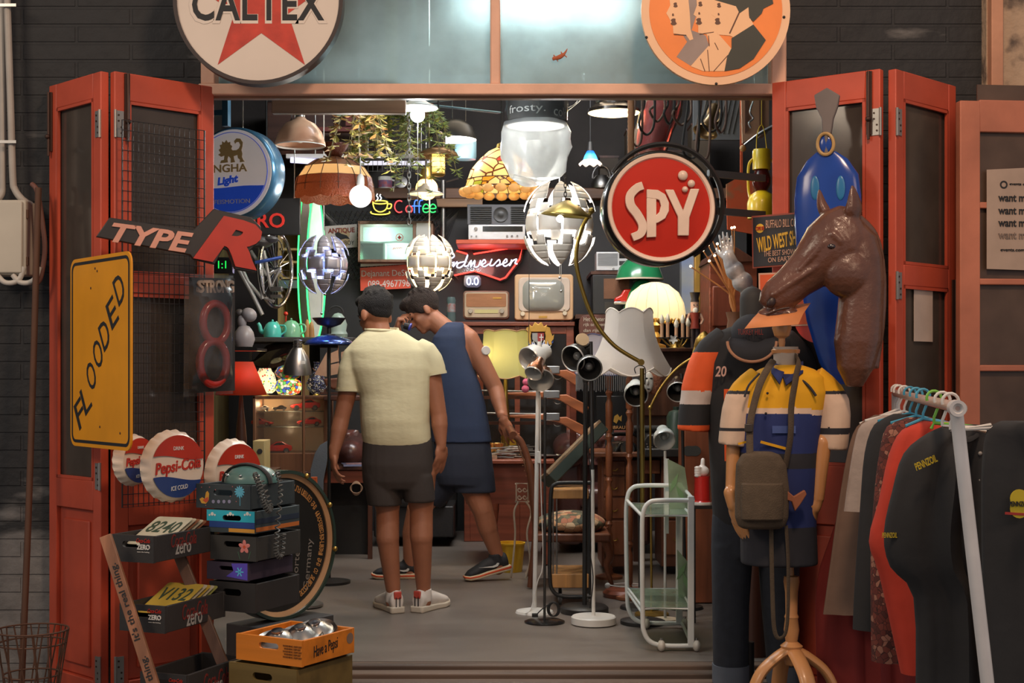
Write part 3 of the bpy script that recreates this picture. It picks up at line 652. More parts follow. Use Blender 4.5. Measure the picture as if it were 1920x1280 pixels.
def disc(mb,t,x,y,r,d,n=14): return mb.lathe([(0,0),(r,0),(r,.0008),(0,.0008)],t.L(x,y,d),n,(0,-1,0))
t = pcs[0]
bird = t.poly([(374,935),(379,932),(384,935),(386,923),(389,920),(392,925),(391,938),(386,944),(378,943)],-.001);t.part('bird_motif',MB().prism(bird,-.0012,-.0004),mat('motif_yellow',(224,168,60),.5));
t.part('bird_wing_motif',MB().prism(t.poly([(380,937),(390,931),(391,938),(386,942)],-.001),-.0018,-.001),mat('motif_red',(206,84,50),.5))
m = MB()
for i in range(12):
    a = 2*PI*i/12;p = t.L(449,922,-.0008);q = MB().ball((0,0,0),(.004,.0006,.012),8);m.add([p+V((v.x*math.cos(a)+v.z*math.sin(a)+.012*math.sin(a),v.y,v.z*math.cos(a)-v.x*math.sin(a)+.012*math.cos(a))) for v in q.v],q.f)
m.bar(t.L(450,928,-.0008),t.L(450,948,-.0008),.002,.001);t.part('flower_motif',m,mat('motif_blue',(92,176,204),.5))
m = MB()
for x in (400,410,420,430): disc(m,t,x,940,.007,-.0004)
t.part('ring_motifs',m,mat('motif_lilac',(140,140,168),.5))
m = MB()
for x,y in ((378,913),(393,913),(436,912),(432,930),(443,940),(386,947),(404,918)): disc(m,t,x,y,.002,-.0004,8)
t.part('dot_motifs',m,mat('motif_pink',(190,110,110),.5))
t = pcs[1]
t.part('sky_panel',slotplate(MB(),t.L(388,0,0).x,-.001,.042,.084,-.0012,-.0004,-.105,.0561,.085,.020),mat('motif_sky',(44,178,200),.5))
t.part('sea_panel',MB().box((-.105,-.0008,.030),(.208,.0008,.023)),mat('motif_sea',(40,70,136),.5));t.part('sand_panel',MB().box((-.06,-.0008,.010),(.118,.0008,.014)),mat('motif_sand',(214,154,60),.5))
m = MB()
for x in (398,432,464):
    for dx,r in ((-5,.004),(0,.007),(5,.004)): disc(m,t,x+dx,963 if dx == 0 else 965,r,-.0014,10)
t.part('cloud_motifs',m,INK_W)
t.part('orange_stripe',MB().box((.001,.15,.014),(.0012,.29,.016)),mat('motif_orange',(190,108,50),.5));t.part('blue_stripe',MB().box((.001,.15,.045),(.0012,.29,.02)),mat('motif_navy',(40,52,70),.5))
t = pcs[2];m = MB();p = t.L(458,1025,-.0008)
for i in range(5):
    a = 2*PI*i/5;q = MB().ball((0,0,0),(.008,.0006,.013),10);m.add([p+V((v.x*math.cos(a)+(v.z+.014)*math.sin(a),v.y,(v.z+.014)*math.cos(a)-v.x*math.sin(a))) for v in q.v],q.f)
t.part('flower_motif',m,mat('motif_rose',(214,130,124),.5));t.part('flower_heart',disc(MB(),t,458,1025,.006,-.0016),mat('motif_red',()))
m = MB().bar(t.L(450,1048,-.0006),t.L(446,1034,-.0006),.002,.001).bar(t.L(466,1048,-.0006),t.L(470,1034,-.0006),.002,.001);t.part('leaf_motifs',m,mat('motif_green',(70,108,86),.5))
t = pcs[3];t.part('purple_patch',MB().prism(t.poly([(434,1056),(464,1056),(464,1088),(424,1080),(438,1070)],0),-.001,-.0002),mat('motif_purple',(92,76,190),.5));m = MB();p = t.L(449,1072,-.0014)
for i in range(6):
    a = 2*PI*i/6;m.bar(p,p+V((.018*math.cos(a),0,.018*math.sin(a))),.005,.001)
t.part('star_motif',m,mat('motif_cyan',(96,190,230),.5))
# teal case and coiled cords on the crates
tp = pcs[0];base = tp.loc+tp.R @ V((-.10,.15,.092))
t = T('domed_case','teal domed metal case with chrome studs on top of the painted crates','case',base,rzp)
t.part('dome',MB().lathe([(.105,0),(.105,.012),(.098,.03),(.075,.052),(.04,.064),(0,.068)],(-.0,0,0),32),mat('teal_metal',(84,122,118),.35,var=.15,coat=.3))
for i in range(9): t.part('stud',MB().ball((.10*math.cos(i*.7),.10*math.sin(i*.7),.03),.006,8),CHROME)
t.part('strap',MB().tube([(.11*math.cos(a),-.03,.072*math.sin(a)) for a in (PI*i/12 for i in range(13))],.012,8,flat=.5),RUBBER)
def coil(lab,pts,r=.009):
    c = curve(pts,26);L_ = MB();out = []
    for i,p in enumerate(c):
        tn = (c[min(i+1,len(c)-1)]-c[max(0,i-1)]);x,y,z = basis(tn);a = i*1.25;out.append(p+(x*math.cos(a)+y*math.sin(a))*r)
    solo('coiled_cord',lab,'cord',MB().tube(out,.0032,5),mat('grey_cord',(82,84,82),.5),'coiled cords over the painted crates')
coil('grey coiled telephone cord over the crate stack, left of the pair',[P(478,888,5.32),P(486,910,5.28),P(494,940,5.27),P(503,958,5.28),P(506,945,5.33),P(490,900,5.38)])
coil('grey coiled telephone cord over the crate stack, right of the pair',[P(520,884,5.40),P(526,920,5.36),P(520,990,5.36),P(518,1035,5.36),P(528,1040,5.38),P(532,1000,5.40)])
# big round beer sign standing on edge
rzr = math.radians(55);c = P(518,1020,6.02)
t = T('beer_sign','large round black beer sign with gold lettering and a metallic rim, behind the crates','sign',c-V((0,0,.315)),rzr)
R_ = .315
t.part('face',MB().lathe([(0,0),(R_*.97,0),(R_*.97,.03),(0,.03)],(0,0,R_),72,(0,-1,0)),mat('face_black',(34,34,33),.35))
t.part('green_rim',MB().lathe([(R_*.955,-.02),(R_,-.02),(R_,.055),(R_*.955,.055),(R_*.955,-.02)],(0,0,R_),72,(0,-1,0)),mat('rim_green',(44,62,54),.3,coat=.4))
t.part('gold_ring',MB().lathe([(R_*.895,.030),(R_*.895,.036),(R_*.955,.045),(R_*.955,.030)],(0,0,R_),72,(0,-1,0)),mat('rim_gold',(200,156,114),.3,.15,var=.3,vs=4))
m = MB();s_ = "according to the 'Reinheitsgebot', the German purity law"
for i,ch in enumerate(s_):
    if ch == ' ': continue
    a = math.radians(-62+i*2.75);rr = R_*.79;X = (-math.sin(a),0,math.cos(a));Zv = (-math.cos(a),0,-math.sin(a));vs,fs = glyphs(ch)
    m.text(ch,(rr*math.cos(a),-.031,R_+rr*math.sin(a)),.0085 if ch in "ilt',I" else .0145,.027,.0006,ax=(X,Zv))
t.part('gold_lettering',m,mat('gold_ink',(190,136,78),.5))
for body,x,z,l_ in (('Germany',.165,-.10,.22),('Imported',.09,-.11,.2)): t.part('grey_lettering',MB().text(body,(x,-.031,R_+z),l_,.045,.0006,ax=((.12,0,.99),(-.99,0,.12))),mat('grey_ink',(132,126,118),.5))
for a in (-.15,.5,1.15,1.8): t.part('lug',MB().ball((R_*.985*math.cos(a),-.055,R_+R_*.985*math.sin(a)),.012,10),BRASS)
solo('plinth_box','dark box on the floor carrying the round beer sign','box',MB().box(c-V((-.02,0,.315+.10)),(.42,.22,.20),(0,0,rzr)),mat('box_dark',(58,56,56),.7),bevel=.004)
# yellow soda crates with hubcaps
rzo = math.radians(-30);ORG = wood('crate_orange',(222,130,36),.72,.5,axis=0,scale=6);OLV = wood('crate_olive',(112,92,48),.7,.6,axis=0,scale=6)
t = crate('soda_crate','dark olive wooden soda crate under the orange one at the doorstep',P(556,1318,5.0),rzo,.31,.33,.115,OLV,'wooden soda crates on the doorstep');t1 = t
t = crate('soda_crate','orange wooden soda crate holding chrome hubcaps, on the doorstep',P(566,1251,4.995),rzo,.30,.31,.093,ORG,'wooden soda crates on the doorstep')
sidetext(t,'lettering','Have a Pepsi',588,1208,634,1223,INK_B,.0008,shear=.25,rot=.1)
m = MB().lathe([(0,0),(.020,0),(.020,.001),(0,.001)],Lx(t,656,1196,.0002),20,(1,0,0));t.part('cap_motif',m,mat('motif_dull',(132,110,96),.5))
m = MB()
for i in range(5): m.text('WARNING DEPOSIT',t.L(548,1212+5.2*i,-.0008),.085-.01*(i % 2),.007,.0005)
t.part('small_lettering',m,mat('ink_brown',(110,66,30),.6))
for i,(x,y,r,dx,lab) in enumerate(((-.18,.09,.085,.35,'chrome hubcap lying in the orange soda crate, nearest of three'),(-.13,.16,.085,.5,'chrome hubcap lying in the orange soda crate, middle of three'),(-.11,.22,.082,.6,'chrome hubcap lying in the orange soda crate, farthest of three'))):
    p = t.loc+t.R @ V((x,y,.062+.010*i));ax = t.R @ V((.1,-.25-.05*i,1));s_ = T('hubcap',lab,'hubcap',p,0,'hubcaps in the orange crate')
    s_.part('dish',MB().lathe([(r,-.02),(r,0),(r*.93,.012),(r*.8,.006),(r*.66,.012),(r*.45,.030),(0,.040)],(0,0,0),40,ax),mat('hubcap_chrome',(170,164,156),.28,1))
    s_.part('centre_badge',MB().lathe([(.022,.036),(.022,.043),(0,.046)],(0,0,0),20,ax),CHROME)
# ================================================================== inside: back wall, side walls, furniture and small goods
def pbox(mb,x0,y0,x1,y1,Y,dp,mi=0):
    a,b = P(x0,y0,Y),P(x1,y1,Y);return mb.box(((a.x+b.x)/2,Y+dp/2,(a.z+b.z)/2),(abs(b.x-a.x),dp,abs(a.z-b.z)),mi=mi)
def tbox(t,mb,x0,y0,x1,y1,d,dp,mi=0):
    a,b = t.L(x0,y0,d),t.L(x1,y1,d);return mb.box(((a.x+b.x)/2,d+dp/2,(a.z+b.z)/2),(abs(b.x-a.x),dp,abs(a.z-b.z)),mi=mi)
def TP(name,lab,cat,x,y,Y,rz=0,group=None): return T(name,lab,cat,P(x,y,Y),rz,group)
def tpoly(t,name,pts,d,dp,m,**k): return t.part(name,MB().prism(t.poly(pts,d),d,d+dp),m,**k)
# --- structure of the back: dark boards, loft shelf
struct('trim_6',pbox(MB(),690,352,1420,372,11.0,.45),wood('loft_board',(112,78,56),.6,axis=0),bevel=.006)
struct('trim_7',pbox(MB(),765,372,905,388,10.95,.06),wood('loft_board_pale',(150,112,78),.6,axis=0),bevel=.004)
struct('wall_back_panel',pbox(MB(),600,376,1400,1000,11.12,.05),mat('black_panel',(40,39,40),.6,var=.2))
struct('wall_left_boards',MB().box((-2.30,9.9,1.5),(.06,3.0,3.0)),wood('olive_boards',(126,112,70),.6,.7,axis=2,scale=4))
struct('trim_8',MB().box((.1,8.2,3.05),(4.4,.10,.12)),SLATE,bevel=.01);struct('trim_9',MB().box((.1,9.8,3.22),(4.4,.10,.12)),SLATE,bevel=.01)
# --- lager drum sign behind the left door
t = TP('lager_sign','round drum sign with blue rim, gold lion and blue lower band, behind the left door','sign',436,411,6.75,math.radians(-17));k = 6.75/F;R_ = 87*k;c = (0,0,R_)
t.part('drum',MB().lathe([(R_*.98,-.12),(R_*1.0,-.11),(R_*1.0,-.03),(R_*.985,-.005),(R_*.95,.004),(R_*.93,.0)],c,64,(0,-1,0)),mat('rim_blue_metal',(70,116,146),.25,.4))
t.part('face',MB().lathe([(R_*.95,-.01),(R_*.93,.006),(R_*.8,.012),(0,.016),],c,64,(0,-1,0)),mat('lager_white',(226,214,208),.3,var=.06,emit=.22))  # faint glow put into the white to brighten the dark sign face
t.part('hanging_bar',MB().box((0,-.06,2*R_+.4),(.03,.03,.82)).box((-.25,-.06,2*R_+.055),(.5,.025,.025)),mat('rim_blue_metal',()))
r = R_*.87
t.part('blue_ring',MB().lathe([(r*.985,.0145),(r*.985,.017),(r,.017),(r,.0145)],c,64,(0,-1,0)),mat('lager_blue',(40,74,180),.35,emit=.3))  # glow put into the blue too, brightening ring, band and script
a = math.asin(.36);pts = arc(0,R_,r*.975,-PI+a,-a,24);n = len(pts)
pts = [(x,z) for x,z in pts]+[(r*.9*(1-2*i/10),R_-.36*r+.02*r*math.sin(i*.63)) for i in range(1,10)]
t.part('blue_band',MB().prism(pts,-.0185,-.016),mat('lager_blue',()))
kx = lambda x: (x-430)*k;kz = lambda y: R_-(y-322)*k
t.part('gold_lettering',MB().text('SINGHA',(kx(420),-.018,kz(314)),88*k,15*k,.002,.02),mat('lager_gold',(150,122,78),.45,0,emit=.12))  # faint glow put into the gold as well
t.part('blue_lettering',MB().text('Light',(kx(424),-.018,kz(338)),44*k,19*k,.002,.04,.2,rot=.12),mat('lager_blue',()))
t.part('small_lettering',MB().text('#LIFEISMOTION',(kx(424),-.020,kz(377)),92*k,9*k,.0012),INK_W)
lion = [(402,304),(404,299),(410,298),(411,290),(404,292),(398,288),(403,285),(399,279),(403,276),(401,270),(406,269),(406,263),(411,266),(415,261),(418,266),(423,265),(423,270),(427,273),(425,278),(428,281),(436,281),(441,278),(444,272),(441,266),(436,266),(433,269),(431,264),(436,259),(444,260),(449,267),(448,275),(446,281),(448,288),(447,294),(450,300),(453,303),(443,304),(443,299),(439,296),(438,290),(430,292),(431,298),(433,303),(424,304),(424,296),(419,291),(417,297),(418,303)]
t.part('lion_emblem',MB().prism([(kx(x+6),kz(y)) for x,y in lion],-.019,-.016),mat('lager_gold',()))
# --- black sign with red letters
t = TP('shop_sign','black board with red serif capitals hanging behind the round drum sign','sign',500,441,7.4)
tpoly(t,'board',[(440,371),(563,371),(563,440),(440,440)],0,.03,mat('sign_black',(28,27,27),.5),bevel=.004)
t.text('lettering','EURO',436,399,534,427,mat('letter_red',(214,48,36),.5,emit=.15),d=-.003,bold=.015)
m = MB()
for x in (455,552): m.tube([t.L(x,372,.015),V((t.L(x,372).x,.015,3.77-t.loc.z))],.003,5)
t.part('hanging_wires',m,STEEL)
# surfboards with lit green edge
def surf(x,y0,y1,Y,hw,lab,m,edge,lean):
    a,b = P(x,y0,Y),P(x,y1,Y);hgt = a.z-b.z;t = T('surfboard',lab,'surfboard',b,0,'surfboards at the back left')
    pr = [(hw*math.sin(PI*min(1,max(0,u)))**.55*(1-.25*(u-.4)),u*hgt) for u in [i/24 for i in range(25)]]
    poly = [(x_,z) for x_,z in pr]+[(-x_,z) for x_,z in pr[-2:0:-1]]
    t.part('deck',MB().prism(poly,-.02,.02),m,bevel=.012,seg=3)
    t.part('edge_light',MB().tube([(x_*1.03,-.015,z) for x_,z in poly],.006,6,True),edge)
GE = glow('green_edge_light',(60,255,120),3.0)
surf(593,352,640,9.9,.065,'white surfboard with a green lit edge behind the left slatted globe lamp',WHITE,GE,0)
surf(574,340,640,10.05,.055,'brownish surfboard with a green lit edge, left of the white surfboard',mat('board_taupe',(150,128,120),.4),GE,0)
point('edge_light_glow',P(600,430,9.7),2.0,(.35,1,.55),.05)
# --- hanging bicycle
t = TP('bicycle','old white bicycle hung on end with its black saddle up','bicycle',505,640,8.3)
BW = mat('bike_white',(188,186,184),.35,.2);L = lambda x,y,d=0: t.L(x,y,d)
m = MB().ball(L(488,454),(.072,.10,.034),18).ball(L(508,449,-.03),(.045,.05,.022),12);t.part('saddle',m,mat('saddle_grey',(86,84,84),.4))
m = MB()
for q,r in (([(488,460),(490,500),(492,560)],.014),([(494,470),(508,540),(524,505)],.011),([(470,470),(500,515),(525,505)],.010),([(492,560),(465,528),(452,500)],.010),([(492,556),(514,565)],.010),([(448,505),(470,545),(492,590)],.012)): m.tube([L(x,y,-.02) for x,y in q],r,10)
t.part('frame',m,BW)
m = MB();c = L(517,505,.06);e = .22
m.tube([c+V((.075*math.cos(a)*1.0,.12*math.cos(a),e*math.sin(a))) for a in (2*PI*i/40 for i in range(40))],.011,8,True);t.part('hanging_rope',MB().tube([L(500,446,-.02),V((L(500,446).x,-.02,3.77-t.loc.z))],.006,6),CABLE_B)
wh = t.part('wheel',m,CHROME)
m = MB()
for i in range(24): a = 2*PI*i/24;m.tube([c,c+V((.075*math.cos(a),.12*math.cos(a),e*math.sin(a)))],.0016,4)
m.cyl(c-V((.03,0,0)),c+V((.03,0,0)),.015,n=10);t.part('spokes',m,CHROME,wh)
m = MB();tbox(t,m,506,537,528,546,-.05,.06);tbox(t,m,506,552,528,558,-.05,.06);t.part('pedal',m,STEEL,bevel=.003)
t.part('handlebar',MB().tube(curve([L(478,492,-.1),L(500,488,-.08),L(528,482,-.02)],5),.010,8),mat('bike_blue',(70,100,190),.3,.5))
t.part('brake_cable',MB().tube(curve([L(505,447,-.02),L(524,452),L(530,475),L(522,500)],6),.003,6),CABLE_B)
# blue metal lamps left edge
t = TP('desk_clock','small black clock with green digits behind the left door','clock',418,512,7.1)
t.part('case',tbox(t,MB(),398,482,436,512,.0,.05),BLACKG,bevel=.004);t.part('bracket',MB().box((-.45,.03,.02),(.9,.02,.02)),BLACK);t.text('digits','1:1',409,489,424,503,glow('green_digits',(40,255,90),1.4),d=-.001)
# --- yellow wood shelf unit, shelf with teapots
t = TP('shelf_unit','tall yellowish wooden shelf unit beside the bicycle','shelf',548,1009,10.6)
m = MB()
for x in (524,568): tbox(t,m,x-3,428,x+3,1009,0,.25)
for y in (430,465,489,519): tbox(t,m,524,y,568,y+4,0,.24)
YW = wood('yellow_wood',(170,146,92),.6,axis=2);t.part('frame',m,YW)
t.part('back_panel',tbox(t,MB(),524,428,568,640,.24,.02),wood('olive_back',(140,120,76),.6));t.part('sill',tbox(t,MB(),522,525,572,540,-.03,.28),mat('green_sill',(96,116,104),.6))
solo('wall_shelf','long dark shelf carrying the two enamel teapots','shelf',pbox(MB(),318,632,662,641,9.55,.62),mat('shelf_dark',(58,54,50),.6),bevel=.005)
def teapot(x,Y,col,lab,s=1.0,flip=1):
    t = TP('teapot',lab,'teapot',x,632,Y,0,'enamel teapots on the dark shelf');k = Y/F;e = mat(col[0],col[1],.18,coat=.6,var=.05);r = 16*k*s
    t.part('body',MB().lathe([(0,0),(r*1.02,0),(r*1.05,r*.3),(r*1.0,r*1.0),(r*.78,r*1.5),(r*.62,r*1.62)],n=28),e)
    lid = t.part('lid',MB().lathe([(r*.66,r*1.60),(r*.5,r*1.75),(r*.12,r*1.85),(0,r*1.86)],n=28),e);t.part('lid_knob',MB().ball((0,0,r*1.95),r*.13,12),e,lid)
    t.part('spout',MB().tube(curve([(-r*.95*flip,0,r*.55),(-r*1.35*flip,0,r*.75),(-r*1.5*flip,0,r*1.3),(-r*1.7*flip,0,r*1.65)],6),[r*.3-r*.006*i for i in range(19)],12),e)
    t.part('handle',MB().tube(curve([(r*.85*flip,0,r*1.4),(r*1.45*flip,0,r*1.3),(r*1.5*flip,0,r*.7),(r*1.0*flip,0,r*.3)],6),r*.11,8),e)
teapot(511,9.65,('teal_enamel',(86,196,180)),'turquoise enamel teapot, left of the pair on the dark shelf');teapot(546,9.75,('mint_enamel',(132,190,150)),'mint green enamel teapot, right of the pair on the dark shelf',1.08)
solo('red_ball','small shiny red ball on a thin stick behind the teapots','ball',MB().ball(P(536,588,9.9),.016,14).cyl(P(536,589,9.9),P(536,632,9.9),.005,n=8),mat('shiny_red',(214,50,36),.2))
for x,h_,lab in ((576,34,'left of two yellowish wooden turned pegs on the teapot shelf'),(584,30,'right of two yellowish wooden turned pegs on the teapot shelf')):
    c = P(x,632,9.8);k = 9.8/F;solo('wooden_peg',lab,'peg',MB().lathe([(0,0),(6*k,0),(5*k,h_*k*.5),(3*k,h_*k*.9),(0,h_*k)],c,14),LWOOD)
t = TP('vase','pale green ruffled glass vase lamp at the right end of the teapot shelf','vase',634,632,9.6);k = 9.6/F
t.part('bowl',MB().lathe([(0,.5*k),(16*k,0),(18*k,6*k),(15*k,12*k),(17*k,24*k),(12*k,38*k),(7*k,44*k),(0,46*k)],n=32,fn=lambda a,i,r,h: (r*(1+(.08*math.cos(8*a) if i == 1 else 0)),h)),shade('pale_green_glass',(176,196,184),.35,.25))
t.part('handle',MB().tube([(-4*k+13*k*math.cos(a),0,46*k+12*k*math.sin(a)) for a in (PI*i/14 for i in range(15))],1.6*k,8),RUBBER)
# rounded white figurine lamp by the door
t = TP('gourd_figurine','glossy white gourd-shaped figurine at the left jamb','figurine',458,652,7.7);k = 7.7/F
t.part('body',MB().lathe([(0,0),(15*k,2*k),(20*k,16*k),(17*k,30*k),(10*k,40*k),(0,44*k)],n=26),mat('lilac_grey',(158,152,156),.3));t.part('head',MB().ball((9*k,0,62*k),(15*k,13*k,13*k),20,rot=(0,.5,0)).ball((-4*k,0,50*k),(9*k,9*k,13*k),16),mat('lilac_grey',()));t.part('cap',MB().ball((-9*k,0,66*k),(8*k,9*k,7*k),14),mat('figurine_grey',(84,80,80),.3))
solo('glass_shelf','small dark side shelf with the white figurine','shelf',pbox(MB(),130,652,482,657,7.55,.3),BLACKG)
# --- display cabinet with model cars
t = TP('display_cabinet','wooden glass-fronted cabinet of red model cars, lit warmly inside','cabinet',543,884,9.3);CW_ = wood('cabinet_wood',(124,84,58),.6)
m = MB()
for x0,x1 in ((474,479),(607,613)): tbox(t,m,x0,742,x1,884,0,.34)
tbox(t,m,474,742,613,748,0,.34);tbox(t,m,474,850,613,884,0,.34);t.part('carcass',m,CW_,bevel=.003)
t.part('back_panel',tbox(t,MB(),478,746,610,852,.32,.02),mat('cabinet_back',(196,164,128),.6))
for y in (770,799): t.part('glass_shelf',tbox(t,MB(),480,y,607,y+2,.05,.26),glass('shelf_glass',(200,215,210),.6,.1,0,(150,150,140)))
t.part('door_glass',tbox(t,MB(),479,748,607,850,.012,.004),glass('cabinet_glass',(225,225,222),.88,.05,.1,(170,160,150)))
point('cabinet_lamp_light',t.loc+t.L(500,760,.2),2.2,(1,.72,.42),.03)
for x,y in ((545,753),(545,778),(545,806)): point('cabinet_lamp_light',t.loc+t.L(x,y,.035),.8,(1,.78,.52),.02)
def car(x,y,Y,wpx,col,lab,flip=1,dy=0):
    k = Y/F;L_ = wpx*k;c = P(x,y,Y);t = T('model_car',lab,'model car',c,math.radians(14*flip),'model cars in the glass cabinet')
    pr = [(-.5,.10),(-.5,.17),(-.40,.21),(-.16,.235),(.02,.36),(.20,.375),(.38,.27),(.48,.25),(.5,.13),(.44,.075),(-.42,.07)]
    b = MB().prism([(x_*L_*flip,z*L_) for x_,z in pr],-.20*L_,.20*L_);t.part('body',b,mat('car_'+col[0],col[1],.2,coat=.5,var=.05),bevel=.03*L_,seg=3)
    t.part('side_window',MB().prism([(x_*L_*flip,z*L_) for x_,z in ((-.10,.255),(.03,.34),(.19,.35),(.29,.27))],-.203*L_,.203*L_),BLACKG)
    for wx in (-.30,.31):
        for s_ in (-1,1):
            w_ = t.part('wheel',MB().cyl((wx*L_*flip,s_*.15*L_,.09*L_),(wx*L_*flip,s_*.212*L_,.09*L_),.09*L_,n=20),RUBBER);t.part('hub',MB().cyl((wx*L_*flip,s_*.205*L_,.09*L_),(wx*L_*flip,s_*.217*L_,.09*L_),.06*L_,n=12),CHROME,w_)
RC = ('red',(206,44,32));BC = ('black',(40,38,40));SC = ('silver',(170,168,165))
car(572,769,9.45,56,RC,'red model sports car on the upper shelf of the glass cabinet');car(524,769,9.46,26,BC,'small black model car on the upper shelf of the glass cabinet');car(493,769,9.5,24,SC,'small silver model car at the left of the upper cabinet shelf')
car(492,798,9.45,40,RC,'red model car at the left of the middle cabinet shelf',-1);car(579,798,9.45,46,RC,'red model car at the right of the middle cabinet shelf')
car(516,850,9.45,62,RC,'large red model sports car on the floor of the glass cabinet')
solo('low_cabinet','dark low wooden cabinet under the glass display cabinet','cabinet',pbox(MB(),470,884,598,1052,9.25,.42),DWOOD,bevel=.006)
t = TP('side_table','small dark table by the left jamb with the red lamp','table',450,1090,8.4)
t.part('tabletop',tbox(t,MB(),405,884,505,890,0,.42),DWOOD,bevel=.003)
for x in (412,498):
    for d in (.03,.38): t.part('leg',tbox(t,MB(),x-4,890,x+4,1090,d,.03),DWOOD)
# --- mosaic lamps on the cabinet
def mosaic(x,Y,prof,m,lab,base=None,pw=.7,col=(1,.9,.6)):
    k = Y/F;t = TP('mosaic_lamp',lab,'lamp',x,742,Y,0,'mosaic lamps on the glass cabinet')
    t.part('mosaic_shade',MB().lathe([(r*k,h*k) for r,h in prof],n=36),m)
    t.part('base',MB().lathe([(0,0),(8*k,0),(7*k,2*k),(3*k,4*k),(3*k,8*k)],n=20),BRASS);point('mosaic_lamp_light',t.loc+V((0,0,18*k)),pw,col,.02)
mosaic(497,9.42,[(13,5),(21,11),(23,20),(17,42),(13,46),(11,52)],cells('dotted_mosaic',[(210,70,50),(60,90,190),(230,180,60),(70,150,90)],55,(236,228,205),.5,.32,dots=True),'white mosaic lamp with coloured dots, leftmost on the glass cabinet')
mosaic(541,9.40,[(12,2),(20,5),(26,16),(22,28),(14,32),(22,36),(26,44),(20,54),(8,58),(0,59)],cells('flower_mosaic',[(230,200,70),(60,90,200),(220,80,50),(90,170,90),(230,225,200)],48,(60,60,50),.5,.06),'two-tiered mosaic lamp with bright flowers, middle of the glass cabinet',pw=1.0)
mosaic(594,9.44,[(8,4),(18,12),(20,24),(12,38),(7,48),(5,60),(7,64)],cells('dark_mosaic',[(60,66,110),(120,124,150),(50,46,50),(180,176,170)],90,(34,32,34),.25,.10),'dark blue mosaic lamp, rightmost on the glass cabinet',pw=.25)
# red shade lamp and bottle
t = TP('table_lamp','table lamp with an orange-red paper cone shade behind the plastic bag','lamp',452,884,8.6);k = 8.6/F
t.part('lamp_shade',MB().lathe([(48*k,144*k),(22*k,206*k)],n=40),shade('red_paper_shade',(226,84,48),.5),solid=.002);t.part('stem',MB().lathe([(0,0),(24*k,0),(24*k,4*k),(8*k,12*k),(11*k,60*k),(5*k,120*k),(2.5*k,150*k),(2.5*k,180*k),(0,180*k)],n=20),DWOOD)
point('table_lamp_light',t.loc+V((0,0,170*k)),1.5,(1,.8,.62),.03)
t = TP('giant_bottle','giant black glass bottle lying tilted above the mosaic lamps','bottle',520,690,9.68);k = 9.68/F
a_,b_ = t.L(560,655),t.L(438,694);ax = (b_-a_);h_ = ax.length
t.part('glass_body',MB().lathe([(0,0),(24*k,1*k),(26*k,8*k),(26*k,h_*.42),(20*k,h_*.52),(8*k,h_*.66),(7*k,h_*.95),(8.5*k,h_*.96),(8.5*k,h_),(0,h_)],a_,32,ax),mat('bottle_glass',(26,20,18),.1,coat=.8))
for x in (470,545): t.part('strap',tbox(t,MB(),x-3,640,x+3,680,-.01,.02),RUBBER)
(mat('bottle_glass',(26,20,18),.1,coat=.8))
# teal pieces etc. on the shelf behind
t = TP('blue_scale','small blue metal kitchen scale behind the giant bottle','scale',527,660,9.7)
t.part('body',MB().prism(t.poly([(508,660),(514,640),(522,630),(534,630),(540,642),(548,660)],0),0,.12),mat('scale_blue',(74,104,176),.35),bevel=.01)
t.part('pan',MB().lathe([(.02,.10),(.06,.115),(.075,.13)],(0,.06,0),24),STEEL,solid=.003)
# ship model
t = TP('ship_model','wooden model sailing ship with pale sails, left of the men','ship model',625,742,9.2);L = t.L
hull = [L(606,710),L(612,722),L(625,730),L(645,730),L(662,718),L(668,706)]
t.part('hull',MB().prism([(p.x,p.z) for p in hull],-.03,.03),wood('ship_wood',(110,68,48),.6,axis=0),bevel=.012,seg=3)
m = MB()
for x,y0,y1 in ((616,712,655),(634,712,640),(652,712,650)): m.cyl(L(x,y0),L(x,y1),.004,.002,n=8)
m.cyl(L(608,712),L(586,690),.003,n=6);t.part('masts',m,MWOOD)
SAIL = mat('sail_cloth',(188,148,118),.8,bump=.15,bs=30)
for q in ([(590,702),(613,660),(613,706)],[(618,684),(636,680),(638,700),(618,704)],[(620,662),(634,656),(636,677),(619,681)],[(640,680),(654,676),(657,698),(641,700)],[(640,660),(652,656),(654,673),(640,677)]): t.part('sail',MB().prism([(p.x,p.z) for p in (L(x,y) for x,y in q)],-.012,-.009),SAIL)
t.part('stand',MB().box((0,0,.018),(.16,.06,.012)).box((-.05,0,.03),(.012,.05,.03)).box((.05,0,.03),(.012,.05,.03)),DWOOD)
solo('side_shelf','dark wooden shelf under the model ship, beside the glass display cabinet','shelf',pbox(MB(),606,742,690,751,9.15,.4),DWOOD,bevel=.006)
# --- antique sign, mesh panel, lit medicine cabinet, shop name board
m = MB();Y = 11.08
for i in range(-12,22):
    a,b = P(600+i*10,395,Y),P(600+i*10+130,525,Y);m.tube([a,b],.0025,4);a,b = P(600+i*10+130,395,Y),P(600+i*10,525,Y);m.tube([a,b],.0025,4)
m.v = [V((min(max(v.x,P(606,0,Y).x),P(860,0,Y).x),v.y,v.z)) for v in m.v]
solo('wire_mesh','grey diamond wire mesh behind the antique sign','wire mesh',m,STEEL)
t = TP('cowboy_sign','small white metal sign reading ANTIQUE COWBOY with a rider','sign',640,467,11.06)
tpoly(t,'plate',[(609,424),(669,420),(670,463),(611,467)],0,.008,mat('tin_white',(206,198,190),.5));t.text('lettering','ANTIQUE',615,427,665,438,mat('tin_red',(140,58,46),.5),d=-.003,bold=.03,rot=.04);t.text('lettering','COWBOY',622,451,664,459,INK_B,d=-.003)
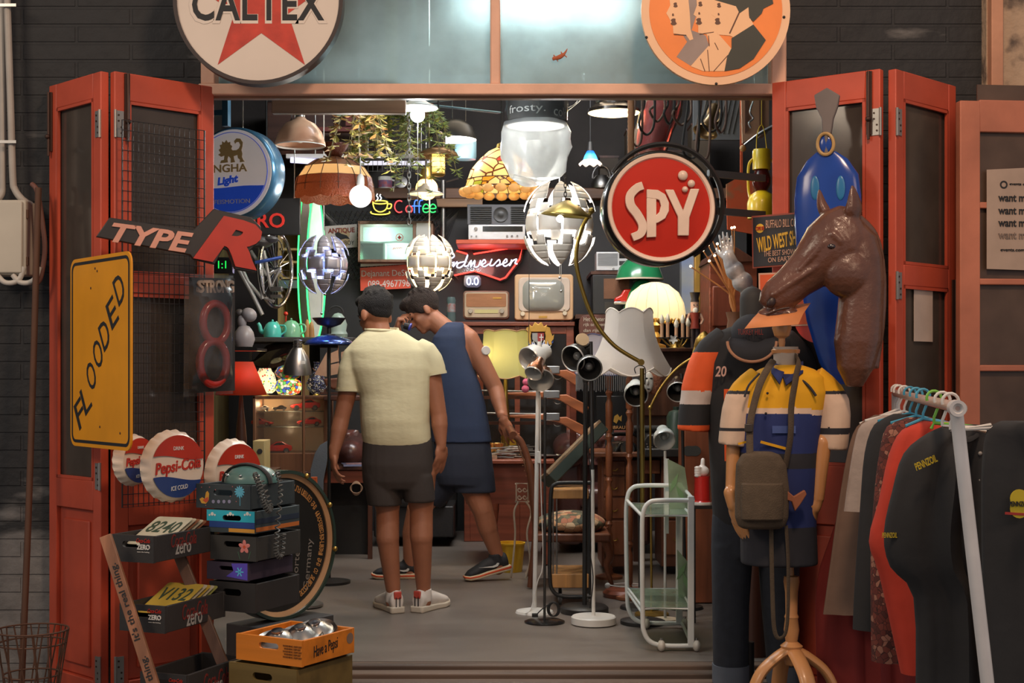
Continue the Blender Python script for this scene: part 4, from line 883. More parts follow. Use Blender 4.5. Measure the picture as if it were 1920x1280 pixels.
t.part('oval',MB().lathe([(0,0),(.075,0),(.075,.002),(0,.002)],t.L(644,445,0),24,(0,-1,0),fn=lambda a,i,r,h: (r*(1 if abs(math.sin(a)) < 2 else 1)*(.55+.45*abs(math.cos(a))),h)),mat('tin_tan',(196,170,130),.5))
tpoly(t,'rider',[(628,438),(634,434),(640,438),(650,441),(656,448),(648,447),(640,449),(632,448)],-.004,.002,INK_B)
t = TP('medicine_cabinet','pale lit glass cabinet with a red cross, above the shop name board','cabinet',742,512,10.84);k = 10.84/F
m = MB();tbox(t,m,672,414,812,420,0,.25);tbox(t,m,672,486,812,491,0,.25);tbox(t,m,671,414,675,491,0,.25);tbox(t,m,808,414,812,491,0,.25);tbox(t,m,774,418,780,488,0,.03)
t.part('frame',m,wood('cab_frame',(130,96,76),.6),bevel=.003);t.part('back_panel',tbox(t,MB(),674,418,810,490,.23,.02),mat('pale_aqua',(206,224,218),.5))
m = MB();tbox(t,m,676,452,775,456,.02,.2);tbox(t,m,718,455,722,488,.02,.2);t.part('shelf',m,WHITE)
t.part('side_notice',tbox(t,MB(),781,418,807,470,-.006,.004),mat('grey_notice',(186,184,178),.7))
t.part('door_glass',tbox(t,MB(),675,420,774,488,.01,.004),glass('aqua_glass',(228,242,238),.7,.08,.5,(196,214,208)))
c = t.L(749,445,-.004);m = MB().lathe([(7*k,0),(7*k,.002),(6*k,.002),(6*k,0)],c,28,(0,-1,0)).box(c,(7*k,.003,2.4*k)).box(c,(2.4*k,.003,7*k));t.part('red_cross',m,INK_R);t.part('red_script',MB().tube([t.L(736+i*1.2,466+2.2*math.sin(i*1.9)-.15*i,-.004) for i in range(16)],.003,5),INK_R)
point('medicine_cabinet_light',t.loc+t.L(712,442,.09),3.2,(.85,1,.97),.04)
point('medicine_cabinet_light',t.loc+t.L(750,466,.09),2.2,(.85,1,.97),.04)
t = TP('name_board','orange-red board with a shop name and telephone number in white','sign',722,546,11.02)
tpoly(t,'board',[(675,502),(770,495),(770,540),(676,545)],0,.01,mat('board_orange',(222,84,58),.5));tpoly(t,'white_strip',[(676,492),(760,489),(760,495),(676,500)],.001,.01,WHITE)
t.text('lettering','Dejanant DeSign',678,506,775,521,INK_W,d=-.003,rot=.02);t.text('number_lettering','089-4967796',690,525,768,538,INK_W,d=-.003,rot=.03)
# coffee neon
t = TP('coffee_neon','neon sign with a yellow steaming cup and the word in red, blue and green tubes','neon sign',758,408,10.7);k = 10.7/F
t.part('backing',MB().prism(t.poly([(694,372),(704,364),(716,366),(730,376),(818,372),(822,398),(770,404),(735,402),(715,408),(696,404)],.02),.02,.028),glass('neon_backing',(90,90,96),.5,.1,.2,(50,50,54)))
def neon(nm,col,ls):
    m = MB()
    for q in ls: m.tube(curve([t.L(x,y,0) for x,y in q],4),1.15*k,6)
    t.part(nm,m,glow('neon_'+nm,col,2.2))
def oo(x,y,rx,ry,a0=0,a1=2*PI,n=14): return [(x+rx*math.cos(a0+(a1-a0)*i/n),y+ry*math.sin(a0+(a1-a0)*i/n)) for i in range(n+1)]
neon('yellow_cup',(255,226,90),[oo(713,379,14,3),[(699,381),(702,391),(708,396),(714,397),(720,395),(725,390),(727,381)],[(728,382),(734,383),(732,390),(726,391)],oo(713,398,18,4,-.4,PI+.4)])
neon('white_steam',(235,235,240),[[(706,376),(709,371),(706,367),(708,363)],[(712,376),(715,371),(712,367),(714,364)]])
neon('red_letters',(255,80,80),[oo(749,387,9,11,-5.3,-1.0),oo(767,392,6,6.5)])
neon('blue_letters',(80,130,255),[[(784,375),(779,376),(777,382),(777,399)],[(772,386),(790,386)],[(793,375),(788,376),(786,382),(786,399)]])
neon('green_letters',(60,230,110),[[(793,391),(804,390),(802,384),(797,383),(793,389),(794,396),(799,398),(804,396)],[(806,391),(817,390),(815,384),(810,383),(806,389),(807,396),(812,398),(817,396)]])
t.part('hanging_wires',MB().tube([t.L(706,372,.02),t.L(706,352,.35)],.002,5).tube([t.L(800,376,.02),t.L(800,352,.35)],.002,5),STEEL)
t = TP('grey_stand','grey metal stand with two thin arms behind the small flat pendant','stand',831,500,11.0);t.part('post',MB().cyl(t.L(831,500),t.L(831,338),.022,n=14),STEEL);t.part('arm',MB().tube([t.L(831,342),t.L(800,330),t.L(780,322)],.008,6).tube([t.L(831,342),t.L(860,334)],.008,6),STEEL);t.part('wall_plate',MB().box(t.L(831,480,.06),(.08,.10,.12)),STEEL)
t = TP('glass_bottle','clear glass bottle with red script standing left of the old radio','bottle',846,603,10.5);k = 10.5/F;t.part('glass',MB().lathe([(0,0),(8*k,0),(9*k,6*k),(7*k,30*k),(9*k,40*k),(7*k,46*k),(0,47*k)],n=20),shade('grey_bottle_glass',(120,140,140),.5,.1));t.part('red_script',MB().lathe([(8.2*k,18*k),(8.0*k,34*k)],n=20),mat('script_red',(150,70,64),.5,vs=40,col2=(130,150,150)))
# --- hi-fi and its shelf
solo('hifi_shelf','orange-red shelf board under the silver stereo','shelf',pbox(MB(),855,449,990,457,10.6,.52),mat('shelf_red',(196,84,54),.5),bevel=.004)
t = TP('stereo','silver stereo receiver with a black speaker top on the red shelf','stereo',930,449,10.62)
t.part('receiver',tbox(t,MB(),878,421,985,449,0,.25),mat('hifi_silver',(206,206,208),.35,.5),bevel=.004);t.part('speaker_box',tbox(t,MB(),876,383,985,421,.01,.24),mat('hifi_grey',(84,84,88),.5),bevel=.004)
t.part('display',tbox(t,MB(),905,424,980,434,-.003,.004),BLACKG);m = MB()
for i in range(8):
    y = 387+i*4;tbox(t,m,882,y,922,y+2,-.003,.006);tbox(t,m,958,y,984,y+2,-.003,.006)
t.part('grille',m,mat('hifi_slot',(34,34,36),.5));t.part('centre_speaker',MB().lathe([(.055,0),(.055,.008),(.045,.006),(.03,.002),(.018,.006),(0,.009)],t.L(939,402,.008),24,(0,-1,0)),BLACK)
for x,y in ((892,429),(884,443),(893,443),(951,442),(960,442),(970,442)): t.part('knob',MB().cyl(t.L(x,y,0),t.L(x,y,-.012),.014 if y < 435 else .007,n=14),CHROME)
# --- bow-tie neon
t = TP('beer_neon','red and white bow-tie neon beer sign over the old radio','neon sign',915,545,11.06);L = t.L;k = 11.06/F
bow = [(838,520),(852,472),(880,466),(896,478),(985,458),(978,490),(950,524),(938,528),(888,508),(870,512)]
tpoly(t,'acrylic_panel',bow,.02,.01,glass('smoked_acrylic',(120,100,120),.55,.1,.3,(96,60,66)))
NR = glow('neon_red',(255,60,50),4.0);NW = glow('neon_white',(225,225,255),3.2)
m = MB()
for q in ([(856,470),(876,476)],[(888,476),(980,461),(974,486),(948,520),(938,524),(890,508),(852,516)]): m.tube([L(x,y,-.01) for x,y in q],1.5*k,8)
t.part('red_tube',m,NR)
def script(t,pts_list,d,r,m,name='white_tube'):
    mb = MB()
    for q in pts_list: mb.tube(curve([t.L(x,y,d) for x,y in q],4),r,6)
    return t.part(name,mb,m)
Z5 = lambda q: [(820+x*.2657,440+y*.2657) for x,y in q]
script(t,[Z5(q) for q in ([(190,190),(150,200),(138,225),(160,232),(195,200),(215,140),(190,215),(215,220)],[(215,220),(240,180),(235,225),(265,180),(262,225),(290,220),(305,180)],[(305,215),(340,195),(330,175),(310,205),(330,225),(365,205)],[(385,170),(370,215),(395,215)],[(395,215),(435,175),(440,205),(415,222),(460,205)],[(460,205),(490,190),(485,170),(462,200),(478,222),(515,200)],[(525,175),(510,220),(530,185),(560,172),(548,200),(565,205)])],-.02,1.25*k,NW)
script(t,[Z5(q) for q in ([(60,240),(95,130),(120,150),(85,180),(115,205),(70,235)],[(118,190),(112,225),(140,190),(138,225)])],-.02,1.25*k,NW)
t.part('zero_panel',MB().prism(t.poly([(870,522),(872,516),(898,516),(902,522),(902,534),(896,539),(876,539),(870,534)],.01),.01,.018),glass('blue_acrylic',(150,170,200),.4,.1,.3,(110,130,160)))
m = MB()
for x in (879,893): m.tube([L(x+3.6*math.cos(a),527+6.5*math.sin(a),0) for a in (2*PI*i/16 for i in range(16))],1.2*k,6,True)
m.ball(L(886,532,0),1.5*k,8);t.part('zero_tubes',m,NW)
point('beer_neon_glow',P(905,495,10.8),3.0,(1,.3,.25),.08)
# --- radio and television on the sideboard
t = TP('old_radio','old brown valve radio with cloth grille on the sideboard','radio',911,600,10.5)
def rr_px(x0,y0,x1,y1,r,n=5):
    o = []
    for cx_,cy_,a in ((x1-r,y0+r,-90),(x1-r,y1-r,0),(x0+r,y1-r,90),(x0+r,y0+r,180)): o += [(cx_+r*math.cos(math.radians(a+90*i/n)),cy_+r*math.sin(math.radians(a+90*i/n))) for i in range(n+1)]
    return o
t.part('case',MB().prism(t.poly(rr_px(868,545,955,598,7),0),0,.22),wood('radio_case',(120,84,66),.6,.3,axis=0),bevel=.006);t.part('face',MB().prism(t.poly(rr_px(871,548,952,595,5),-.006),-.008,0),mat('radio_cream',(176,154,128),.45),bevel=.003)
t.part('grille_cloth',MB().prism(t.poly(rr_px(874,550,949,575,3),-.011),-.011,-.007),mat('radio_cloth',(164,112,76),.8,bump=.4,bs=150,stretch=(1,1,6)));t.part('dial',tbox(t,MB(),890,580,934,587,-.012,.004),mat('dial_yellow',(188,176,118),.4));t.part('badge',tbox(t,MB(),924,557,940,560,-.014,.004),GOLD)
for x in (882,941): t.part('knob',MB().cyl(t.L(x,583,-.007),t.L(x,583,-.030),.018,.015,18),mat('knob_grey',(170,158,140),.35))
t = TP('television','vintage portable television with a grey curved screen on the sideboard','television',1020,602,10.45)
t.part('case',MB().prism(t.poly(rr_px(965,514,1075,600,6),0),0,.34),mat('tv_tan',(198,158,118),.4,var=.06),bevel=.008)
t.part('mask',MB().prism(t.poly(rr_px(972,520,1069,584,9),-.006),-.010,.004),mat('tv_mask',(196,176,158),.4),bevel=.006)
c = t.L(1019,554,-.01);k = 10.45/F
ring0 = t.poly(rr_px(980,524,1058,583,17,7),-.01)
m = MB();n = len(ring0);vs = []
for f,dp in ((1,0),(.93,.010),(.7,.022),(.35,.030)): vs += [(c.x+(x-c.x)*f,-.011-dp,c.z+(z-c.z)*f) for x,z in ring0]
vs.append((c.x,-.043,c.z));m.add(vs,[(i*n+j,i*n+(j+1) % n,(i+1)*n+(j+1) % n,(i+1)*n+j) for i in range(3) for j in range(n)]+[(3*n+j,3*n+(j+1) % n,4*n) for j in range(n)])
t.part('screen',m,mat('tv_screen',(150,148,138),.08,var=.05,coat=1),smooth=1.2)
for x,y,r in ((980,588,.018),(1059,587,.018),(1058,579,.007)): t.part('knob',MB().cyl(t.L(x,y,-.004),t.L(x,y,-.030),r,r*.85,18),mat('knob_cream',(214,196,168),.35))
t.part('badge',tbox(t,MB(),1010,592,1026,596,-.004,.004),GOLD)
for x in (985,1055): t.part('foot',tbox(t,MB(),x-3,599,x+3,603,.05,.2),BLACK)
t = TP('sideboard','reddish wooden sideboard with glass doors, carrying the radio and television','sideboard',980,1015,10.4);RWD = wood('reddish_wood',(128,66,46),.6,.4,axis=0)
t.part('top',tbox(t,MB(),834,603,1078,611,-.03,.50),RWD,bevel=.005);m = MB()
for x0,x1 in ((870,882),(965,975),(1062,1076)): tbox(t,m,x0,611,x1,1015,0,.45)
tbox(t,m,870,612,1076,626,.005,.03);tbox(t,m,870,930,1076,1015,.005,.44);t.part('carcass',m,RWD,bevel=.004)
t.part('back_panel',tbox(t,MB(),872,611,1074,1015,.43,.02),DWOOD);t.part('shelf',tbox(t,MB(),880,770,1064,775,.03,.38),DWOOD);t.part('shelf',tbox(t,MB(),880,840,1064,845,.03,.38),DWOOD)
t.part('glass_door',tbox(t,MB(),882,626,1062,930,.008,.004),glass('sideboard_glass',(200,196,188),.82,.06,.1,(90,80,72)))
for i,(x,y,h_,lab,cl) in enumerate(((890,770,50,'dark statuette at the left of the sideboard shelf',(96,88,80)),(1050,770,62,'grey standing statuette at the right of the sideboard shelf',(120,116,112)),(925,770,28,'small blue book stack in the sideboard',(60,96,150)))):
    k = 10.6/F;s_ = TP('statuette' if i < 2 else 'book_stack',lab,'statuette' if i < 2 else 'books',x,y,10.6)
    if i < 2: s_.part('figure',MB().lathe([(0,0),(10*k,0),(10*k,4*k),(5*k,8*k),(7*k,h_*.35*k),(8*k,h_*.55*k),(9*k,h_*.72*k),(3*k,h_*.8*k),(5*k,h_*.9*k),(0,h_*k)],n=16),mat('statue%d' % i,cl,.4,.4));s_.part('arm',MB().tube([(-8*k,0,h_*.7*k),(-14*k,0,h_*.55*k),(-6*k,-6*k,h_*.45*k)],2*k,8),mat('statue%d' % i,cl))
    else: s_.part('cover',MB().box((0,0,7*k),(22*k,.12,14*k)).box((1*k,0,20*k),(20*k,.11,12*k)),mat('book_blue',cl,.6),bevel=.003)
# crest sign
t = TP('crest_sign','gilded coat-of-arms sign with two lions and a crown on a blue scroll','sign',1010,652,10.36);L = t.L
SH = mat('crest_red',(150,46,44),.4)
tpoly(t,'shield',[(998,624),(1020,624),(1020,636),(1009,645),(998,636)],0,.012,SH);tpoly(t,'silver_half',[(998,624),(1008,624),(1008,644),(998,636)],-.003,.003,STEEL);m = MB();tbox(t,m,1011,631,1019,633,-.004,.003);tbox(t,m,1014,626,1016,640,-.004,.003);t.part('white_cross',m,WHITE)
tpoly(t,'crown',[(994,622),(992,608),(998,612),(1003,603),(1009,608),(1015,603),(1020,612),(1026,608),(1024,622)],0,.014,GOLD,bevel=.003)
for s_ in (-1,1):
    ln = [(1009+s_*x,y) for x,y in ((12,644),(14,630),(12,618),(16,612),(22,614),(24,622),(27,630),(30,626),(29,636),(25,640),(26,646),(20,646),(18,638),(16,646))]
    tpoly(t,'lion',ln,.002,.012,GOLD,bevel=.002)
tpoly(t,'scroll',[(984,634),(996,640),(1009,648),(1022,640),(1038,628),(1037,642),(1022,652),(1009,656),(996,650),(984,646)],.010,.01,mat('scroll_blue',(56,92,176),.4));t.text('lettering','HANAU',987,637,1034,650,INK_W,d=.008)
# right back: radios, toy car, carved board
t = TP('silver_radio','silver tabletop radio high behind the green lamp','radio',1150,508,10.6);t.part('case',tbox(t,MB(),1118,472,1182,507,0,.2),mat('hifi_silver',()),bevel=.005);t.part('grille',tbox(t,MB(),1121,475,1158,498,-.003,.004),mat('hifi_lines',(150,150,150),.4,bump=.6,bs=100,stretch=(1,1,12)))
t.part('dial',tbox(t,MB(),1161,475,1180,484,-.003,.004),BLACKG);t.part('buttons',tbox(t,MB(),1161,489,1180,497,-.003,.004),BLACK)
for x in (1150,1170): t.part('knob',MB().cyl(t.L(x,503,0),t.L(x,503,-.012),.008,n=12),CHROME)
solo('radio_shelf','dark shelf under the silver radio','shelf',pbox(MB(),1108,508,1200,514,10.5,.62),DWOOD)
t = TP('black_radio','large black radio with a brown cloth front under the silver radio','radio',1147,590,10.5);t.part('case',tbox(t,MB(),1111,515,1186,589,0,.25),BLACK,bevel=.006);t.part('grille_cloth',tbox(t,MB(),1132,522,1180,560,-.004,.005),mat('radio_cloth_brown',(116,80,56),.8,bump=.4,bs=120));t.part('dial',tbox(t,MB(),1134,566,1178,580,-.004,.005),mat('dial_dark',(60,56,50),.3))
solo('side_shelf','dark wooden shelf under the large black radio','shelf',pbox(MB(),1080,589,1330,597,10.3,.82),DWOOD)
t = TP('toy_car','red vintage toy car with chrome bumper beside the domed lamp','toy car',1172,572,10.35);k = 10.35/F;L = t.L
t.part('body',MB().prism(t.poly([(1151,566),(1153,558),(1164,553),(1170,542),(1192,541),(1200,552),(1200,567)],0),0,.10),mat('car_red',()),bevel=.012,seg=3);t.part('bumper',tbox(t,MB(),1151,565,1175,571,-.008,.03),CHROME,bevel=.004)
for x in (1160,1192): t.part('wheel',MB().cyl(L(x,568,-.004),L(x,568,.012),5*k,n=16),RUBBER)
t = TP('carved_board','dark carved wooden board with a pale gothic motto','plaque',1112,650,10.275);tpoly(t,'board',[(1086,600),(1092,592),(1110,589),(1130,592),(1140,602),(1142,640),(1134,648),(1100,650),(1088,640),(1085,615)],0,.02,wood('plaque_wood',(96,54,42),.6),bevel=.004)
for i,s_ in enumerate(('Het is beter','rijk te leven','dan rijk')): t.text('lettering',s_,1094,594+i*11,1134 if i < 2 else 1124,602+i*11,mat('motto_ink',(190,178,158),.6),d=-.002,shear=.1)
# ================================================================== lamps
CEIL = 3.77
def chainmb(mb,a,b,r=.010,w=.0022):
    a,b = V(a),V(b);n = max(2,int((b-a).length/(r*2.1)));x,y,z = basis(b-a)
    for i in range(n):
        c = a.lerp(b,(i+.5)/n);s_ = x if i % 2 else y;mb.tube([c+z*(r*1.45*math.cos(q))+s_*(r*.62*math.sin(q)) for q in (2*PI*j/8 for j in range(8))],w,4,True)
    return mb
def up(t,p): return V((p[0],p[1],CEIL-t.loc.z))
WARM,COOL = (1,.74,.42),(.86,.94,1)
BULBW = glow('bulb_white_glow',(245,250,255),9);BULBY = glow('bulb_warm_glow',(255,214,140),7)
def pend(name,lab,cat,x,y,Y,group=None): t = TP(name,lab,cat,x,y,Y,0,group);t.k = Y/F;return t
def cord(t,top,m=CABLE_B,r=.0035,name='cord'): t.part(name,MB().tube([top,up(t,top)],r,6),m)
# 1 enamel dome
t = pend('dome_pendant','dirty peach enamel dome pendant hanging left under the lintel','pendant lamp',563,272,7.0);k = t.k
t.part('shade',MB().lathe([(47*k,0),(46*k,5*k),(40*k,24*k),(28*k,39*k),(12*k,47*k),(8*k,52*k)],n=48),mat('peach_enamel',(216,170,138),.35,var=.3,vs=3,col2=(150,104,80),thr=(.5,.7),coat=.2),solid=.003)
t.part('inner_rim',MB().lathe([(47.5*k,-1*k),(46*k,2*k),(45*k,1*k),(46.5*k,-2*k),(47.5*k,-1*k)],n=48),WHITE)
t.part('socket',MB().lathe([(8*k,50*k),(9*k,56*k),(6*k,58*k),(6*k,66*k),(0,66*k)],n=20),STEEL);cord(t,(0,0,66*k),STEEL,.006)
t.part('bulb',MB().ball((0,0,14*k),10*k,16),mat('frosted_bulb',(226,214,196),.3));m = MB();chainmb(m,(-16*k,0,40*k),(-16*k,0,130*k));t.part('chain',m,STEEL)
# 2 brown panelled lamp
t = pend('panelled_lamp','brown and cream panelled glass lamp with a scalloped skirt, on a chain','pendant lamp',627,376,7.5);k = t.k;NF = 14
AMB = shade('amber_textured_glass',(112,54,30),.45,.3,bump=.6,bs=120);BRN = shade('brown_glass',(104,70,48),.4,.3);CRG = shade('cream_glass',(226,190,140),.5,.3)
t.part('crown',MB().lathe([(11*k,81*k),(15*k,86*k),(28*k,104*k)],n=NF,fn=lambda a,i,r,h: (r,h+(2*k*math.cos(a*NF) if i == 2 else 0))),AMB,solid=.003,smooth=.2)
P2 = [(75*k,14*k),(74*k,26*k),(70*k,42*k),(56*k,62*k),(38*k,74*k),(11*k,82*k)]
t.part('top_panels',MB().lathe(P2[3:],n=NF),BRN,smooth=.2);t.part('cream_band',MB().lathe(P2[2:4],n=NF),CRG,smooth=.2)
t.part('amber_skirt',MB().lathe([(76*k,3*k)]+P2[:3],n=NF*6,fn=lambda a,i,r,h: (r,h+(-4*k*abs(math.sin(a*NF/2)) if i == 0 else 0))),AMB,smooth=.5)
m = MB()
for i in range(NF): a = 2*PI*i/NF;m.tube([(r*1.005*math.cos(a),r*1.005*math.sin(a),h) for r,h in P2],.0022,5)
for r,h in P2[1:5]: m.tube([(r*math.cos(2*PI*i/NF),r*math.sin(2*PI*i/NF),h) for i in range(NF)],.002,5,True)
t.part('leading',m,mat('lead_brown',(74,50,38),.4,.5));m = MB();chainmb(m,(0,0,100*k),(0,0,190*k),.016,.003);m.tube([(0,0,190*k),up(t,(0,0,0))],.004,5);t.part('chain',m,RUST)
t.part('bulb',MB().ball((0,0,40*k),12*k,16),BULBY);point('panelled_lamp_light',t.loc+V((0,0,24*k)),3,WARM,.03)
# 3 bare globe bulb
t = pend('globe_bulb','big bare white globe bulb glowing on a white cord','light bulb',676,390,7.25);k = t.k
t.part('bulb',MB().ball((0,0,22*k),21*k,28),glow('globe_glow',(255,250,244),3.2));t.part('socket',MB().lathe([(7*k,42*k),(7.5*k,46*k),(7*k,58*k),(3*k,64*k),(0,64*k)],n=18),WHITE);t.part('cord',MB().tube(curve([(0,0,63*k),(-1*k,0,110*k),(-3*k,0,150*k),up(t,(-3*k,0))],5),.0035,6),CABLE_W)
point('globe_bulb_light',t.loc+V((0,-.03,-.06)),9,(1,.95,.86),.06)
# 4 enamel shade with bright bulb
t = pend('enamel_pendant','flat white enamel shade with a dazzling bulb just under the lintel','pendant lamp',783,203,6.6);k = t.k
t.part('shade',MB().lathe([(38*k,0),(37*k,2*k),(24*k,8*k),(14*k,14*k),(8*k,16*k),(0,17*k)],n=44),WHITE,solid=.002);t.part('bulb',MB().ball((0,0,-13*k),13.5*k,24).cyl((0,0,-4*k),(0,0,6*k),7*k,n=14),glow('dazzling_bulb',(236,248,255),22))
t.part('socket',MB().cyl((0,0,15*k),(0,0,26*k),7*k,n=14),STEEL);cord(t,(0,0,24*k))
point('enamel_pendant_light',t.loc+V((0,0,-30*k)),34,(.92,.97,1),.04)
t.part('pull_wire',MB().tube([(0,.01,-4*k),(0,.01,-180*k)],.0016,5),STEEL)
t = pend('hanging_chain','long steel hook chain hanging beside the dazzling bulb','chain',767,420,6.9);m = MB();chainmb(m,(0,0,0),(0,0,270*t.k),.013,.0028);m.tube([(0,0,270*t.k),up(t,(0,0,0))],.004,5);t.part('links',m,STEEL);t.part('hook',MB().tube([(.0+.018*math.sin(a),0,118*t.k+.03-.02*math.cos(a)) for a in (i*.6 for i in range(9))],.003,6),STEEL)
# ceiling fan
t = pend('ceiling_fan','blue-grey ceiling fan behind the dazzling bulb','fan',775,214,8.2);k = t.k;FB = mat('fan_blue',(96,134,148),.35,.3)
for a in (.35,2.7,4.4,5.6): t.part('blade',MB().box((.30*math.cos(a),.30*math.sin(a),.05),(.46,.085,.008),(.12,.04,a)),FB,bevel=.003)
t.part('motor',MB().lathe([(0,0),(.07,.01),(.09,.05),(.08,.11),(.03,.14),(0,.14)],n=28),FB);t.part('rod',MB().cyl((0,0,.13),up(t,(0,0)),.012),FB)
# plants
def plant(lab,x,y,Y,cols,strands,leaf,seed,wide,kind='leaf'):
    random.seed(seed);t = pend('hanging_plant',lab,'plant',x,y,Y,'hanging plants');k = t.k;lm = MB();sm = MB()
    for s_ in range(strands):
        a = random.uniform(0,2*PI);ln = random.uniform(.5,1);p = V((wide*.25*math.cos(a)*k,wide*.25*math.sin(a)*k,0));pts = [p.copy()]
        d = V((math.cos(a)*.36,math.sin(a)*.36,.5))
        for q in range(9):
            p = p+d*(leaf*.9*k);d = d*.75+V((math.cos(a)*.12,math.sin(a)*.12,-.5));pts.append(p.copy())
            if p.z < -ln*leaf*7*k: break
        sm.tube(pts,.0014,4)
        for q in pts[1:]:
            for _ in range(3 if kind == 'leaf' else 8):
                b = random.uniform(0,2*PI);L_ = leaf*k*random.uniform(.5,1.0)*(1.5 if kind == 'leaf' else 1);wd_ = L_*(.32 if kind == 'leaf' else .06);o = V((math.cos(b),math.sin(b),random.uniform(-.9,.3))).normalized();sd = o.cross(V((0,0,1))).normalized();n_ = o.cross(sd)*L_*.12
                mi = random.randrange(len(cols));lm.add([q,q+o*L_*.5+sd*wd_+n_,q+o*L_,q+o*L_*.5-sd*wd_+n_],[(0,1,2),(0,2,3)],mi)
    t.part('leaves',lm,[mat('leaf_%d_%d_%d' % c,c,.5,var=.25) for c in cols]);t.part('stems',sm,mat('stem_brown',(96,84,48),.6))
    t.part('pot',MB().lathe([(0,-.0),(wide*.28*k,0),(wide*.34*k,wide*.4*k),(wide*.30*k,wide*.4*k)],n=20),mat('pot_brown',(112,76,52),.7));cord(t,(0,0,wide*.4*k),r=.002)
GR = [(122,132,60),(150,146,62),(96,112,52)]
plant('hanging plant with dry brown and yellow leaves, left of the ceiling fan',676,205,6.9,[(184,132,70),(150,140,62),(170,150,80)],16,15,4,60)
plant('bushy yellow-green hanging plant trailing by the ceiling fan',722,205,8.3,GR,24,15,5,60)
plant('feathery green fern trailing beside the steel chain',796,215,7.55,GR+[(110,124,66)],18,17,8,50,'fern')
# lantern lamp
t = pend('bulkhead_lantern','industrial lantern with a brass dish and ribbed glass, behind the chain','pendant lamp',822,332,7.7);k = t.k
t.part('dish',MB().lathe([(38*k,38*k),(34*k,46*k),(18*k,54*k),(12*k,56*k)],n=40),mat('dish_brown',(128,96,62),.35,.5),solid=.002);t.part('cap',MB().lathe([(13*k,54*k),(14*k,74*k),(9*k,84*k),(0,88*k)],n=24),mat('smoky_cap',(92,84,76),.25,.6))
t.part('glass',MB().lathe([(12*k,4*k),(12*k,52*k)],n=28),shade('yellow_ribbed_glass',(214,196,120),.5,.2));m = MB()
for z in (8,18,28,38,48): m.tube([(13*k*math.cos(a),13*k*math.sin(a),z*k) for a in (2*PI*i/24 for i in range(24))],.0022,5,True)
t.part('guard_rings',m,STEEL);t.part('base_cap',MB().lathe([(0,0),(9*k,1*k),(13*k,5*k),(11*k,8*k)],n=24),BRASS);cord(t,(0,0,86*k),r=.005);point('lantern_light',t.loc+V((0,0,26*k)),1.2,WARM,.02)
# black dome, lit white inside
t = pend('black_dome_pendant','large black dome pendant with a bright white inside','pendant lamp',848,262,8.3);k = t.k
t.part('shade',MB().lathe([(46*k,0),(45*k,5*k),(38*k,24*k),(24*k,35*k),(8*k,38*k),(0,38*k)],n=44),BLACK);t.part('inner_shade',MB().lathe([(45*k,0),(44*k,5*k),(37*k,23*k),(23*k,34*k),(0,36*k)],n=44),WHITE);cord(t,(0,0,38*k),STEEL)
t.part('bulb',MB().ball((0,0,10*k),9*k,16),BULBW);point('black_dome_light',t.loc+V((0,0,-4*k)),16,COOL,.04)
t = pend('glass_jar_lamp','pale blue glass jar hanging under the black dome pendant','jar',873,300,8.6);k = t.k;t.part('jar',MB().lathe([(0,0),(19*k,1*k),(20*k,6*k),(20*k,34*k)],n=30),shade('pale_blue_glass',(170,204,216),.5,.15),solid=.002);m = MB();m.tube([(20*k,0,34*k),(0,0,70*k),(-20*k,0,34*k)],.002,5);m.tube([(0,0,70*k),up(t,(0,0))],.002,5);t.part('hanger',m,STEEL)
# amber globe + flat shade
t = pend('amber_globe','round amber glass globe glowing behind the small flat pendant','light bulb',800,376,8.7);k = t.k;t.part('globe',MB().ball((0,0,22*k),21*k,28),shade('amber_globe_glass',(255,206,140),.75,.1));t.part('bulb',MB().ball((0,0,22*k),5*k,12),BULBY);t.part('cap',MB().lathe([(12*k,39*k),(13*k,44*k),(9*k,62*k),(0,64*k)],n=24),BRASS);cord(t,(0,0,62*k));point('amber_globe_light',t.loc+V((9*k,-9*k,22*k)),2.6,WARM,.01)
t = pend('flat_pendant','small flat grey pendant shade in front of the amber globe','pendant lamp',798,364,7.9);k = t.k;t.part('shade',MB().lathe([(34*k,0),(32*k,2*k),(18*k,7*k),(14*k,13*k),(8*k,16*k),(5*k,20*k),(0,20*k)],n=40),mat('grey_enamel',(176,170,160),.35),solid=.0015);t.part('bulb',MB().ball((-3*k,0,-3*k),5*k,14),BULBY);cord(t,(0,0,20*k),STEEL,.004);t.part('pull_wire',MB().tube([(8*k,0,0),(8*k,0,-60*k)],.0015,4),STEEL)
point('flat_pendant_light',t.loc+V((0,0,-14*k)),2.4,WARM,.02)
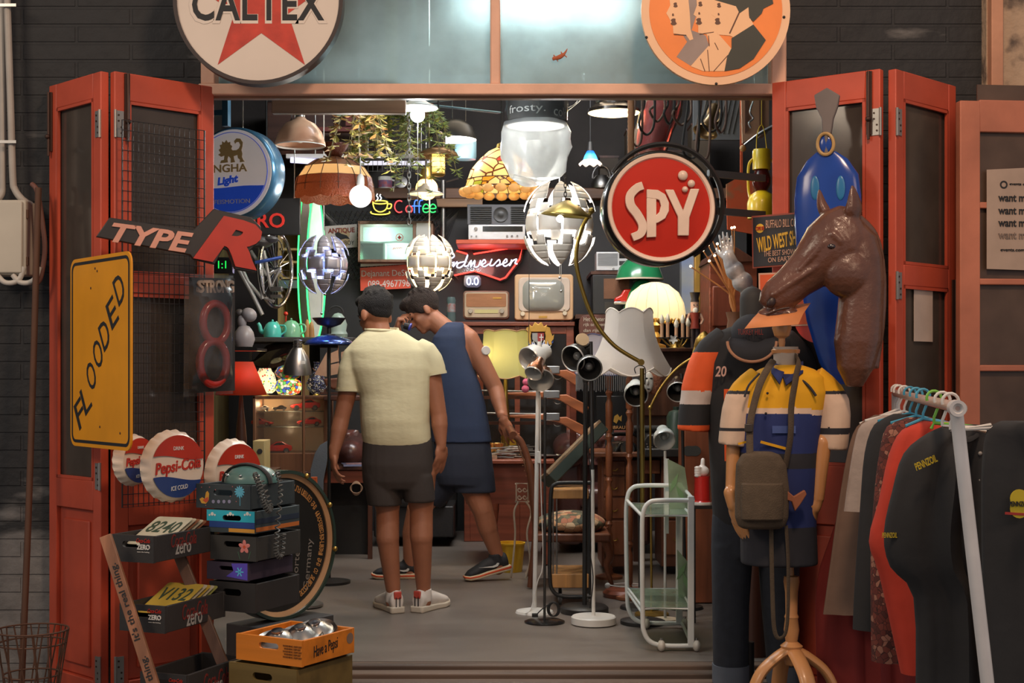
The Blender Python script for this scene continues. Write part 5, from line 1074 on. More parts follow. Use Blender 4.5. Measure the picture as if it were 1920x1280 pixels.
# slatted globe lamps
def puzzle(lab,x,y,Y,rpx,m,inner,power,col,seed,knobs,bulb):
    k = Y/F;t = T('slatted_globe_lamp',lab,'pendant lamp',P(x,y+rpx,Y),0,'slatted globe lamps');R_ = rpx*k*.9;c = V((0,0,rpx*k));n = 8
    def pt(lo,la,r): return c+V((math.cos(la)*math.cos(lo),math.cos(la)*math.sin(lo),math.sin(la)))*r
    def petal(lo,segs,r,ctr):
        b = MB()
        for la0,la1,w0,w1,o in segs:
            rows = []
            for i in range(5):
                f = i/4;la = math.radians(la0+(la1-la0)*f);w_ = math.radians(w0+(w1-w0)*f)/max(.30,math.cos(la));rows.append([pt(lo+math.radians(o)+w_*(2*j/4-1),la,r)+ctr for j in range(5)])
            b.add([p for q in rows for p in q],[(i*5+j,i*5+j+1,(i+1)*5+j+1,(i+1)*5+j) for i in range(4) for j in range(4)])
        t.part('slat',b,[m],solid=.003*R_/.2,smooth=.9)
    st = 360/n
    for i in range(n):
        lo = math.radians(i*st+seed);h_ = math.radians(st/2)
        petal(lo,[(24,36,15.5,14,0),(36,50,14,8.5,0),(50,66,8.5,.8,0),(8,24,7.5,7.5,-8)],R_*1.02,V((0,0,.22*R_)))
        petal(lo+h_,[(-15,16,20.5,20.5,0),(-32,-15,8.5,8.5,11),(16,34,8.5,8.5,-11)],R_*.95,V())
        petal(lo,[(-36,-24,14,15.5,0),(-50,-36,8.5,14,0),(-66,-50,.8,8.5,0),(-24,-8,7.5,7.5,8)],R_*1.02,V((0,0,-.22*R_)))
    t.part('inner_frame',MB().lathe([(0,.65*R_),(.14*R_,.7*R_),(.16*R_,1.5*R_),(0,1.55*R_)],n=18),inner)
    m2 = MB()
    for j in range(6):
        a = 2*PI*j/6+.3
        for z in (.62,1.38): m2.tube([c+V((.12*R_*math.cos(a),.12*R_*math.sin(a),(z-1)*R_)),pt(a,(z-1)*.75,R_*.9)],.003,5)
    t.part('struts',m2,STEEL);t.part('bulb',MB().ball(c,R_*.2,18),bulb)
    t.part('cord',MB().tube([c+V((0,0,R_*.4)),up(t,(0,0))],.004,6),CABLE_W)
    m2 = MB()
    for kx_,yb in knobs: m2.tube([V(((kx_-x)*k,-.02,.5*R_)),V(((kx_-x)*k,-.02,(y+rpx-yb)*k))],.0016,5);m2.ball(((kx_-x)*k,-.02,(y+rpx-yb)*k),2.6*k,12)
    t.part('pull_cord',m2,STEEL)
    for i in range(4):
        a = i*PI/2+.4;point('globe_lamp_light',t.loc+c+V((.45*R_*math.cos(a),.45*R_*math.sin(a),0)),power/4,col,.03)
    return t
puzzle('silver slatted globe lamp with bluish light, left of the men',607,496,8.9,52,mat('slat_silver',(176,172,182),.3,.35),mat('inner_blue',(120,130,200),.3,.3),5,(.45,.55,1),8,((604,588),(610,552)),glow('bulb_blue_glow',(130,150,255),1.5))
puzzle('cream slatted globe lamp with warm light, above the two men',805,493,8.9,50,mat('slat_cream',(206,198,184),.45),mat('inner_gold',(250,200,120),.4,emit=.6),17,(1,.76,.42),20,(),BULBY)
puzzle('largest slatted globe lamp, white with a bright cool light, on the right',1049,420,7.7,74,mat('slat_white',(216,206,194),.4),mat('inner_white',(230,232,230),.3,emit=.5),22,(.92,.96,1),3,((1049,521),(1052,546)),BULBW)
t = pend('hanging_chain','dark chain hanging beside the plastic-wrapped drum shade','chain',1060,402,7.4);m = MB();chainmb(m,(0,0,0),(0,0,160*t.k),.011,.0024);m.tube([(0,0,160*t.k),up(t,(0,0,0))],.004,5);t.part('links',m,mat('dark_iron',(80,74,70),.5,.5))
# stained glass lamp
t = pend('stained_glass_lamp','stained glass dome lamp in cream, red and green with a beaded amber rim','pendant lamp',940,362,8.3);k = t.k
t.part('upper_dome',MB().lathe([(64*k,24*k),(58*k,42*k),(42*k,62*k),(24*k,78*k),(8*k,86*k)],n=32),cells('hexagon_glass',[(250,214,150),(250,206,140),(246,216,160),(170,44,30),(250,220,160)],12,(96,54,30),.6,.05),smooth=1)
t.part('side_band',MB().lathe([(70*k,8*k),(64*k,24*k)],n=32),cells('green_amber_glass',[(250,214,150),(160,176,60),(230,166,60),(250,220,160),(240,200,120)],16,(84,50,30),.6,.04))
m = MB()
for i in range(18):
    a = 2*PI*(i+.5)/18;m.ball((70*k*math.cos(a),70*k*math.sin(a),2*k),(11*k,11*k,8*k),12)
t.part('amber_beads',m,shade('amber_bead',(250,214,150),.6,.15,bump=.5,bs=90));m = MB()
for z,r in ((24,64.5),(8,70.5)): m.tube([(r*k*math.cos(a),r*k*math.sin(a),z*k) for a in (2*PI*i/32 for i in range(32))],.003,5,True)
t.part('leading',m,mat('lead_brown',()));t.part('cap',MB().lathe([(10*k,84*k),(8*k,92*k),(0,96*k)],n=20),BRASS);cord(t,(0,0,96*k));t.part('bulb',MB().ball((0,0,40*k),12*k,16),BULBY)
point('stained_glass_light',t.loc+V((0,0,34*k)),6,WARM,.04)
# drum shade in a plastic bag
t = pend('drum_shade_lamp','black drum lampshade with white words, hanging wrapped in a clear plastic bag','pendant lamp',1005,340,7.2);k = t.k;z0 = 104*k;r = 55*k
t.part('drum',MB().lathe([(r,z0),(r,z0+150*k)],n=56),BLACK,solid=.002);t.part('inner_shade',MB().lathe([(r*.97,z0-.002),(r*.97,z0+148*k),(0,z0+148*k)],n=56),WHITE)
def wrapm(body,cx,cz,wd,ht):
    vs,fs = glyphs(body);b = MB();return b.add([((r+.0015)*math.sin((cx+x*wd)/r),-(r+.0015)*math.cos((cx+x*wd)/r)+y*.01,cz+z*ht) for x,y,z in vs],fs)
for body,cx,y,wd,h_ in (('frosty.',-22,213,78,19),('cold',56,215,44,18),('ng',-52,185,20,20),('loft',24,182,54,20),('drinks',-10,150,80,20)): t.part('lettering',wrapm(body,cx*k,(340-y)*k,wd*k,h_*k),INK_W)
bagp = [(2,0),(46,3),(54,12),(62,40),(66,66),(63,90),(58,110),(60,170),(64,250)];random.seed(9);ph = [random.uniform(0,6) for _ in range(12)]
for nm_,ps_,mt_ in (('plastic_bag',bagp[:7],glass('milky_plastic',(232,236,238),.5,.3,.6,(205,208,208),streak=.12)),('clear_bag_top',bagp[6:],PLASTIC)): t.part(nm_,MB().lathe([(a*k,b*k) for a,b in ps_],n=56,fn=lambda a,i,rr,h: (max(rr*(1+.05*math.sin(3*a+ph[i % 9])+.03*math.sin(7*a+ph[(i+3) % 9])),.2*k if i < 5 and len(ps_) > 4 else r*1.03),h+(.02*math.sin(2*a+1)*(1 if i < 4 and len(ps_) > 4 else 0)))),mt_,smooth=.6)
t.part('bulb',MB().ball((0,0,z0+60*k),14*k,18),glow('bag_bulb',(255,250,240),2));point('drum_shade_light',t.loc+V((0,0,z0+20*k)),2.6,(1,.97,.92),.05);cord(t,(0,0,z0+150*k))
t.part('bag_tail',MB().tube(curve([(50*k,0,130*k),(78*k,.02,150*k),(95*k,.02,185*k),(70*k,0,230*k)],6),[.02*(1+.4*math.sin(i)) for i in range(19)],10,flat=.35),PLASTIC)
# blue glass pendant
t = pend('blue_glass_pendant','small blue glass pendant with a frilled white rim','pendant lamp',1107,310,9.6);k = t.k
t.part('blue_shade',MB().lathe([(14*k,10*k),(11*k,18*k),(7*k,26*k),(5*k,28*k)],n=32),shade('cobalt_glass',(50,130,235),.7,.2));t.part('frilled_rim',MB().lathe([(22*k,2*k),(19*k,6*k),(14*k,10*k)],n=64,fn=lambda a,i,r,h: (r,h+(2.2*k*math.sin(9*a) if i == 0 else 0))),shade('milk_glass',(240,214,200),.6,.2))
t.part('socket',MB().cyl((0,0,27*k),(0,0,44*k),6*k,4*k),BLACK);cord(t,(0,0,42*k));t.part('bulb',MB().ball((0,0,14*k),4*k,12),BULBW);point('blue_pendant_light',t.loc+V((0,0,8*k)),1.6,(1,.95,.9),.01)
# warm black pendant
t = pend('black_chrome_pendant','black and chrome pendant with a warm lit inside, under the lintel on the right','pendant lamp',1151,212,8.0);k = t.k
t.part('shade',MB().lathe([(50*k,0),(49*k,6*k),(36*k,16*k),(34*k,30*k),(30*k,34*k),(0,40*k)],n=44),mat('dark_chrome',(90,84,78),.2,.8));t.part('inner_shade',MB().lathe([(48.5*k,0),(47*k,5*k),(34*k,15*k),(0,16*k)],n=44),mat('warm_inner',(250,226,180),.5));t.part('chrome_ring',MB().lathe([(36*k,17*k),(37*k,22*k),(36*k,28*k)],n=44),CHROME);cord(t,(0,0,38*k),r=.008)
t.part('bulb',MB().ball((0,0,6*k),8*k,14),BULBY);point('black_chrome_light',t.loc+V((0,0,-3*k)),13,(1,.8,.5),.04)
# brass arc floor lamp
t = pend('arc_floor_lamp','tall brass arc lamp with a flat cone shade over the big slatted globe','floor lamp',1205,1168,7.0);k = t.k;L = t.L;BR = mat('olive_brass',(150,128,66),.3,.85)
t.part('base',MB().lathe([(0,0),(42*k,0),(42*k,6*k),(10*k,12*k),(0,14*k)],n=32),BLACK);t.part('pole',MB().cyl((0,0,0),L(1204,690),4.4*k,n=14),BR);t.part('joint',MB().lathe([(0,-.012),(.016,-.012),(.016,.012),(0,.012)],L(1202,679),18,(0,1,0)),BR)
t.part('arm',MB().tube(curve([L(1202,679),L(1150,646),L(1112,596),L(1088,530),L(1080,480),L(1090,430),L(1109,396)],8),4*k,10),BR)
m = MB();c = L(1062,405);m.lathe([(48*k,0),(46*k,3*k),(26*k,18*k),(8*k,28*k),(0,30*k)],c,40,(.10,-.05,1));t.part('shade',m,BR,solid=.002);t.part('shade_joint',MB().ball(L(1109,395),6*k,14),BR);t.part('bulb',MB().ball(c+V((-12*k,0,-5*k)),7*k,14),BULBW);point('arc_lamp_light',t.loc+c+V((-12*k,-.02,-16*k)),3,COOL,.02)
# second brass lamp
t = pend('brass_reading_lamp','slim brass reading lamp bent over, with a small bell head','floor lamp',1222,1154,7.22);k = t.k;L = t.L
t.part('base',MB().lathe([(0,0),(32*k,0),(32*k,5*k),(8*k,9*k),(0,10*k)],n=32),BRASS);t.part('pole',MB().cyl((0,0,0),L(1219,764),2.2*k,n=10),BRASS);t.part('arm',MB().tube(curve([L(1219,764),L(1240,725),L(1270,690),L(1299,670)],8),2.4*k,10),BRASS);t.part('joint',MB().ball(L(1219,764),4.5*k,12).ball(L(1299,669),4*k,12).cyl(L(1299,669),L(1304,650),3*k),BRASS)
t.part('shade',MB().lathe([(0,0),(5*k,1*k),(12*k,12*k),(14*k,26*k),(12*k,34*k)],L(1304,652),28,(L(1334,624)-L(1304,652))+V((0,-.03,0))),BRASS,solid=.002)
# green desk lamp
t = pend('green_lamp','green enamel dome lamp below the round red sign','lamp',1205,589,10.4);k = t.k;GRN = mat('green_enamel',(40,130,82),.25,coat=.5);L = t.L
t.part('shade',MB().lathe([(45*k,0),(44*k,4*k),(38*k,22*k),(24*k,36*k),(8*k,42*k),(0,42*k)],L(1199,523),44),GRN);t.part('rim',MB().lathe([(45*k,-2*k),(45*k,1*k),(43*k,1*k),(43*k,-2*k),(45*k,-2*k)],L(1199,523),44),CREAM);t.part('body',MB().lathe([(0,0),(34*k,0),(38*k,8*k),(30*k,40*k),(16*k,60*k),(6*k,66*k),(0,66*k)],n=32),GRN)
# cream domed lamp
t = pend('pleated_dome_lamp','big cream pleated dome lamp, lit, on a gilded carved stand','lamp',1228,652,9.0);k = t.k
t.part('lamp_shade',MB().lathe([(56*k,54*k),(57*k,66*k),(54*k,84*k),(44*k,104*k),(26*k,118*k),(8*k,123*k),(0,123*k)],n=48),shade('cream_silk',(246,236,206),.6,.8,emit=0));m = MB()
for i in range(16): a = 2*PI*i/16;m.tube([(r*k*1.004*math.cos(a),r*k*1.004*math.sin(a),h*k) for r,h in ((56,54),(57,66),(54,84),(44,104),(26,118),(8,123))],.0012,4)
t.part('ribs',m,mat('rib_cream',(214,196,160),.7));m = MB()
for i in range(40): a = 2*PI*i/40;m.ball((55*k*math.cos(a),55*k*math.sin(a),50*k),(3*k,3*k,4*k),8)
t.part('lace_trim',m,GOLD);t.part('stand',MB().lathe([(0,0),(22*k,0),(20*k,5*k),(9*k,9*k),(13*k,20*k),(6*k,30*k),(12*k,42*k),(4*k,48*k),(3*k,90*k),(0,90*k)],n=24),GOLD)
t.part('bulb',MB().ball((0,0,80*k),10*k,14),glow('dome_bulb',(255,226,170),2))
for a in (-1.2,.9,3): point('dome_lamp_light',t.loc+V((22*k*math.cos(a),22*k*math.sin(a),82*k)),.75,(1,.88,.64),.03)
# shaped cloth lampshades on turned wooden stands
def turned(t,h_,k,w_=7,m=None):
    pr = [(0,0),(26*k,0),(26*k,5*k),(12*k,9*k)];z = 12*k;i = 0
    while z < h_-30*k: pr += [(w_*.55*k,z),(w_*k,z+8*k),(w_*.6*k,z+14*k),(w_*.95*k,z+18*k),(w_*.95*k,z+70*k),(w_*.6*k,z+76*k)];z += 82*k
    pr += [(3*k,h_-28*k),(2*k,h_),(0,h_)];t.part('turned_stand',MB().lathe(pr,n=20),m or wood('turned_wood',(138,82,52),.6,.35))
def scallop(t,z0,z1,r0,r1,n,k,m,bulge=-.12,sc=7,name='lamp_shade',trim=None):
    rows = 12;N_ = n*8;vs = []
    for j in range(rows+1):
        f = j/rows;R_ = r0+(r1-r0)*f+bulge*r0*math.sin(PI*f)*.9
        for i in range(N_):
            a = 2*PI*i/N_;u = (i % 8)/8;lob = math.sin(PI*u);rr = R_*(1-.06*lob+.03);z = z0+(z1-z0)*f-(sc*k*lob if j == 0 else 0)*(1)+(sc*.6*k*lob if j == rows else 0);vs.append((rr*math.cos(a),rr*math.sin(a),z))
    m_ = MB().add(vs,[(j*N_+i,j*N_+(i+1) % N_,(j+1)*N_+(i+1) % N_,(j+1)*N_+i) for j in range(rows) for i in range(N_)]);t.part(name,m_,m,smooth=.45)
    if trim:
        b = MB();b.tube([vs[i] for i in range(N_)],.004,5,True);b.tube([vs[rows*N_+i] for i in range(N_)],.004,5,True);t.part('trim',b,trim)
t = pend('scalloped_floor_lamp','floor lamp with a large white flared lampshade with scalloped edges','floor lamp',1180,1122,7.75);k = t.k
turned(t,470*k,k);scallop(t,432*k,535*k,76*k,43*k,6,k,shade('white_cloth_shade',(226,218,210),.35,.85,bump=.1,bs=200),-.13,15,trim=mat('cloth_trim',(226,216,204),.8));t.part('harp',MB().cyl((0,0,465*k),(0,0,520*k),.004),BRASS)
t = pend('fringed_floor_lamp','floor lamp with a lavender scalloped shade and grey fringe, behind the white one','floor lamp',1142,1084,8.55);k = t.k
turned(t,400*k,k);scallop(t,385*k,455*k,62*k,40*k,6,k,shade('lavender_cloth',(190,184,196),.3,.85),-.1,5,trim=mat('trim_navy',(70,74,110),.8));m = MB();random.seed(2)
for i in range(96): a = 2*PI*i/96;r = 62*k;m.tube([(r*math.cos(a),r*math.sin(a),384*k),(r*math.cos(a),r*math.sin(a),(352+random.uniform(-3,3))*k)],.0022,4)
t.part('fringe',m,mat('fringe_grey',(120,120,122),.9))
t = pend('scalloped_table_lamp','yellow-green lampshade with scalloped top edge behind the man in blue','lamp',948,862,9.35);k = t.k
scallop(t,158*k,240*k,50*k,40*k,6,k,shade('yellow_cloth_shade',(206,206,140),.45,.85),-.04,6,trim=mat('trim_tan',(180,140,96),.8));t.part('stand',MB().lathe([(0,0),(20*k,0),(18*k,4*k),(6*k,14*k),(10*k,60*k),(5*k,110*k),(3*k,160*k),(0,165*k)],n=20),BRASS);point('scalloped_lamp_light',t.loc+V((-20*k,-10*k,195*k)),1.3,WARM,.03)
# aluminium cone lamp
t = pend('aluminium_lamp','brushed aluminium bell-head floor lamp at the left of the men','floor lamp',570,1135,7.5);k = t.k;L = t.L
t.part('base',MB().lathe([(0,0),(36*k,0),(36*k,4*k),(4*k,8*k),(0,8*k)],n=32),STEEL);t.part('pole',MB().cyl((0,0,0),L(569,690),2.6*k,n=12),mat('copper_pole',(176,130,100),.3,.8));ax = V((.04,-.12,1));c = L(557,701)
t.part('lamp_head',MB().lathe([(27*k,0),(26.5*k,8*k),(22*k,28*k),(12*k,46*k),(8*k,50*k),(8*k,64*k),(0,66*k)],c,40,ax),STEEL);t.part('inner_cone',MB().lathe([(26*k,0),(22*k,26*k),(0,40*k)],c,32,ax),mat('inner_alu',(176,150,124),.4,.4));t.part('collar_rings',MB().lathe([(8.6*k,52*k),(8.6*k,54*k),(8*k,54*k)],c,24,ax).lathe([(8.6*k,57*k),(8.6*k,59*k),(8*k,59*k)],c,24,ax),CHROME)
t.part('label_tag',MB().box(L(567,679,-.13)+V((0,.02,0)),(.022,.003,.016)),INK_W)
# black uplighter
t = pend('uplighter','black uplighter floor lamp with two saucer bowls under the silver slatted globe','floor lamp',617,1093,8.35);k = t.k;L = t.L
t.part('base',MB().lathe([(0,0),(40*k,0),(40*k,5*k),(5*k,10*k),(0,10*k)],n=32),BLACK);t.part('pole',MB().cyl((0,0,0),L(617,648),3.2*k,n=12),BLACK);zc = L(617,612).z
t.part('bowl',MB().lathe([(6*k,zc-2*k),(22*k,zc+4*k),(32*k,zc+16*k),(30*k,zc+16*k),(20*k,zc+6*k),(0,zc+2*k)],n=44),BLACK);t.part('saucer',MB().lathe([(48*k,zc-34*k),(40*k,zc-26*k),(20*k,zc-18*k),(6*k,zc-16*k),(0,zc-16*k)],n=48),mat('saucer_blue',(70,90,150),.22,.8),solid=.003);t.part('neck',MB().cyl((0,0,zc-40*k),(0,0,zc-14*k),18*k,12*k,24).cyl((0,0,zc-14*k),(0,0,zc),4*k),BLACK)
spot('uplighter_blue_glow',P(598,560,8.2),P(598,640,8.3),10,(.2,.35,1),50)
# spot lamps on stands
def spothead(t,x,y,d,dr,rpx,lpx,m,inm,k,neck=None,label=None):
    """can-shaped spot: mouth centre at pixel, dr = direction the mouth faces"""
    c = t.L(x,y,d);dr = V(dr).normalized();b = -dr
    h = t.part('lamp_head',MB().lathe([(rpx*k,0),(rpx*k*.98,lpx*k*.35),(rpx*k*.62,lpx*k*.62),(rpx*k*.55,lpx*k*.95),(rpx*k*.45,lpx*k),(0,lpx*k)],c,36,b),m,label=label);t.part('inner_reflector',MB().lathe([(rpx*k*.95,.002),(rpx*k*.8,lpx*k*.3),(rpx*k*.5,lpx*k*.5),(0,lpx*k*.52)],c,32,b),inm,h)
    t.part('rim',MB().lathe([(rpx*k,0),(rpx*k*1.04,.002),(rpx*k*.98,-.004),(rpx*k*.93,.001)],c,36,b),mat('lamp_rim',(190,186,180),.3,.4),h);t.part('bulb',MB().ball(c+b*lpx*k*.35,rpx*k*.33,14),mat('dull_bulb',(150,150,146),.12,.3),h);t.part('back_knob',MB().ball(c+b*lpx*k*1.02,rpx*k*.3,12),m,h);return h
INW = mat('reflector_white',(190,192,188),.3);IND = mat('reflector_dark',(70,68,66),.2,.5);COP = mat('copper_brown',(140,92,66),.25,.8)
t = pend('twin_spot_lamp','white-stemmed floor lamp with one white and one copper spot head','floor lamp',1002,1148,7.32,'spot lamps on stands');k = t.k;L = t.L
t.part('base',MB().lathe([(0,0),(36*k,0),(34*k,4*k),(8*k,9*k),(0,10*k)],n=36),WHITE);t.part('pole',MB().tube([(0,0,0),L(1009,735),L(1012,640)],4.2*k,12),WHITE);spothead(t,992,674,-.05,(-.65,-.75,-.35),24,56,WHITE,INW,k);spothead(t,1014,713,-.09,(.05,-.8,-.5),24,50,COP,INW,k);t.part('switch',tbox(t,MB(),1007,846,1014,868,-.02,.014),WHITE,bevel=.002);t.part('cable',MB().tube(curve([L(1013,740,-.02),L(1014,900,-.02),L(1018,1050,-.02),L(1008,1090,-.02),L(996,1140,-.05),L(985,1150,-.10)],6),.003,6),CABLE_W)
t = pend('black_stem_lamp','thin black-stemmed floor lamp on a round black base, next to the white stem','floor lamp',1021,1167,7.03,'spot lamps on stands');k = t.k;L = t.L
t.part('base',MB().lathe([(0,0),(38*k,0),(38*k,3*k),(30*k,6*k),(0,7*k)],n=40),BLACKG);t.part('pole',MB().cyl((0,0,0),L(1022,745),2.6*k,n=12),mat('gunmetal',(80,78,76),.3,.7));spothead(t,1000,700,.06,(-.3,-.6,-.6),17,40,COP,INW,k);m = MB()
for i in range(3): m.tube([L(1036+10*math.cos(a)+i*2,1142+13*math.sin(a),-.10+.01*i) for a in (2*PI*j/20 for j in range(20))],.003,5,True)
m.tube(curve([L(1034,1130,-.1),L(1018,1140,-.1),L(1003,1155,-.1)],5),.003,5);t.part('cable',m,CABLE_B);t.part('plug',MB().box(L(1003,1153,-.1),(.03,.02,.018)),CABLE_B,bevel=.003)
t = pend('two_head_spot_lamp','floor lamp with black and silver spot heads on a round white base','floor lamp',1113,1168,6.98,'spot lamps on stands');k = t.k;L = t.L
t.part('base',MB().lathe([(0,0),(42*k,0),(42*k,12*k),(40*k,14*k),(0,15*k)],n=44),WHITE);t.part('lower_pole',MB().cyl((0,0,0),L(1111,880),3.4*k,n=12),WHITE);t.part('upper_pole',MB().cyl(L(1111,880),L(1108,640),3.4*k,n=12),mat('gunmetal',()));t.part('cable',MB().tube(curve([L(1096,720,-.03),L(1098,800,-.03),L(1108,900,-.03),L(1102,1000,-.03),L(1112,1080,-.03),L(1106,1140,-.03)],6),.003,6),CABLE_B)
spothead(t,1074,672,-.02,(-.55,-.75,-.3),25,46,BLACK,IND,k);spothead(t,1106,691,-.08,(.05,-.95,-.25),23,50,mat('silver_head',(150,148,146),.3,.6),IND,k)
t.part('bracket',MB().tube([L(1108,645),L(1088,655,.03)],.008,8),BLACK);t.part('clip_disc',MB().lathe([(0,0),(13*k,0),(12*k,4*k),(0,4*k)],L(1092,637),20,(.2,-1,.3)),mat('tan_disc',(196,168,132),.4))
t = pend('black_base_lamp','dark-stemmed floor lamp on a black base behind the white round base','floor lamp',1096,1148,7.32,'spot lamps on stands');k = t.k;L = t.L
t.part('base',MB().lathe([(0,0),(45*k,0),(45*k,10*k),(40*k,14*k),(0,15*k)],n=40),BLACK);t.part('pole',MB().cyl((0,0,0),L(1098,715),4.4*k,n=12),BLACK);t.part('finial',MB().ball(L(1098,713),6*k,12),BLACK)
t = pend('black_disc_base_lamp','dark floor lamp base standing behind the white trolley','floor lamp',1200,1140,7.45);k = t.k;L = t.L
t.part('base',MB().lathe([(0,0),(38*k,0),(36*k,5*k),(0,7*k)],n=36),BLACK);t.part('pole',MB().cyl((0,0,0),L(1196,760),2.6*k,n=12),mat('gunmetal',()));spothead(t,1193,741,-.12,(-.05,-.93,-.35),22,56,mat('pale_enamel',(206,214,212),.3),IND,k);m = MB().tube(curve([L(1192,700,-.05),L(1190,690,-.05),L(1200,685,-.05),L(1210,692,-.05),L(1209,725,-.05)],6),.003,6);t.part('cable',m,CABLE_B)
t = pend('small_spot_lamp','small pale spot lamp on a thin white stem above the trolley','floor lamp',1247,1165,7.05);k = t.k;L = t.L
t.part('base',MB().lathe([(0,0),(26*k,0),(24*k,6*k),(0,8*k)],n=32),CREAM);t.part('pole',MB().cyl((0,0,0),L(1247,845),2.6*k,n=12),WHITE);spothead(t,1246,826,-.03,(.0,-.9,-.45),20,44,mat('pale_enamel',()),INW,k)
t = pend('brown_spot_lamp','brown metal spot lamp with a dark mouth beside the orange sleeve','floor lamp',1285,1140,7.45);k = t.k;L = t.L
t.part('base',MB().lathe([(0,0),(34*k,0),(32*k,5*k),(0,7*k)],n=32),BLACK);t.part('pole',MB().cyl((0,0,0),L(1278,700),3*k,n=12),BLACK);spothead(t,1271,735,-.10,(-.1,-.9,-.4),20,52,mat('brown_metal',(92,66,52),.25,.8),IND,k)
# candle chandelier
t = pend('candle_sconce','five-armed candle lamp with twisted flame bulbs in front of the cream dome','lamp',1270,652,8.75);k = t.k;L = t.L
for x,y in ((1241,606),(1252,604),(1280,606),(1268,614),(1290,612)):
    d = .04*math.sin(x);t.part('candle_tube',MB().cyl(L(x,y,d),L(x,634,d),3.2*k,n=12),mat('candle_tan',(206,164,132),.4));t.part('flame_bulb',MB().lathe([(3*k,0),(4.6*k,4*k),(4*k,9*k),(1.5*k,15*k),(0,17*k)],L(x,y,d),16,fn=lambda a,i,r,h: (r*(1+.08*math.cos(5*a+i)),h)),mat('twisted_bulb',(226,222,206),.15,coat=.5));t.part('arm',MB().tube(curve([L(x,634,d),L((x+1270)/2,648,d),L(1270,644)],5),1.6*k,8),BRASS);t.part('drip_cup',MB().lathe([(0,0),(6*k,1*k),(6*k,3*k),(0,3*k)],L(x,635,d),14),BLACK)
t.part('centre',MB().lathe([(0,0),(16*k,0),(10*k,3*k),(5*k,8*k),(6*k,14*k),(0,18*k)],n=20),BRASS);t.part('porcelain_flower',MB().lathe([(0,0),(4*k,1*k),(7*k,3*k)],L(1262,636,-.07),30,(0,-1,0),fn=lambda a,i,r,h: (r*(1+(.3*math.cos(5*a) if i == 2 else 0)),h)),WHITE)
# ================================================================== inside: furniture and goods around the men
def legs(t,xs,ds,y0,y1,m,w_=.03):
    for x in xs:
        for d in ds:
            a,b = t.L(x,y0,d),t.L(x,y1,0);t.part('leg',MB().box((a.x,d,(a.z)/2),(w_,w_,a.z)),m,bevel=.003)
# reddish table with turned legs
t = TP('writing_table','reddish-brown wooden table with turned legs, crowded with bric-a-brac','table',950,1060,9.1);k = 9.1/F
t.part('tabletop',tbox(t,MB(),868,862,1040,870,-.03,.62),RWD,bevel=.006);t.part('apron',tbox(t,MB(),874,870,1034,945,.02,.5),RWD,bevel=.003)
for x in (926,1026):
    for d in (.0,.5): t.part('leg',MB().lathe([(0,0),(8*k,2*k),(9*k,12*k),(5*k,22*k),(7*k,40*k),(5*k,60*k),(8*k,90*k),(9*k,116*k),(0,116*k)],(t.L(x,1000,0).x,d+.03,0),18),RWD)
TZ = P(0,862,9.1).z
def ontable(name,lab,cat,x,Y,parts,z=TZ,group=None):
    t = T(name,lab,cat,V((P(x,0,Y).x,Y,z)),0,group)
    for n_,mb,m in parts: t.part(n_,mb,m)
    return t
ontable('golden_cup','golden metal cup on the crowded table beside the man in blue','cup',932,9.25,[('bowl',MB().lathe([(0,0),(.035,0),(.05,.04),(.055,.09),(.06,.10)],n=24),mat('bright_brass',(206,160,96),.25,.9)),('foot_ring',MB().lathe([(.037,0),(.045,.004),(.037,.010)],n=24),BRASS)])
ontable('yellow_tin','yellow tin behind the golden cup','tin',955,9.55,[('box',MB().box((0,0,.06),(.11,.06,.12)),mat('tin_yellow',(220,170,40),.4)),('lid',MB().box((0,0,.125),(.115,.065,.012)),mat('tin_yellow',()))])
random.seed(4)
for i,lab in enumerate(('coil of dark tools on the crowded table','bundle of silver cutlery on the crowded table','bundle of dark pipes on the crowded table')):
    m = MB()
    for j in range(7): a = random.uniform(-.5,.5);p = V((random.uniform(-.04,.04),random.uniform(-.04,.04),.012+.01*j));d = V((math.cos(a),math.sin(a),random.uniform(-.06,.1)))*.09;m.tube([p-d,p,p+d],[.006,.008,.005],8)
    c = V((P(948+14*i,0,9.2).x,9.2+.1*i,TZ));m.v = [c+v for v in m.v];solo('tool_bundle',lab,'tools',m,(STEEL,mat('tarnished',(140,130,118),.3,.8),mat('dark_iron',(80,74,70),.5,.5))[i])
ontable('silver_tray','round silver tray on the crowded table behind the white stem','tray',1012,9.3,[('dish',MB().lathe([(0,.004),(.08,.004),(.11,.02),(.115,.02),(.085,0),(0,0)],n=36),STEEL),('handle',MB().tube([(.11+.03*math.sin(a),.04*math.cos(a),.02) for a in (PI*i/8 for i in range(9))],.004,6),STEEL)])
ontable('paper_stack','small stack of papers at the edge of the crowded table','papers',912,9.2,[('sheets',MB().box((0,0,.012),(.14,.10,.024)),mat('old_paper',(170,140,116),.8))])
# chair with floral seat
t = TP('carved_chair','carved wooden chair with a cane back and floral cushion seat, the man leans on it','chair',1060,1090,8.35);k = 8.35/F;L = t.L;CHW = wood('chair_wood',(112,66,44),.6,.35)
for d in (-.22,.20):
    t.part('back_post',MB().tube(curve([L(966,818,d),L(978,830,d),L(992,870,d),L(1000,930,d),(L(1004,985,d)),L(1000,1040,d),(L(994,1088,d).x,d,0)],5),[.020]*10+[.024]*10+[.018]*11,10),CHW)
t.part('crest_rail',MB().tube(curve([L(962,816,-.24),L(956,806,-.1),L(956,804,.08),L(962,814,.22)],6),.024,10),CHW);m = MB()
for j in range(9): y = 832+j*10;x = 968+j*3.1;m.tube([L(x,y,-.21),L(x,y,.19)],.004,5)
for j in range(8): d = -.2+.05*j;m.tube(curve([L(966,822,d),L(984,870,d),L(996,920,d)],4),.004,5)
t.part('cane_panel',m,mat('cane',(150,104,70),.6));zt = L(0,990,0).z
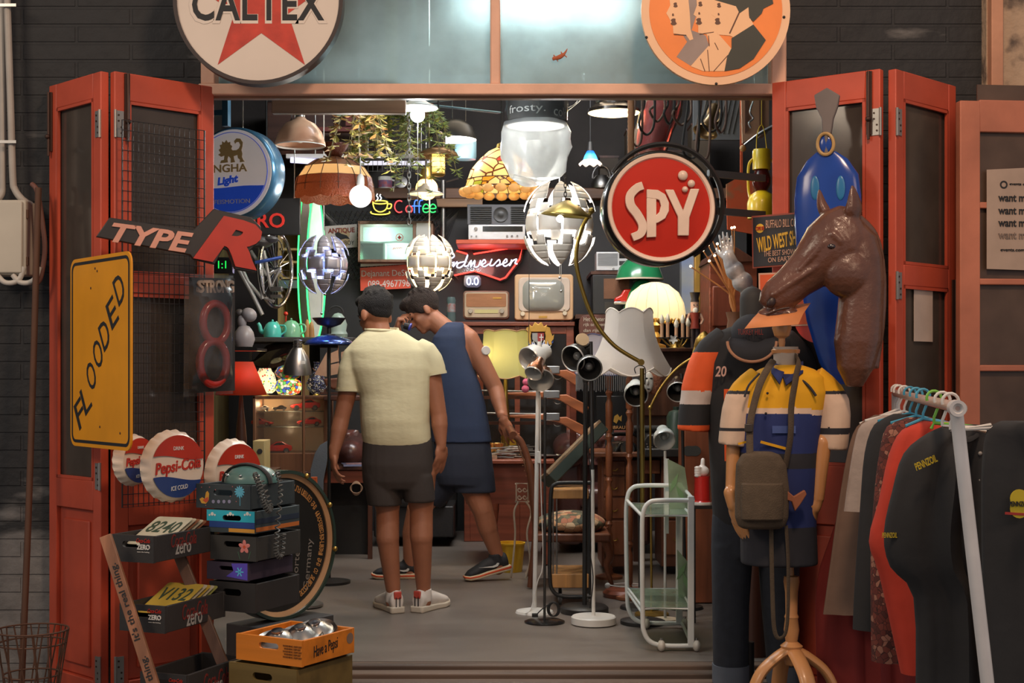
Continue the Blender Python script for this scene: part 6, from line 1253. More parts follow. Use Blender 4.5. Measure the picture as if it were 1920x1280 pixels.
t.part('seat_frame',MB().box(((L(1000,0).x+L(1140,0).x)/2,-.01,zt-.03),(L(1140,0).x-L(1000,0).x,.46,.05)),CHW,bevel=.012)
FLOR = cells('floral_tapestry',[(196,150,110),(120,116,90),(170,110,84),(60,66,58),(206,176,140),(96,92,72)],26,(70,66,58),0,.02,rough=.9)
t.part('seat_cushion',MB().ball(((L(1005,0).x+L(1135,0).x)/2,-.01,zt+.035),((L(1135,0).x-L(1005,0).x)/2,.23,.07),28),FLOR)
for d in (-.2,.18): t.part('front_leg',MB().tube(curve([(L(1132,0,d).x,d,zt-.02),(L(1144,0,d).x,d,zt-.13),(L(1138,0,d).x,d,.12),(L(1148,0,d).x,d,0)],6),[.032-.0011*i for i in range(19)],10),CHW)
# wrought-iron stand
t = TP('iron_stand','cream wrought-iron plant stand with scrolls, by the chair','stand',978,1081,8.62);k = 8.62/F;L = t.L;IR = mat('cream_iron',(190,172,150),.45)
for d in (-.06,.10): t.part('leg',MB().tube(curve([L(972,940,d),L(964,960,d),L(966,1000,d),L(962,1050,d),(L(958,0,d).x,d,0)],5),.006,8),IR);t.part('leg',MB().tube(curve([L(986,940,d),L(996,960,d),L(988,1000,d),L(994,1050,d),(L(986,0,d).x,d,0)],5),.006,8),IR)
m = MB()
for cx_,cz_ in ((974,918),(984,918),(974,932),(984,932)): m.tube([L(cx_+4.5*math.cos(a)*(1-a/9),cz_+5*math.sin(a)*(1-a/9),-.06) for a in (i*.5 for i in range(14))],.004,6)
t.part('scrolls',m,IR);t.part('top_ring',MB().tube([L(967,906,-.06),L(991,906,-.06),L(991,906,.1),L(967,906,.1)],.006,8,True).tube([L(967,940,-.06),L(991,940,-.06),L(991,940,.1),L(967,940,.1)],.006,8,True),IR)
t.part('corner_bars',MB().tube([L(968,906,-.06),L(968,940,-.06)],.005,6).tube([L(990,906,-.06),L(990,940,-.06)],.005,6),IR)
solo('yellow_bucket','bright yellow plastic bucket behind the iron stand','bucket',MB().lathe([(0,0),(.07,0),(.085,.17),(.09,.17),(.09,.18),(.08,.18),(.066,.01),(0,.01)],V((P(958,0,8.85).x,8.85,.0)),28),mat('bucket_yellow',(226,178,44),.4))
# black tea trolley with wooden shelves
t = TP('tea_trolley','black tubular trolley with pale wooden shelves, behind the lamp stems','trolley',1070,1128,7.62);k = 7.62/F;L = t.L
for d in (-.10,.26): t.part('side_frame',MB().tube(curve([L(1110,905,d),L(1060,905,d),L(1040,908,d),L(1033,925,d),L(1031,1000,d),L(1031,1080,d),L(1036,1106,d),L(1056,1118,d),L(1110,1118,d)],5),.011,10),BLACK)
for y,lb in ((918,'top'),(1076,'low')): t.part('shelf',tbox(t,MB(),1034,y,1104,y+(17 if y < 950 else 26),-.10,.36),LWOOD,bevel=.004)
t.part('post',tbox(t,MB(),1098,930,1108,1118,-.08,.34),BLACK,bevel=.004);t.part('rod',MB().cyl(L(1044,930,-.09),L(1044,1100,-.09),.004).cyl(L(1037,930,-.09),L(1037,1100,-.09),.004),STEEL)
for x,d in ((1050,-.1),(1100,-.1),(1050,.26),(1100,.26)): t.part('castor',MB().cyl((L(x,0,d).x-.008,d,.022),(L(x,0,d).x+.008,d,.022),.022,n=18),RUBBER);t.part('castor_fork',MB().box((L(x,0,d).x,d,(.02+L(0,1118,d).z)/2+.01),(.022,.012,max(.02,L(0,1118,d).z-.01))),STEEL)
# leaning case
a_,b_ = P(1028,902,7.72),P(1126,803,7.9)
t = T('instrument_case','long dark green case with a wooden edge leaning diagonally on the trolley','case',a_,0);d_ = b_-a_
t.part('body',MB().bar((0,0,0),d_,.062,.14,(0,-1,0)),mat('case_green',(50,62,56),.5),bevel=.005);o_ = V((-d_.z,0,d_.x)).normalized()*.036;t.part('wooden_edge',MB().bar(o_,d_+o_,.016,.142,(0,-1,0)),wood('case_wood',(136,112,86),.6),bevel=.002)
# cable base
t = TP('wooden_lamp_base','round reddish wooden lamp base with a white cable on the floor','lamp base',1172,1118,7.85);k = 7.85/F
t.part('disc',MB().lathe([(0,0),(40*k,0),(42*k,8*k),(36*k,14*k),(0,16*k)],n=36),wood('base_wood',(140,76,54),.6,.35));t.part('cable',MB().tube(curve([(-.09,-.05,.07),(-.02,-.08,.065),(.06,-.03,.062),(.09,.03,.062),(.0,.05,.065),(-.06,.02,.065)],6),.004,6),CABLE_W);t.part('plug',MB().ball((-.1,-.05,.068),(.016,.012,.016),12),CABLE_W)
# right-hand desk with drawers
t = TP('kneehole_desk','brown kneehole desk with brass drawer pulls, right of the leaning case','desk',1170,1062,9.05);k = 9.05/F;L = t.L
t.part('desktop',tbox(t,MB(),1112,848,1300,857,-.45,.5),MWOOD,bevel=.006)
for x0,x1 in ((1128,1176),(1240,1296)):
    t.part('pedestal',tbox(t,MB(),x0,857,x1,1062,-.35,.4),wood('desk_wood',(108,64,44),.6),bevel=.004)
    for y0,y1 in ((864,890),(894,930),(934,972),(976,1040)):
        dr = t.part('drawer',tbox(t,MB(),x0+4,y0,x1-4,y1,-.362,.014),MWOOD,bevel=.004);p = L((x0+x1)/2,(y0+y1)/2,-.362);t.part('drawer_pull',MB().tube([p+V((.018*math.cos(a),-.012,.016*math.sin(a))) for a in (PI+PI*i/8 for i in range(9))],.0035,6),BRASS,dr)
t.part('kneehole_drawer',tbox(t,MB(),1178,862,1238,888,-.34,.38),MWOOD,bevel=.004)
DZ = P(0,848,9.05).z
t = T('rotary_telephone','black rotary telephone on the brown desk','telephone',V((P(1168,0,8.75).x,8.75,DZ)),.3)
t.part('body',MB().prism([(-.09,0),(.09,0),(.085,.03),(.05,.085),(-.05,.085),(-.085,.03)],-.07,.08),BLACKG,bevel=.015,seg=3);t.part('handset',MB().tube(curve([(-.11,0,.10),(-.08,0,.125),(0,0,.13),(.08,0,.125),(.11,0,.10)],5),[.022,.02,.016,.014,.013]+[.012]*11+[.013,.014,.016,.02,.022],12),BLACKG);t.part('dial',MB().lathe([(0,.012),(.045,.008),(.048,0)],(0,-.07,.045),24,(0,-1,.35)),CHROME)
# leather chesterfield chair back
def tufted(name,lab,cat,x0,y0,x1,y1,Y,dp,m,arms=True,seat=None,group=None):
    t = TP(name,lab,cat,(x0+x1)/2,0,Y);t.o.location.z = 0;t.loc.z = 0;k = Y/F;a,b = t.L(x0,y0),t.L(x1,y1);W_,H_ = b.x-a.x,a.z-b.z;nx = max(3,int(W_/.11));nz = max(2,int(H_/.12))
    def grid(o,ux,uz,un,nu,nv,w_,h_,amp):
        vs = [];R_ = 8;btn = []
        for j in range(nv*R_+1):
            for i in range(nu*R_+1):
                u,v = i/R_,j/R_;s_ = abs(math.sin(PI*(u+v)/1))*abs(math.sin(PI*(u-v)/1));e = min(1,6*min(i/(nu*R_),1-i/(nu*R_))+.0)*1;e2 = math.sqrt(max(0,1-max(0,(j/(nv*R_)-.75)*4)**2));vs.append(o+ux*(w_*i/(nu*R_))+uz*(h_*j/(nv*R_))+un*((amp*s_**.5+.05)*min(1,e)*e2))
        n_ = nu*R_+1;return vs,[(j*n_+i,j*n_+i+1,(j+1)*n_+i+1,(j+1)*n_+i) for j in range(nv*R_) for i in range(nu*R_)]
    m_ = MB();vs,fs = grid(V((a.x,0,b.z)),V((1,0,0)),V((0,0,1)),V((0,-1,0)),nx,nz,W_,H_,.035);m_.add(vs,fs);t.part('tufted_back',m_,m,smooth=1.2)
    t.part('back_frame',MB().box(((a.x+b.x)/2,dp/2,(a.z+.06)/2),(W_,dp,a.z-.06)),m,bevel=.04,seg=4);m2 = MB()
    for j in range(nz):
        for i in range(nx): m2.ball((a.x+W_*(i+.5)/nx,-.055,b.z+H_*(j+.5)/nz),.010,8)
    t.part('buttons',m2,m)
    if arms:
        for x in (a.x,b.x): t.part('arm',MB().cap((x,0,a.z-.12),(x,-.55,a.z-.14),.10,.10,20),m);t.part('arm_base',MB().box((x,-.28,(a.z-.1)/2+.03),(.16,.56,a.z-.16)),m,bevel=.03,seg=3)
    if seat: t.part('seat_cushion',MB().box(((a.x+b.x)/2,-.28,seat-.07),(W_-.1,.56,.14)),m,bevel=.04,seg=4);t.part('seat_base',MB().box(((a.x+b.x)/2,-.26,(seat-.12)/2+.03),(W_,.52,seat-.2)),m,bevel=.01)
    for x in (a.x+.05,b.x-.05): t.part('foot',MB().cyl((x,.05,0),(x,.05,.08),.025,.03),DWOOD)
    return t
BRL = mat('brown_leather',(92,56,50),.3,var=.3,vs=5,bump=.15,bs=60,coat=.25);BLL = mat('black_leather',(44,42,42),.38,var=.3,vs=6,bump=.15,bs=60)
tufted('leather_armchair','brown buttoned leather armchair behind the brown desk','armchair',1062,806,1186,870,10.25,.16,BRL,seat=.45)
tufted('leather_armchair','dark brown buttoned leather armchair at the left behind the aluminium lamp','armchair',566,806,672,872,10.3,.16,BRL,seat=.5)
tufted('black_sofa','long black buttoned leather sofa behind the two men','sofa',714,868,856,945,10.6,.2,BLL,arms=False,seat=.42)
t = TP('low_desk','low dark wooden desk with a looped cable, between the sofa and the lamps','desk',655,1052,9.4);t.part('desktop',tbox(t,MB(),604,874,700,881,0,.3),DWOOD,bevel=.004);t.part('drawer_front',tbox(t,MB(),608,882,696,905,.02,.26),RWD);legs(t,(610,694),(.04,.26),881,1052,DWOOD);t.part('back_board',tbox(t,MB(),610,905,694,1040,.28,.02),BLACK)
m = MB()
for i in range(5): m.tube([t.L(668+(9+i*.6)*math.cos(a),915+(13-i)*math.sin(a),-.01-.004*i) for a in (2*PI*j/20 for j in range(20))],.003,5,True)
t.part('cable_loop',m,mat('tan_cable',(170,140,116),.5));
t2 = T('magazine','glossy magazine lying on the low dark desk','magazine',V((P(664,0,9.5).x,9.5,t.loc.z+t.L(0,874,0).z)),.2);t2.part('cover',MB().box((0,0,.006),(.16,.22,.012)),mat('magazine_blue',(130,136,170),.2));t2.part('picture',MB().box((0,0,.0125),(.11,.14,.001)),mat('magazine_pink',(190,150,150),.2))
solo('skateboard_deck','grey-blue board standing on end beside the brown leather armchair','board',MB().prism([(x,z) for x,z in ((lambda pts: [(p.x,p.z) for p in pts])([P(x,y,9.0) for x,y in [(602,930),(582,905),(582,880),(590,850),(600,834),(614,826),(618,826),(612,870),(606,900),(604,1066),(584,1066),(584,905)]]))],9.0,9.02),mat('board_grey',(104,112,120),.5,bump=.2,bs=100),bevel=.004)
solo('orange_block','small orange block beside the standing grey board','block',MB().box(P(589,903,8.9)+V((0,0,-.28)),(.035,.05,.62)),mat('block_orange',(206,96,48),.5))
for x,lab in ((503,'cream upright file box by the second bottle-cap sign'),):
    t = TP('file_box',lab,'box',486,884,8.5);t.part('box',tbox(t,MB(),474,826,496,884,0,.2),mat('box_cream',(196,176,118),.6),bevel=.003);t.part('finger_hole',MB().cyl(t.L(487,846,.001),t.L(487,846,-.004),.016,n=16),BLACK)
# rifles on a wooden rack
t = TP('rifle_rack','dark wooden wall rack holding old rifles, behind the spot lamps','rack',1010,862,9.5);L = t.L
for x in (900,1075): t.part('upright',tbox(t,MB(),x-6,690,x+6,862,0,.06),RWD,bevel=.004)
for y in (694,742,790): t.part('rail',tbox(t,MB(),894,y,1081,y+6,.01,.03),DWOOD)
def rifle(lab,y0,s_,Y):
    t = TP('old_rifle',lab,'rifle',1010,y0+20,Y,0,'old rifles on the rack');L = t.L
    st = [(1020,y0-2),(1045,y0+4),(1062,y0+3),(1100,y0+22),(1104,y0+28),(1098,y0+42),(1075,y0+30),(1052,y0+16),(1040,y0+12),(1000,y0+7),(940,y0+4),(940,y0)]
    t.part('stock',MB().prism(t.poly(st),-.018,.018),wood('rifle_wood',(158,92,56),.6,.35,axis=0),bevel=.006);t.part('barrel',MB().cyl(L(1034,y0-1,0),L(890,y0-4,0),.009,.007,n=12),mat('gun_steel',(130,128,124),.3,.8));t.part('lock',MB().box(L(1034,y0+3,-.018),(.11,.012,.05)),STEEL,bevel=.004);t.part('trigger_guard',MB().tube([L(1046+8*math.cos(a),y0+14+7*math.sin(a),0) for a in (PI*i/8 for i in range(9))],.003,5),STEEL)
rifle('old rifle with a brown stock, uppermost on the rack',690,1,9.4);rifle('old rifle with a brown stock, middle one on the rack',736,1,9.4);rifle('old rifle with a brown stock, lowest on the rack',778,1,9.4)
t = TP('pink_pompoms','two pink fluffy balls hanging by the white stem','pompom',986,735,8.9);t.part('pompom',MB().ball(t.L(986,716),.022,16),mat('pink_fluff',(226,110,140),.9,bump=.6,bs=200));t.part('pompom',MB().ball(t.L(985,729),.024,16),mat('pink_fluff',()));t.part('string',MB().tube([t.L(987,714),t.L(990,690),t.L(992,600),V((t.L(992,600).x,0,3.7-t.loc.z))],.002,5),CABLE_B)
t = TP('bar_mirror','black pub mirror with gold lion and letters behind the turned stands','mirror',1143,806,9.75);t.part('panel',tbox(t,MB(),1118,742,1178,806,0,.02),BLACKG,bevel=.003);t.text('lettering','OWENBRAU',1122,798,1172,804,mat('gold_ink',()),d=-.003);tpoly(t,'gold_lion',[(1150,790),(1152,780),(1158,776),(1162,782),(1166,778),(1165,790),(1160,786),(1156,794)],-.003,.002,GOLD)
t.part('stand',MB().box((0,.01,-.2),(.06,.02,.4)),BLACK)
# cabinet carrying dome lamp and candles
t = TP('dark_sideboard','dark wooden sideboard under the cream dome lamp','sideboard',1262,1062,9.1);t.part('top',tbox(t,MB(),1180,652,1326,659,-.25,.6),DWOOD,bevel=.004);t.part('carcass',tbox(t,MB(),1188,659,1322,800,-.15,.48),wood('sideboard_dark',(74,50,40),.6),bevel=.004)
for x in (1194,1315): t.part('leg',tbox(t,MB(),x-6,800,x+6,1062,.2,.1),DWOOD)
t.part('relief_panel',tbox(t,MB(),1200,690,1312,780,-.165,.02),wood('relief_wood',(96,62,46),.6),bevel=.008)
t = TP('wall_mask','pale carnival mask behind the pale spot head','mask',1216,740,8.5);t.part('face',MB().ball(t.L(1216,716),(.032,.02,.062),24).ball(t.L(1214,716,-.02),(.008,.012,.018),12),mat('mask_white',(206,200,190),.4));m = MB()
for dx in (-4,5): m.ball(t.L(1216+dx,709,-.018),(.009,.006,.005),10)
m.ball(t.L(1215,729,-.017),(.013,.006,.004),10);t.part('features',m,INK_B);t.part('hair',MB().ball(t.L(1228,718,.02),(.05,.03,.075),16),mat('rust_hair',(120,70,46),.9,bump=.8,bs=80));t.part('hook',MB().cyl(t.L(1216,716,.0),t.L(1216,716,.21),.006),BLACK)
t = TP('nutcracker','wooden nutcracker soldier figure at the right of the candles','figurine',1303,652,8.95);k = 8.95/F
t.part('legs',MB().cyl((-4*k,0,0),(-4*k,0,38*k),4*k).cyl((4*k,0,0),(4*k,0,38*k),4*k),mat('nut_dark',(60,52,56),.4));t.part('tunic',MB().lathe([(0,36*k),(9*k,36*k),(7*k,50*k),(10*k,66*k),(0,68*k)],n=20),mat('nut_red',(150,60,50),.4));t.part('head',MB().cyl((0,0,68*k),(0,0,86*k),8*k,n=20),mat('nut_skin',(222,178,156),.4));t.part('crown',MB().lathe([(8.5*k,86*k),(7*k,92*k),(10*k,104*k),(0,100*k)],n=20),mat('nut_crown',(72,66,66),.35,.4));t.part('beard',MB().ball((0,-7*k,69*k),(5*k,3*k,7*k),12),INK_W)
for s_ in (-1,1): t.part('arm',MB().tube([(s_*10*k,0,64*k),(s_*15*k,-2*k,52*k),(s_*10*k,-6*k,44*k)],2.6*k,8),mat('nut_skin',()));t.part('eye',MB().ball((s_*3*k,-8*k,80*k),1.2*k,8),INK_B)
t = TP('carved_cupboard','tall reddish carved wooden cupboard behind the doll arm','cupboard',1352,1070,9.2);t.part('carcass',tbox(t,MB(),1330,490,1420,1050,0,.45),RWD,bevel=.006);t.part('door_panel',tbox(t,MB(),1336,536,1372,612,-.012,.02),wood('panel_red',(120,60,42),.6),bevel=.008);t.part('cornice',MB().prism(t.poly([(1326,492),(1332,478),(1352,466),(1380,464),(1424,492)]),-.03,.45),DWOOD,bevel=.006);legs(t,(1336,1412),(.04,.4),1050,1070,DWOOD)
solo('painting','tall narrow blue-grey painting behind the cream dome lamp','painting',pbox(MB(),1278,440,1302,600,11.0,.12),mat('painting_blue',(120,140,180),.5,var=.5,vs=3,col2=(190,180,130)));solo('gilt_frame','gilt moulding beside the blue-grey painting','frame',pbox(MB(),1302,430,1314,600,10.95,.17),GOLD,bevel=.01)
# brown cupboard, thumbs-up stool display at the right
t = TP('tall_plinth','tall reddish wooden cupboard behind the red and white glove ornament','cupboard',1312,1130,7.6);t.part('carcass',tbox(t,MB(),1284,770,1338,1130,.0,.3),wood('plinth_wood',(142,80,52),.6),bevel=.004);t.part('grey_oval',MB().lathe([(0,0),(.026,0),(.026,.004),(0,.004)],t.L(1297,845,0),24,(0,-1,0),fn=lambda a,i,r,h: (r*(1+.9*abs(math.sin(a))**2),h)),mat('oval_grey',(80,84,84),.3))
t = TP('side_stand','black metal side stand with the red glove ornament','stand',1318,1150,7.0);t.part('tabletop',tbox(t,MB(),1298,948,1345,954,0,.22),BLACK)
for x in (1302,1341):
    for d in (.02,.2): t.part('leg',tbox(t,MB(),x-2.5,954,x+2.5,1168,d-.01,.02),BLACK)
t.o.location.z = 0;
for ch in t.o.children: ch.location.z = t.loc.z
t = TP('glove_ornament','red and white ornament shaped like a thumbs-up gloved hand','ornament',1316,946,7.08);k = 7.08/F
t.part('red_base',MB().lathe([(0,0),(19*k,0),(19*k,4*k),(15*k,8*k),(14*k,46*k),(15*k,54*k),(0,54*k)],n=30),mat('ornament_red',(196,44,40),.2,coat=.5));t.part('white_band',MB().lathe([(19.5*k,0),(20*k,3*k),(19*k,6*k)],n=30),WHITE)
m = MB().ball((0,0,63*k),(14*k,11*k,11*k),18).cap((1*k,0,66*k),(2*k,0,84*k),5*k,4*k)
for i in range(4): m.ball((-9*k,-9*k,(55+5*i)*k),(7*k,5*k,3.4*k),12)
t.part('gloved_hand',m,mat('glove_white',(226,222,220),.2,coat=.5),voxel=.004,relax=3)
solo('green_canister','dark green metal canister behind the small spot lamp','canister',MB().lathe([(0,0),(.06,0),(.06,.24),(.045,.27),(.02,.28),(.02,.30),(0,.30)],V((P(1268,0,8.67).x,8.67,DZ)),28),mat('canister_green',(44,62,52),.4))
t = T('typewriter','old black typewriter on the desk behind the brass reading lamp','typewriter',V((P(1242,0,8.72).x,8.72,DZ)),0);t.part('body',MB().prism([(-.13,0),(.13,0),(.13,.08),(.1,.13),(-.1,.13),(-.13,.08)],-.05,.12),BLACK,bevel=.01);t.part('carriage',MB().cyl((-.17,.06,.16),(.17,.06,.16),.022,n=16),RUBBER);m = MB()
for r in range(4):
    for i in range(10): m.cyl((-.1+.022*i+.005*r,-.07-.025*r,.07-.015*r),(-.1+.022*i+.005*r,-.07-.025*r,.078-.015*r),.008,n=8)
t.part('keys',m,CHROME);t.part('key_bed',MB().box((0,-.11,.025),(.25,.13,.05)),BLACK,bevel=.006)
# --- white serving trolley
t = TP('serving_trolley','white tubular serving trolley with green glass trays near the doorway','trolley',1245,1221,6.3);L = t.L;WT = mat('trolley_white',(218,222,218),.3)
for d,pts in ((.0,[(1302,938),(1235,938),(1215,944),(1206,962),(1204,1000),(1205,1150),(1208,1185),(1222,1204),(1250,1210),(1300,1210)]),(.58,[(1270,910),(1205,910),(1184,916),(1176,935),(1174,980),(1176,1110),(1180,1145),(1196,1164),(1230,1168),(1290,1168)])):
    t.part('side_frame',MB().tube(curve([L(x,y,d) for x,y in pts],6),.0105,12),WT)
t.part('rear_post',tbox(t,MB(),1290,930,1302,1212,-.01,.025),WT,bevel=.003);t.part('rear_post',tbox(t,MB(),1268,905,1280,1170,.56,.025),WT,bevel=.003);t.part('rear_post',tbox(t,MB(),1247,860,1254,1000,.60,.02),WT)
for q in ((1300,936,1276,908),(1296,1206,1278,1166),(1206,1150,1178,1110),(1205,968,1176,938)): t.part('cross_bar',MB().tube([L(q[0],q[1],0),L(q[2],q[3],.58)],.008,10),WT)
GG = glass('green_tray_glass',(206,226,200),.38,.06,.3,(186,204,178),streak=.2)
for y in (966,1140):
    za,zb = L(1206,y,0),L(1296,y,0);c0,c1 = L(1178,y-22,.58),L(1276,y-22,.58);m = MB();zz = za.z;q = [V((za.x,0,zz)),V((zb.x,0,zz)),V((c1.x,.58,zz)),V((c0.x,.58,zz))]
    m.add(q+[p-V((0,0,.006)) for p in q],[(0,1,2,3),(7,6,5,4),(0,4,5,1),(1,5,6,2),(2,6,7,3),(3,7,4,0)]);t.part('glass_tray',m,GG);t.part('tray_rim',MB().tube(q,.006,8,True),WT)
for x,d,in ((1240,.0),(1306,.0),(1212,.56),(1284,.56)):
    p = L(x,1212,d);cs = t.part('castor',MB().ball((p.x,d,.026),(.018,.028,.026),18),mat('castor_white',(206,200,188),.4));zf = L(x,1210 if d < .1 else 1168,d).z;t.part('castor_stem',MB().cyl((p.x,d,.04),(p.x,d,max(.06,zf)),.007),STEEL,cs)
t.part('back_glass',MB().prism(t.poly([(1252,860),(1284,876),(1296,960),(1256,965)],.3),.3,.306),GG)
# glass panes with leaf pattern leaning low in the trolley
t.part('leaf_glass',MB().prism(t.poly([(1270,1030),(1296,1060),(1296,1130),(1272,1120)],.3),.3,.306),GG);m = MB()
for i,(x,y,a) in enumerate(((1278,1070,.5),(1286,1090,-.3),(1264,905,.4),(1276,925,-.5))): p = L(x,y,.296);d_ = V((math.sin(a),0,math.cos(a)))*.05;s_ = V((math.cos(a),0,-math.sin(a)))*.012;m.add([p-d_,p+s_,p+d_,p-s_],[(0,1,2,3)])
t.part('leaf_pattern',m,mat('leaf_green',(120,156,110),.5))
# --- upper right: hung junk
t = TP('striped_board','pale board with dark stripes hanging at the top right with hooks and a saw','board',1415,335,6.75);L = t.L
tpoly(t,'board',[(1390,168),(1442,165),(1442,240),(1392,268)],.1,.02,mat('board_pale',(196,150,120),.6));m = MB()
for x in (1397,1424): m.prism(t.poly([(x,168),(x+7,168),(x+7,244),(x,250)],.09),.09,.1)
t.part('stripes',m,mat('stripe_brown',(110,72,54),.6));t.part('hook',MB().tube(curve([L(1412,190),L(1406,210),L(1412,222),L(1404,230),L(1408,240)],5),.005,6),STEEL);t.part('hanger_bar',MB().tube([L(1415,170,.11),V((L(1415,170,.11).x,.11,CEIL-t.loc.z))],.006,6),STEEL)
t.part('curved_saw',MB().tube(curve([L(1395,272,-.05),L(1408,262,-.05),L(1425,250,-.05),L(1448,238,-.05)],6),[.010+.0006*i for i in range(19)],10,flat=.5),STEEL);t.part('wooden_knob',MB().ball(L(1393,278,-.05),.016,14),LWOOD)
t.part('brace',MB().box(L(1430,250,.03),(.02,.16,.02)),STEEL)
t = TP('storm_lantern','yellow storm lantern hanging by the right door','lantern',1428,410,6.45);k = 6.45/F;YL = mat('lantern_yellow',(226,190,30),.3,coat=.3);L = t.L
t.part('fount',MB().lathe([(0,0),(26*k,0),(27*k,8*k),(27*k,30*k),(22*k,44*k),(10*k,52*k),(0,52*k)],n=36),YL);t.part('globe_glass',MB().lathe([(9*k,50*k),(17*k,64*k),(18*k,76*k),(12*k,92*k)],n=28),glass('ruby_glass',(150,70,64),.6,.08,.2,(120,50,44)));t.part('chimney_cap',MB().lathe([(17*k,92*k),(17*k,126*k),(15*k,130*k),(0,132*k)],n=28),YL)
for s_ in (-1,1): t.part('side_tube',MB().tube(curve([(s_*22*k,0,40*k),(s_*25*k,0,60*k),(s_*24*k,0,100*k),(s_*16*k,0,112*k)],5),2.6*k,8),YL)
t.part('bail_handle',MB().tube(curve([(-10*k,0,126*k),(-8*k,0,160*k),(0,0,176*k),(6*k,0,160*k),(10*k,0,126*k)],5),1*k,6).tube([(0,0,176*k),up(t,(0,0,0))],.002,5),YL)
solo('orange_banner','orange and green cloth hanging behind the storm lantern','banner',MB().prism([(p.x,p.z) for p in (P(x,y,7.3) for x,y in [(1362,345),(1385,332),(1420,330),(1420,440),(1364,430)])],7.3,7.315).box(P(1390,335,7.31)+V((0,0,.7)),(.012,.012,1.4)),mat('banner_orange',(206,84,40),.7,vs=4,col2=(110,120,84),thr=(.5,.6)))
m = MB();random.seed(7)
t = TP('rope_tangle','tangle of dark hoses and ropes hanging from a rail at the top right','ropes',1240,300,7.6);L = t.L
for i in range(9):
    x = 1190+i*20+random.uniform(-6,6);w_ = random.uniform(14,30);y1 = random.uniform(225,300);t.part('rope',MB().tube(curve([L(x,165),L(x+3,195,.02),L(x-w_*.3,y1-20,-.03),L(x+w_*.3,y1,.02),L(x+w_*.9,y1-15,0),L(x+w_,195,-.02),L(x+w_*.8,165)],5),.007,7),RUBBER if i % 2 else mat('brown_rope',(92,70,60),.7))
t.part('rail',MB().cyl(L(1170,163),L(1400,163),.012),RUST);t.part('rail_hanger',MB().cyl(L(1180,163),V((L(1180,163).x,0,CEIL-t.loc.z)),.008).cyl(L(1390,163),V((L(1390,163).x,0,CEIL-t.loc.z)),.008),RUST)
solo('wrapped_post','post wound with brown rope, left of the rope tangle','post',MB().lathe([(.016+.002*(i % 2),.012*i) for i in range(110)]+[(0,1.32)],P(1183,310,7.4),16),mat('rope_tan',(150,104,70),.8))
t = TP('red_wrapped_sculpture','red object wrapped in clear plastic, hanging behind the rope tangle','sculpture',1228,290,8.0);L = t.L
t.part('red_body',MB().loft([[L(x0,y,-.05*math.cos(0)) + V(((L(x1,y).x-L(x0,y).x)*(.5+.5*math.cos(a)),.07*math.sin(a),0)) for a in (2*PI*j/16 for j in range(16))] for y,x0,x1 in ((285,1192,1240),(250,1195,1252),(220,1202,1258),(190,1212,1262),(168,1222,1258))]),mat('wrapped_red',(206,70,64),.35,bump=.6,bs=25));t.part('plastic_wrap',MB().loft([[L(x0,y,-.05) + V(((L(x1,y).x-L(x0,y).x)*(.5+.5*math.cos(a)*(1+.05*math.sin(5*a+y))),.095*math.sin(a),0)) for a in (2*PI*j/24 for j in range(24))] for y,x0,x1 in ((296,1186,1246),(250,1190,1262),(215,1196,1276),(185,1206,1280),(165,1216,1262))],cap=False),PLASTIC);t.part('hanging_cord',MB().tube([L(1240,168),V((L(1240,168).x,0,CEIL-t.loc.z))],.004,6),CABLE_B)
t = TP('brass_horn','dull brass bugle hanging on dark netting at the top right','horn',1335,262,8.6);L = t.L;AB = mat('dull_brass',(120,104,78),.3,.9);t.part('bell',MB().lathe([(.075,0),(.05,.03),(.025,.10),(.018,.2)],L(1322,248,-.1),28,(.4,.4,1)),AB,solid=.003);t.part('tubing',MB().tube([L(1340+12*math.cos(a),214+18*math.sin(a),-.02*math.sin(a)) for a in (2*PI*i/26 for i in range(26))],.011,8,True),AB);t.part('cord',MB().tube([L(1345,196),V((L(1345,196).x,0,CEIL-t.loc.z))],.003,5),CABLE_B)
t = TP('slatted_screen','dark screen with diagonal lines hanging at the top right','panel',1345,275,9.1);L = t.L;tpoly(t,'board',[(1300,160),(1392,160),(1392,262),(1300,262)],0,.03,SLATE);m = MB()
for i in range(9): m.bar(L(1302+i*9,250-0*i,-.003),L(1320+i*9,165,-.003),.004,.004)
t.part('diagonal_lines',m,STEEL);t.part('hangers',MB().tube([L(1310,160),V((L(1310,160).x,0,CEIL-t.loc.z))],.004,5).tube([L(1380,160),V((L(1380,160).x,0,CEIL-t.loc.z))],.004,5),STEEL)
# loft goods
LZ = P(0,352,11.0).z
def loft(name,lab,cat,x,Y,parts):
    t = T(name,lab,cat,V((P(x,0,Y).x,Y,LZ)))
    for n_,mb,m in parts: t.part(n_,mb,m)
loft('enamel_mug','white enamel mug with a blue and red print on the loft board','mug',722,11.15,[('body',MB().lathe([(0,0),(.055,0),(.056,.10),(.052,.105)],n=28),WHITE),('handle',MB().tube([(.055+.03*math.sin(a),0,.05+.03*math.cos(a)) for a in (PI*i/8 for i in range(9))],.007,8),WHITE),('print',MB().lathe([(.0568,.02),(.0572,.075)],n=28),mat('mug_print',(90,120,170),.4,vs=30,col2=(200,90,80)))])
loft('pan_lid','round metal pan lid leaning beside the enamel mug','pan lid',752,11.15,[('lid',MB().lathe([(0,.02),(.05,.012),(.06,0),(.056,-.004),(0,.012)],(0,0,.062),30,(0,-1,.25)),STEEL),('knob',MB().ball((0,-.03,.07),.008,10),BLACK)])
rb = [(1130,60,'dark'),(1180,110,'tall'),(1240,70,'wide'),(1300,120,'narrow'),(980,70,'left'),(560,0,'')]
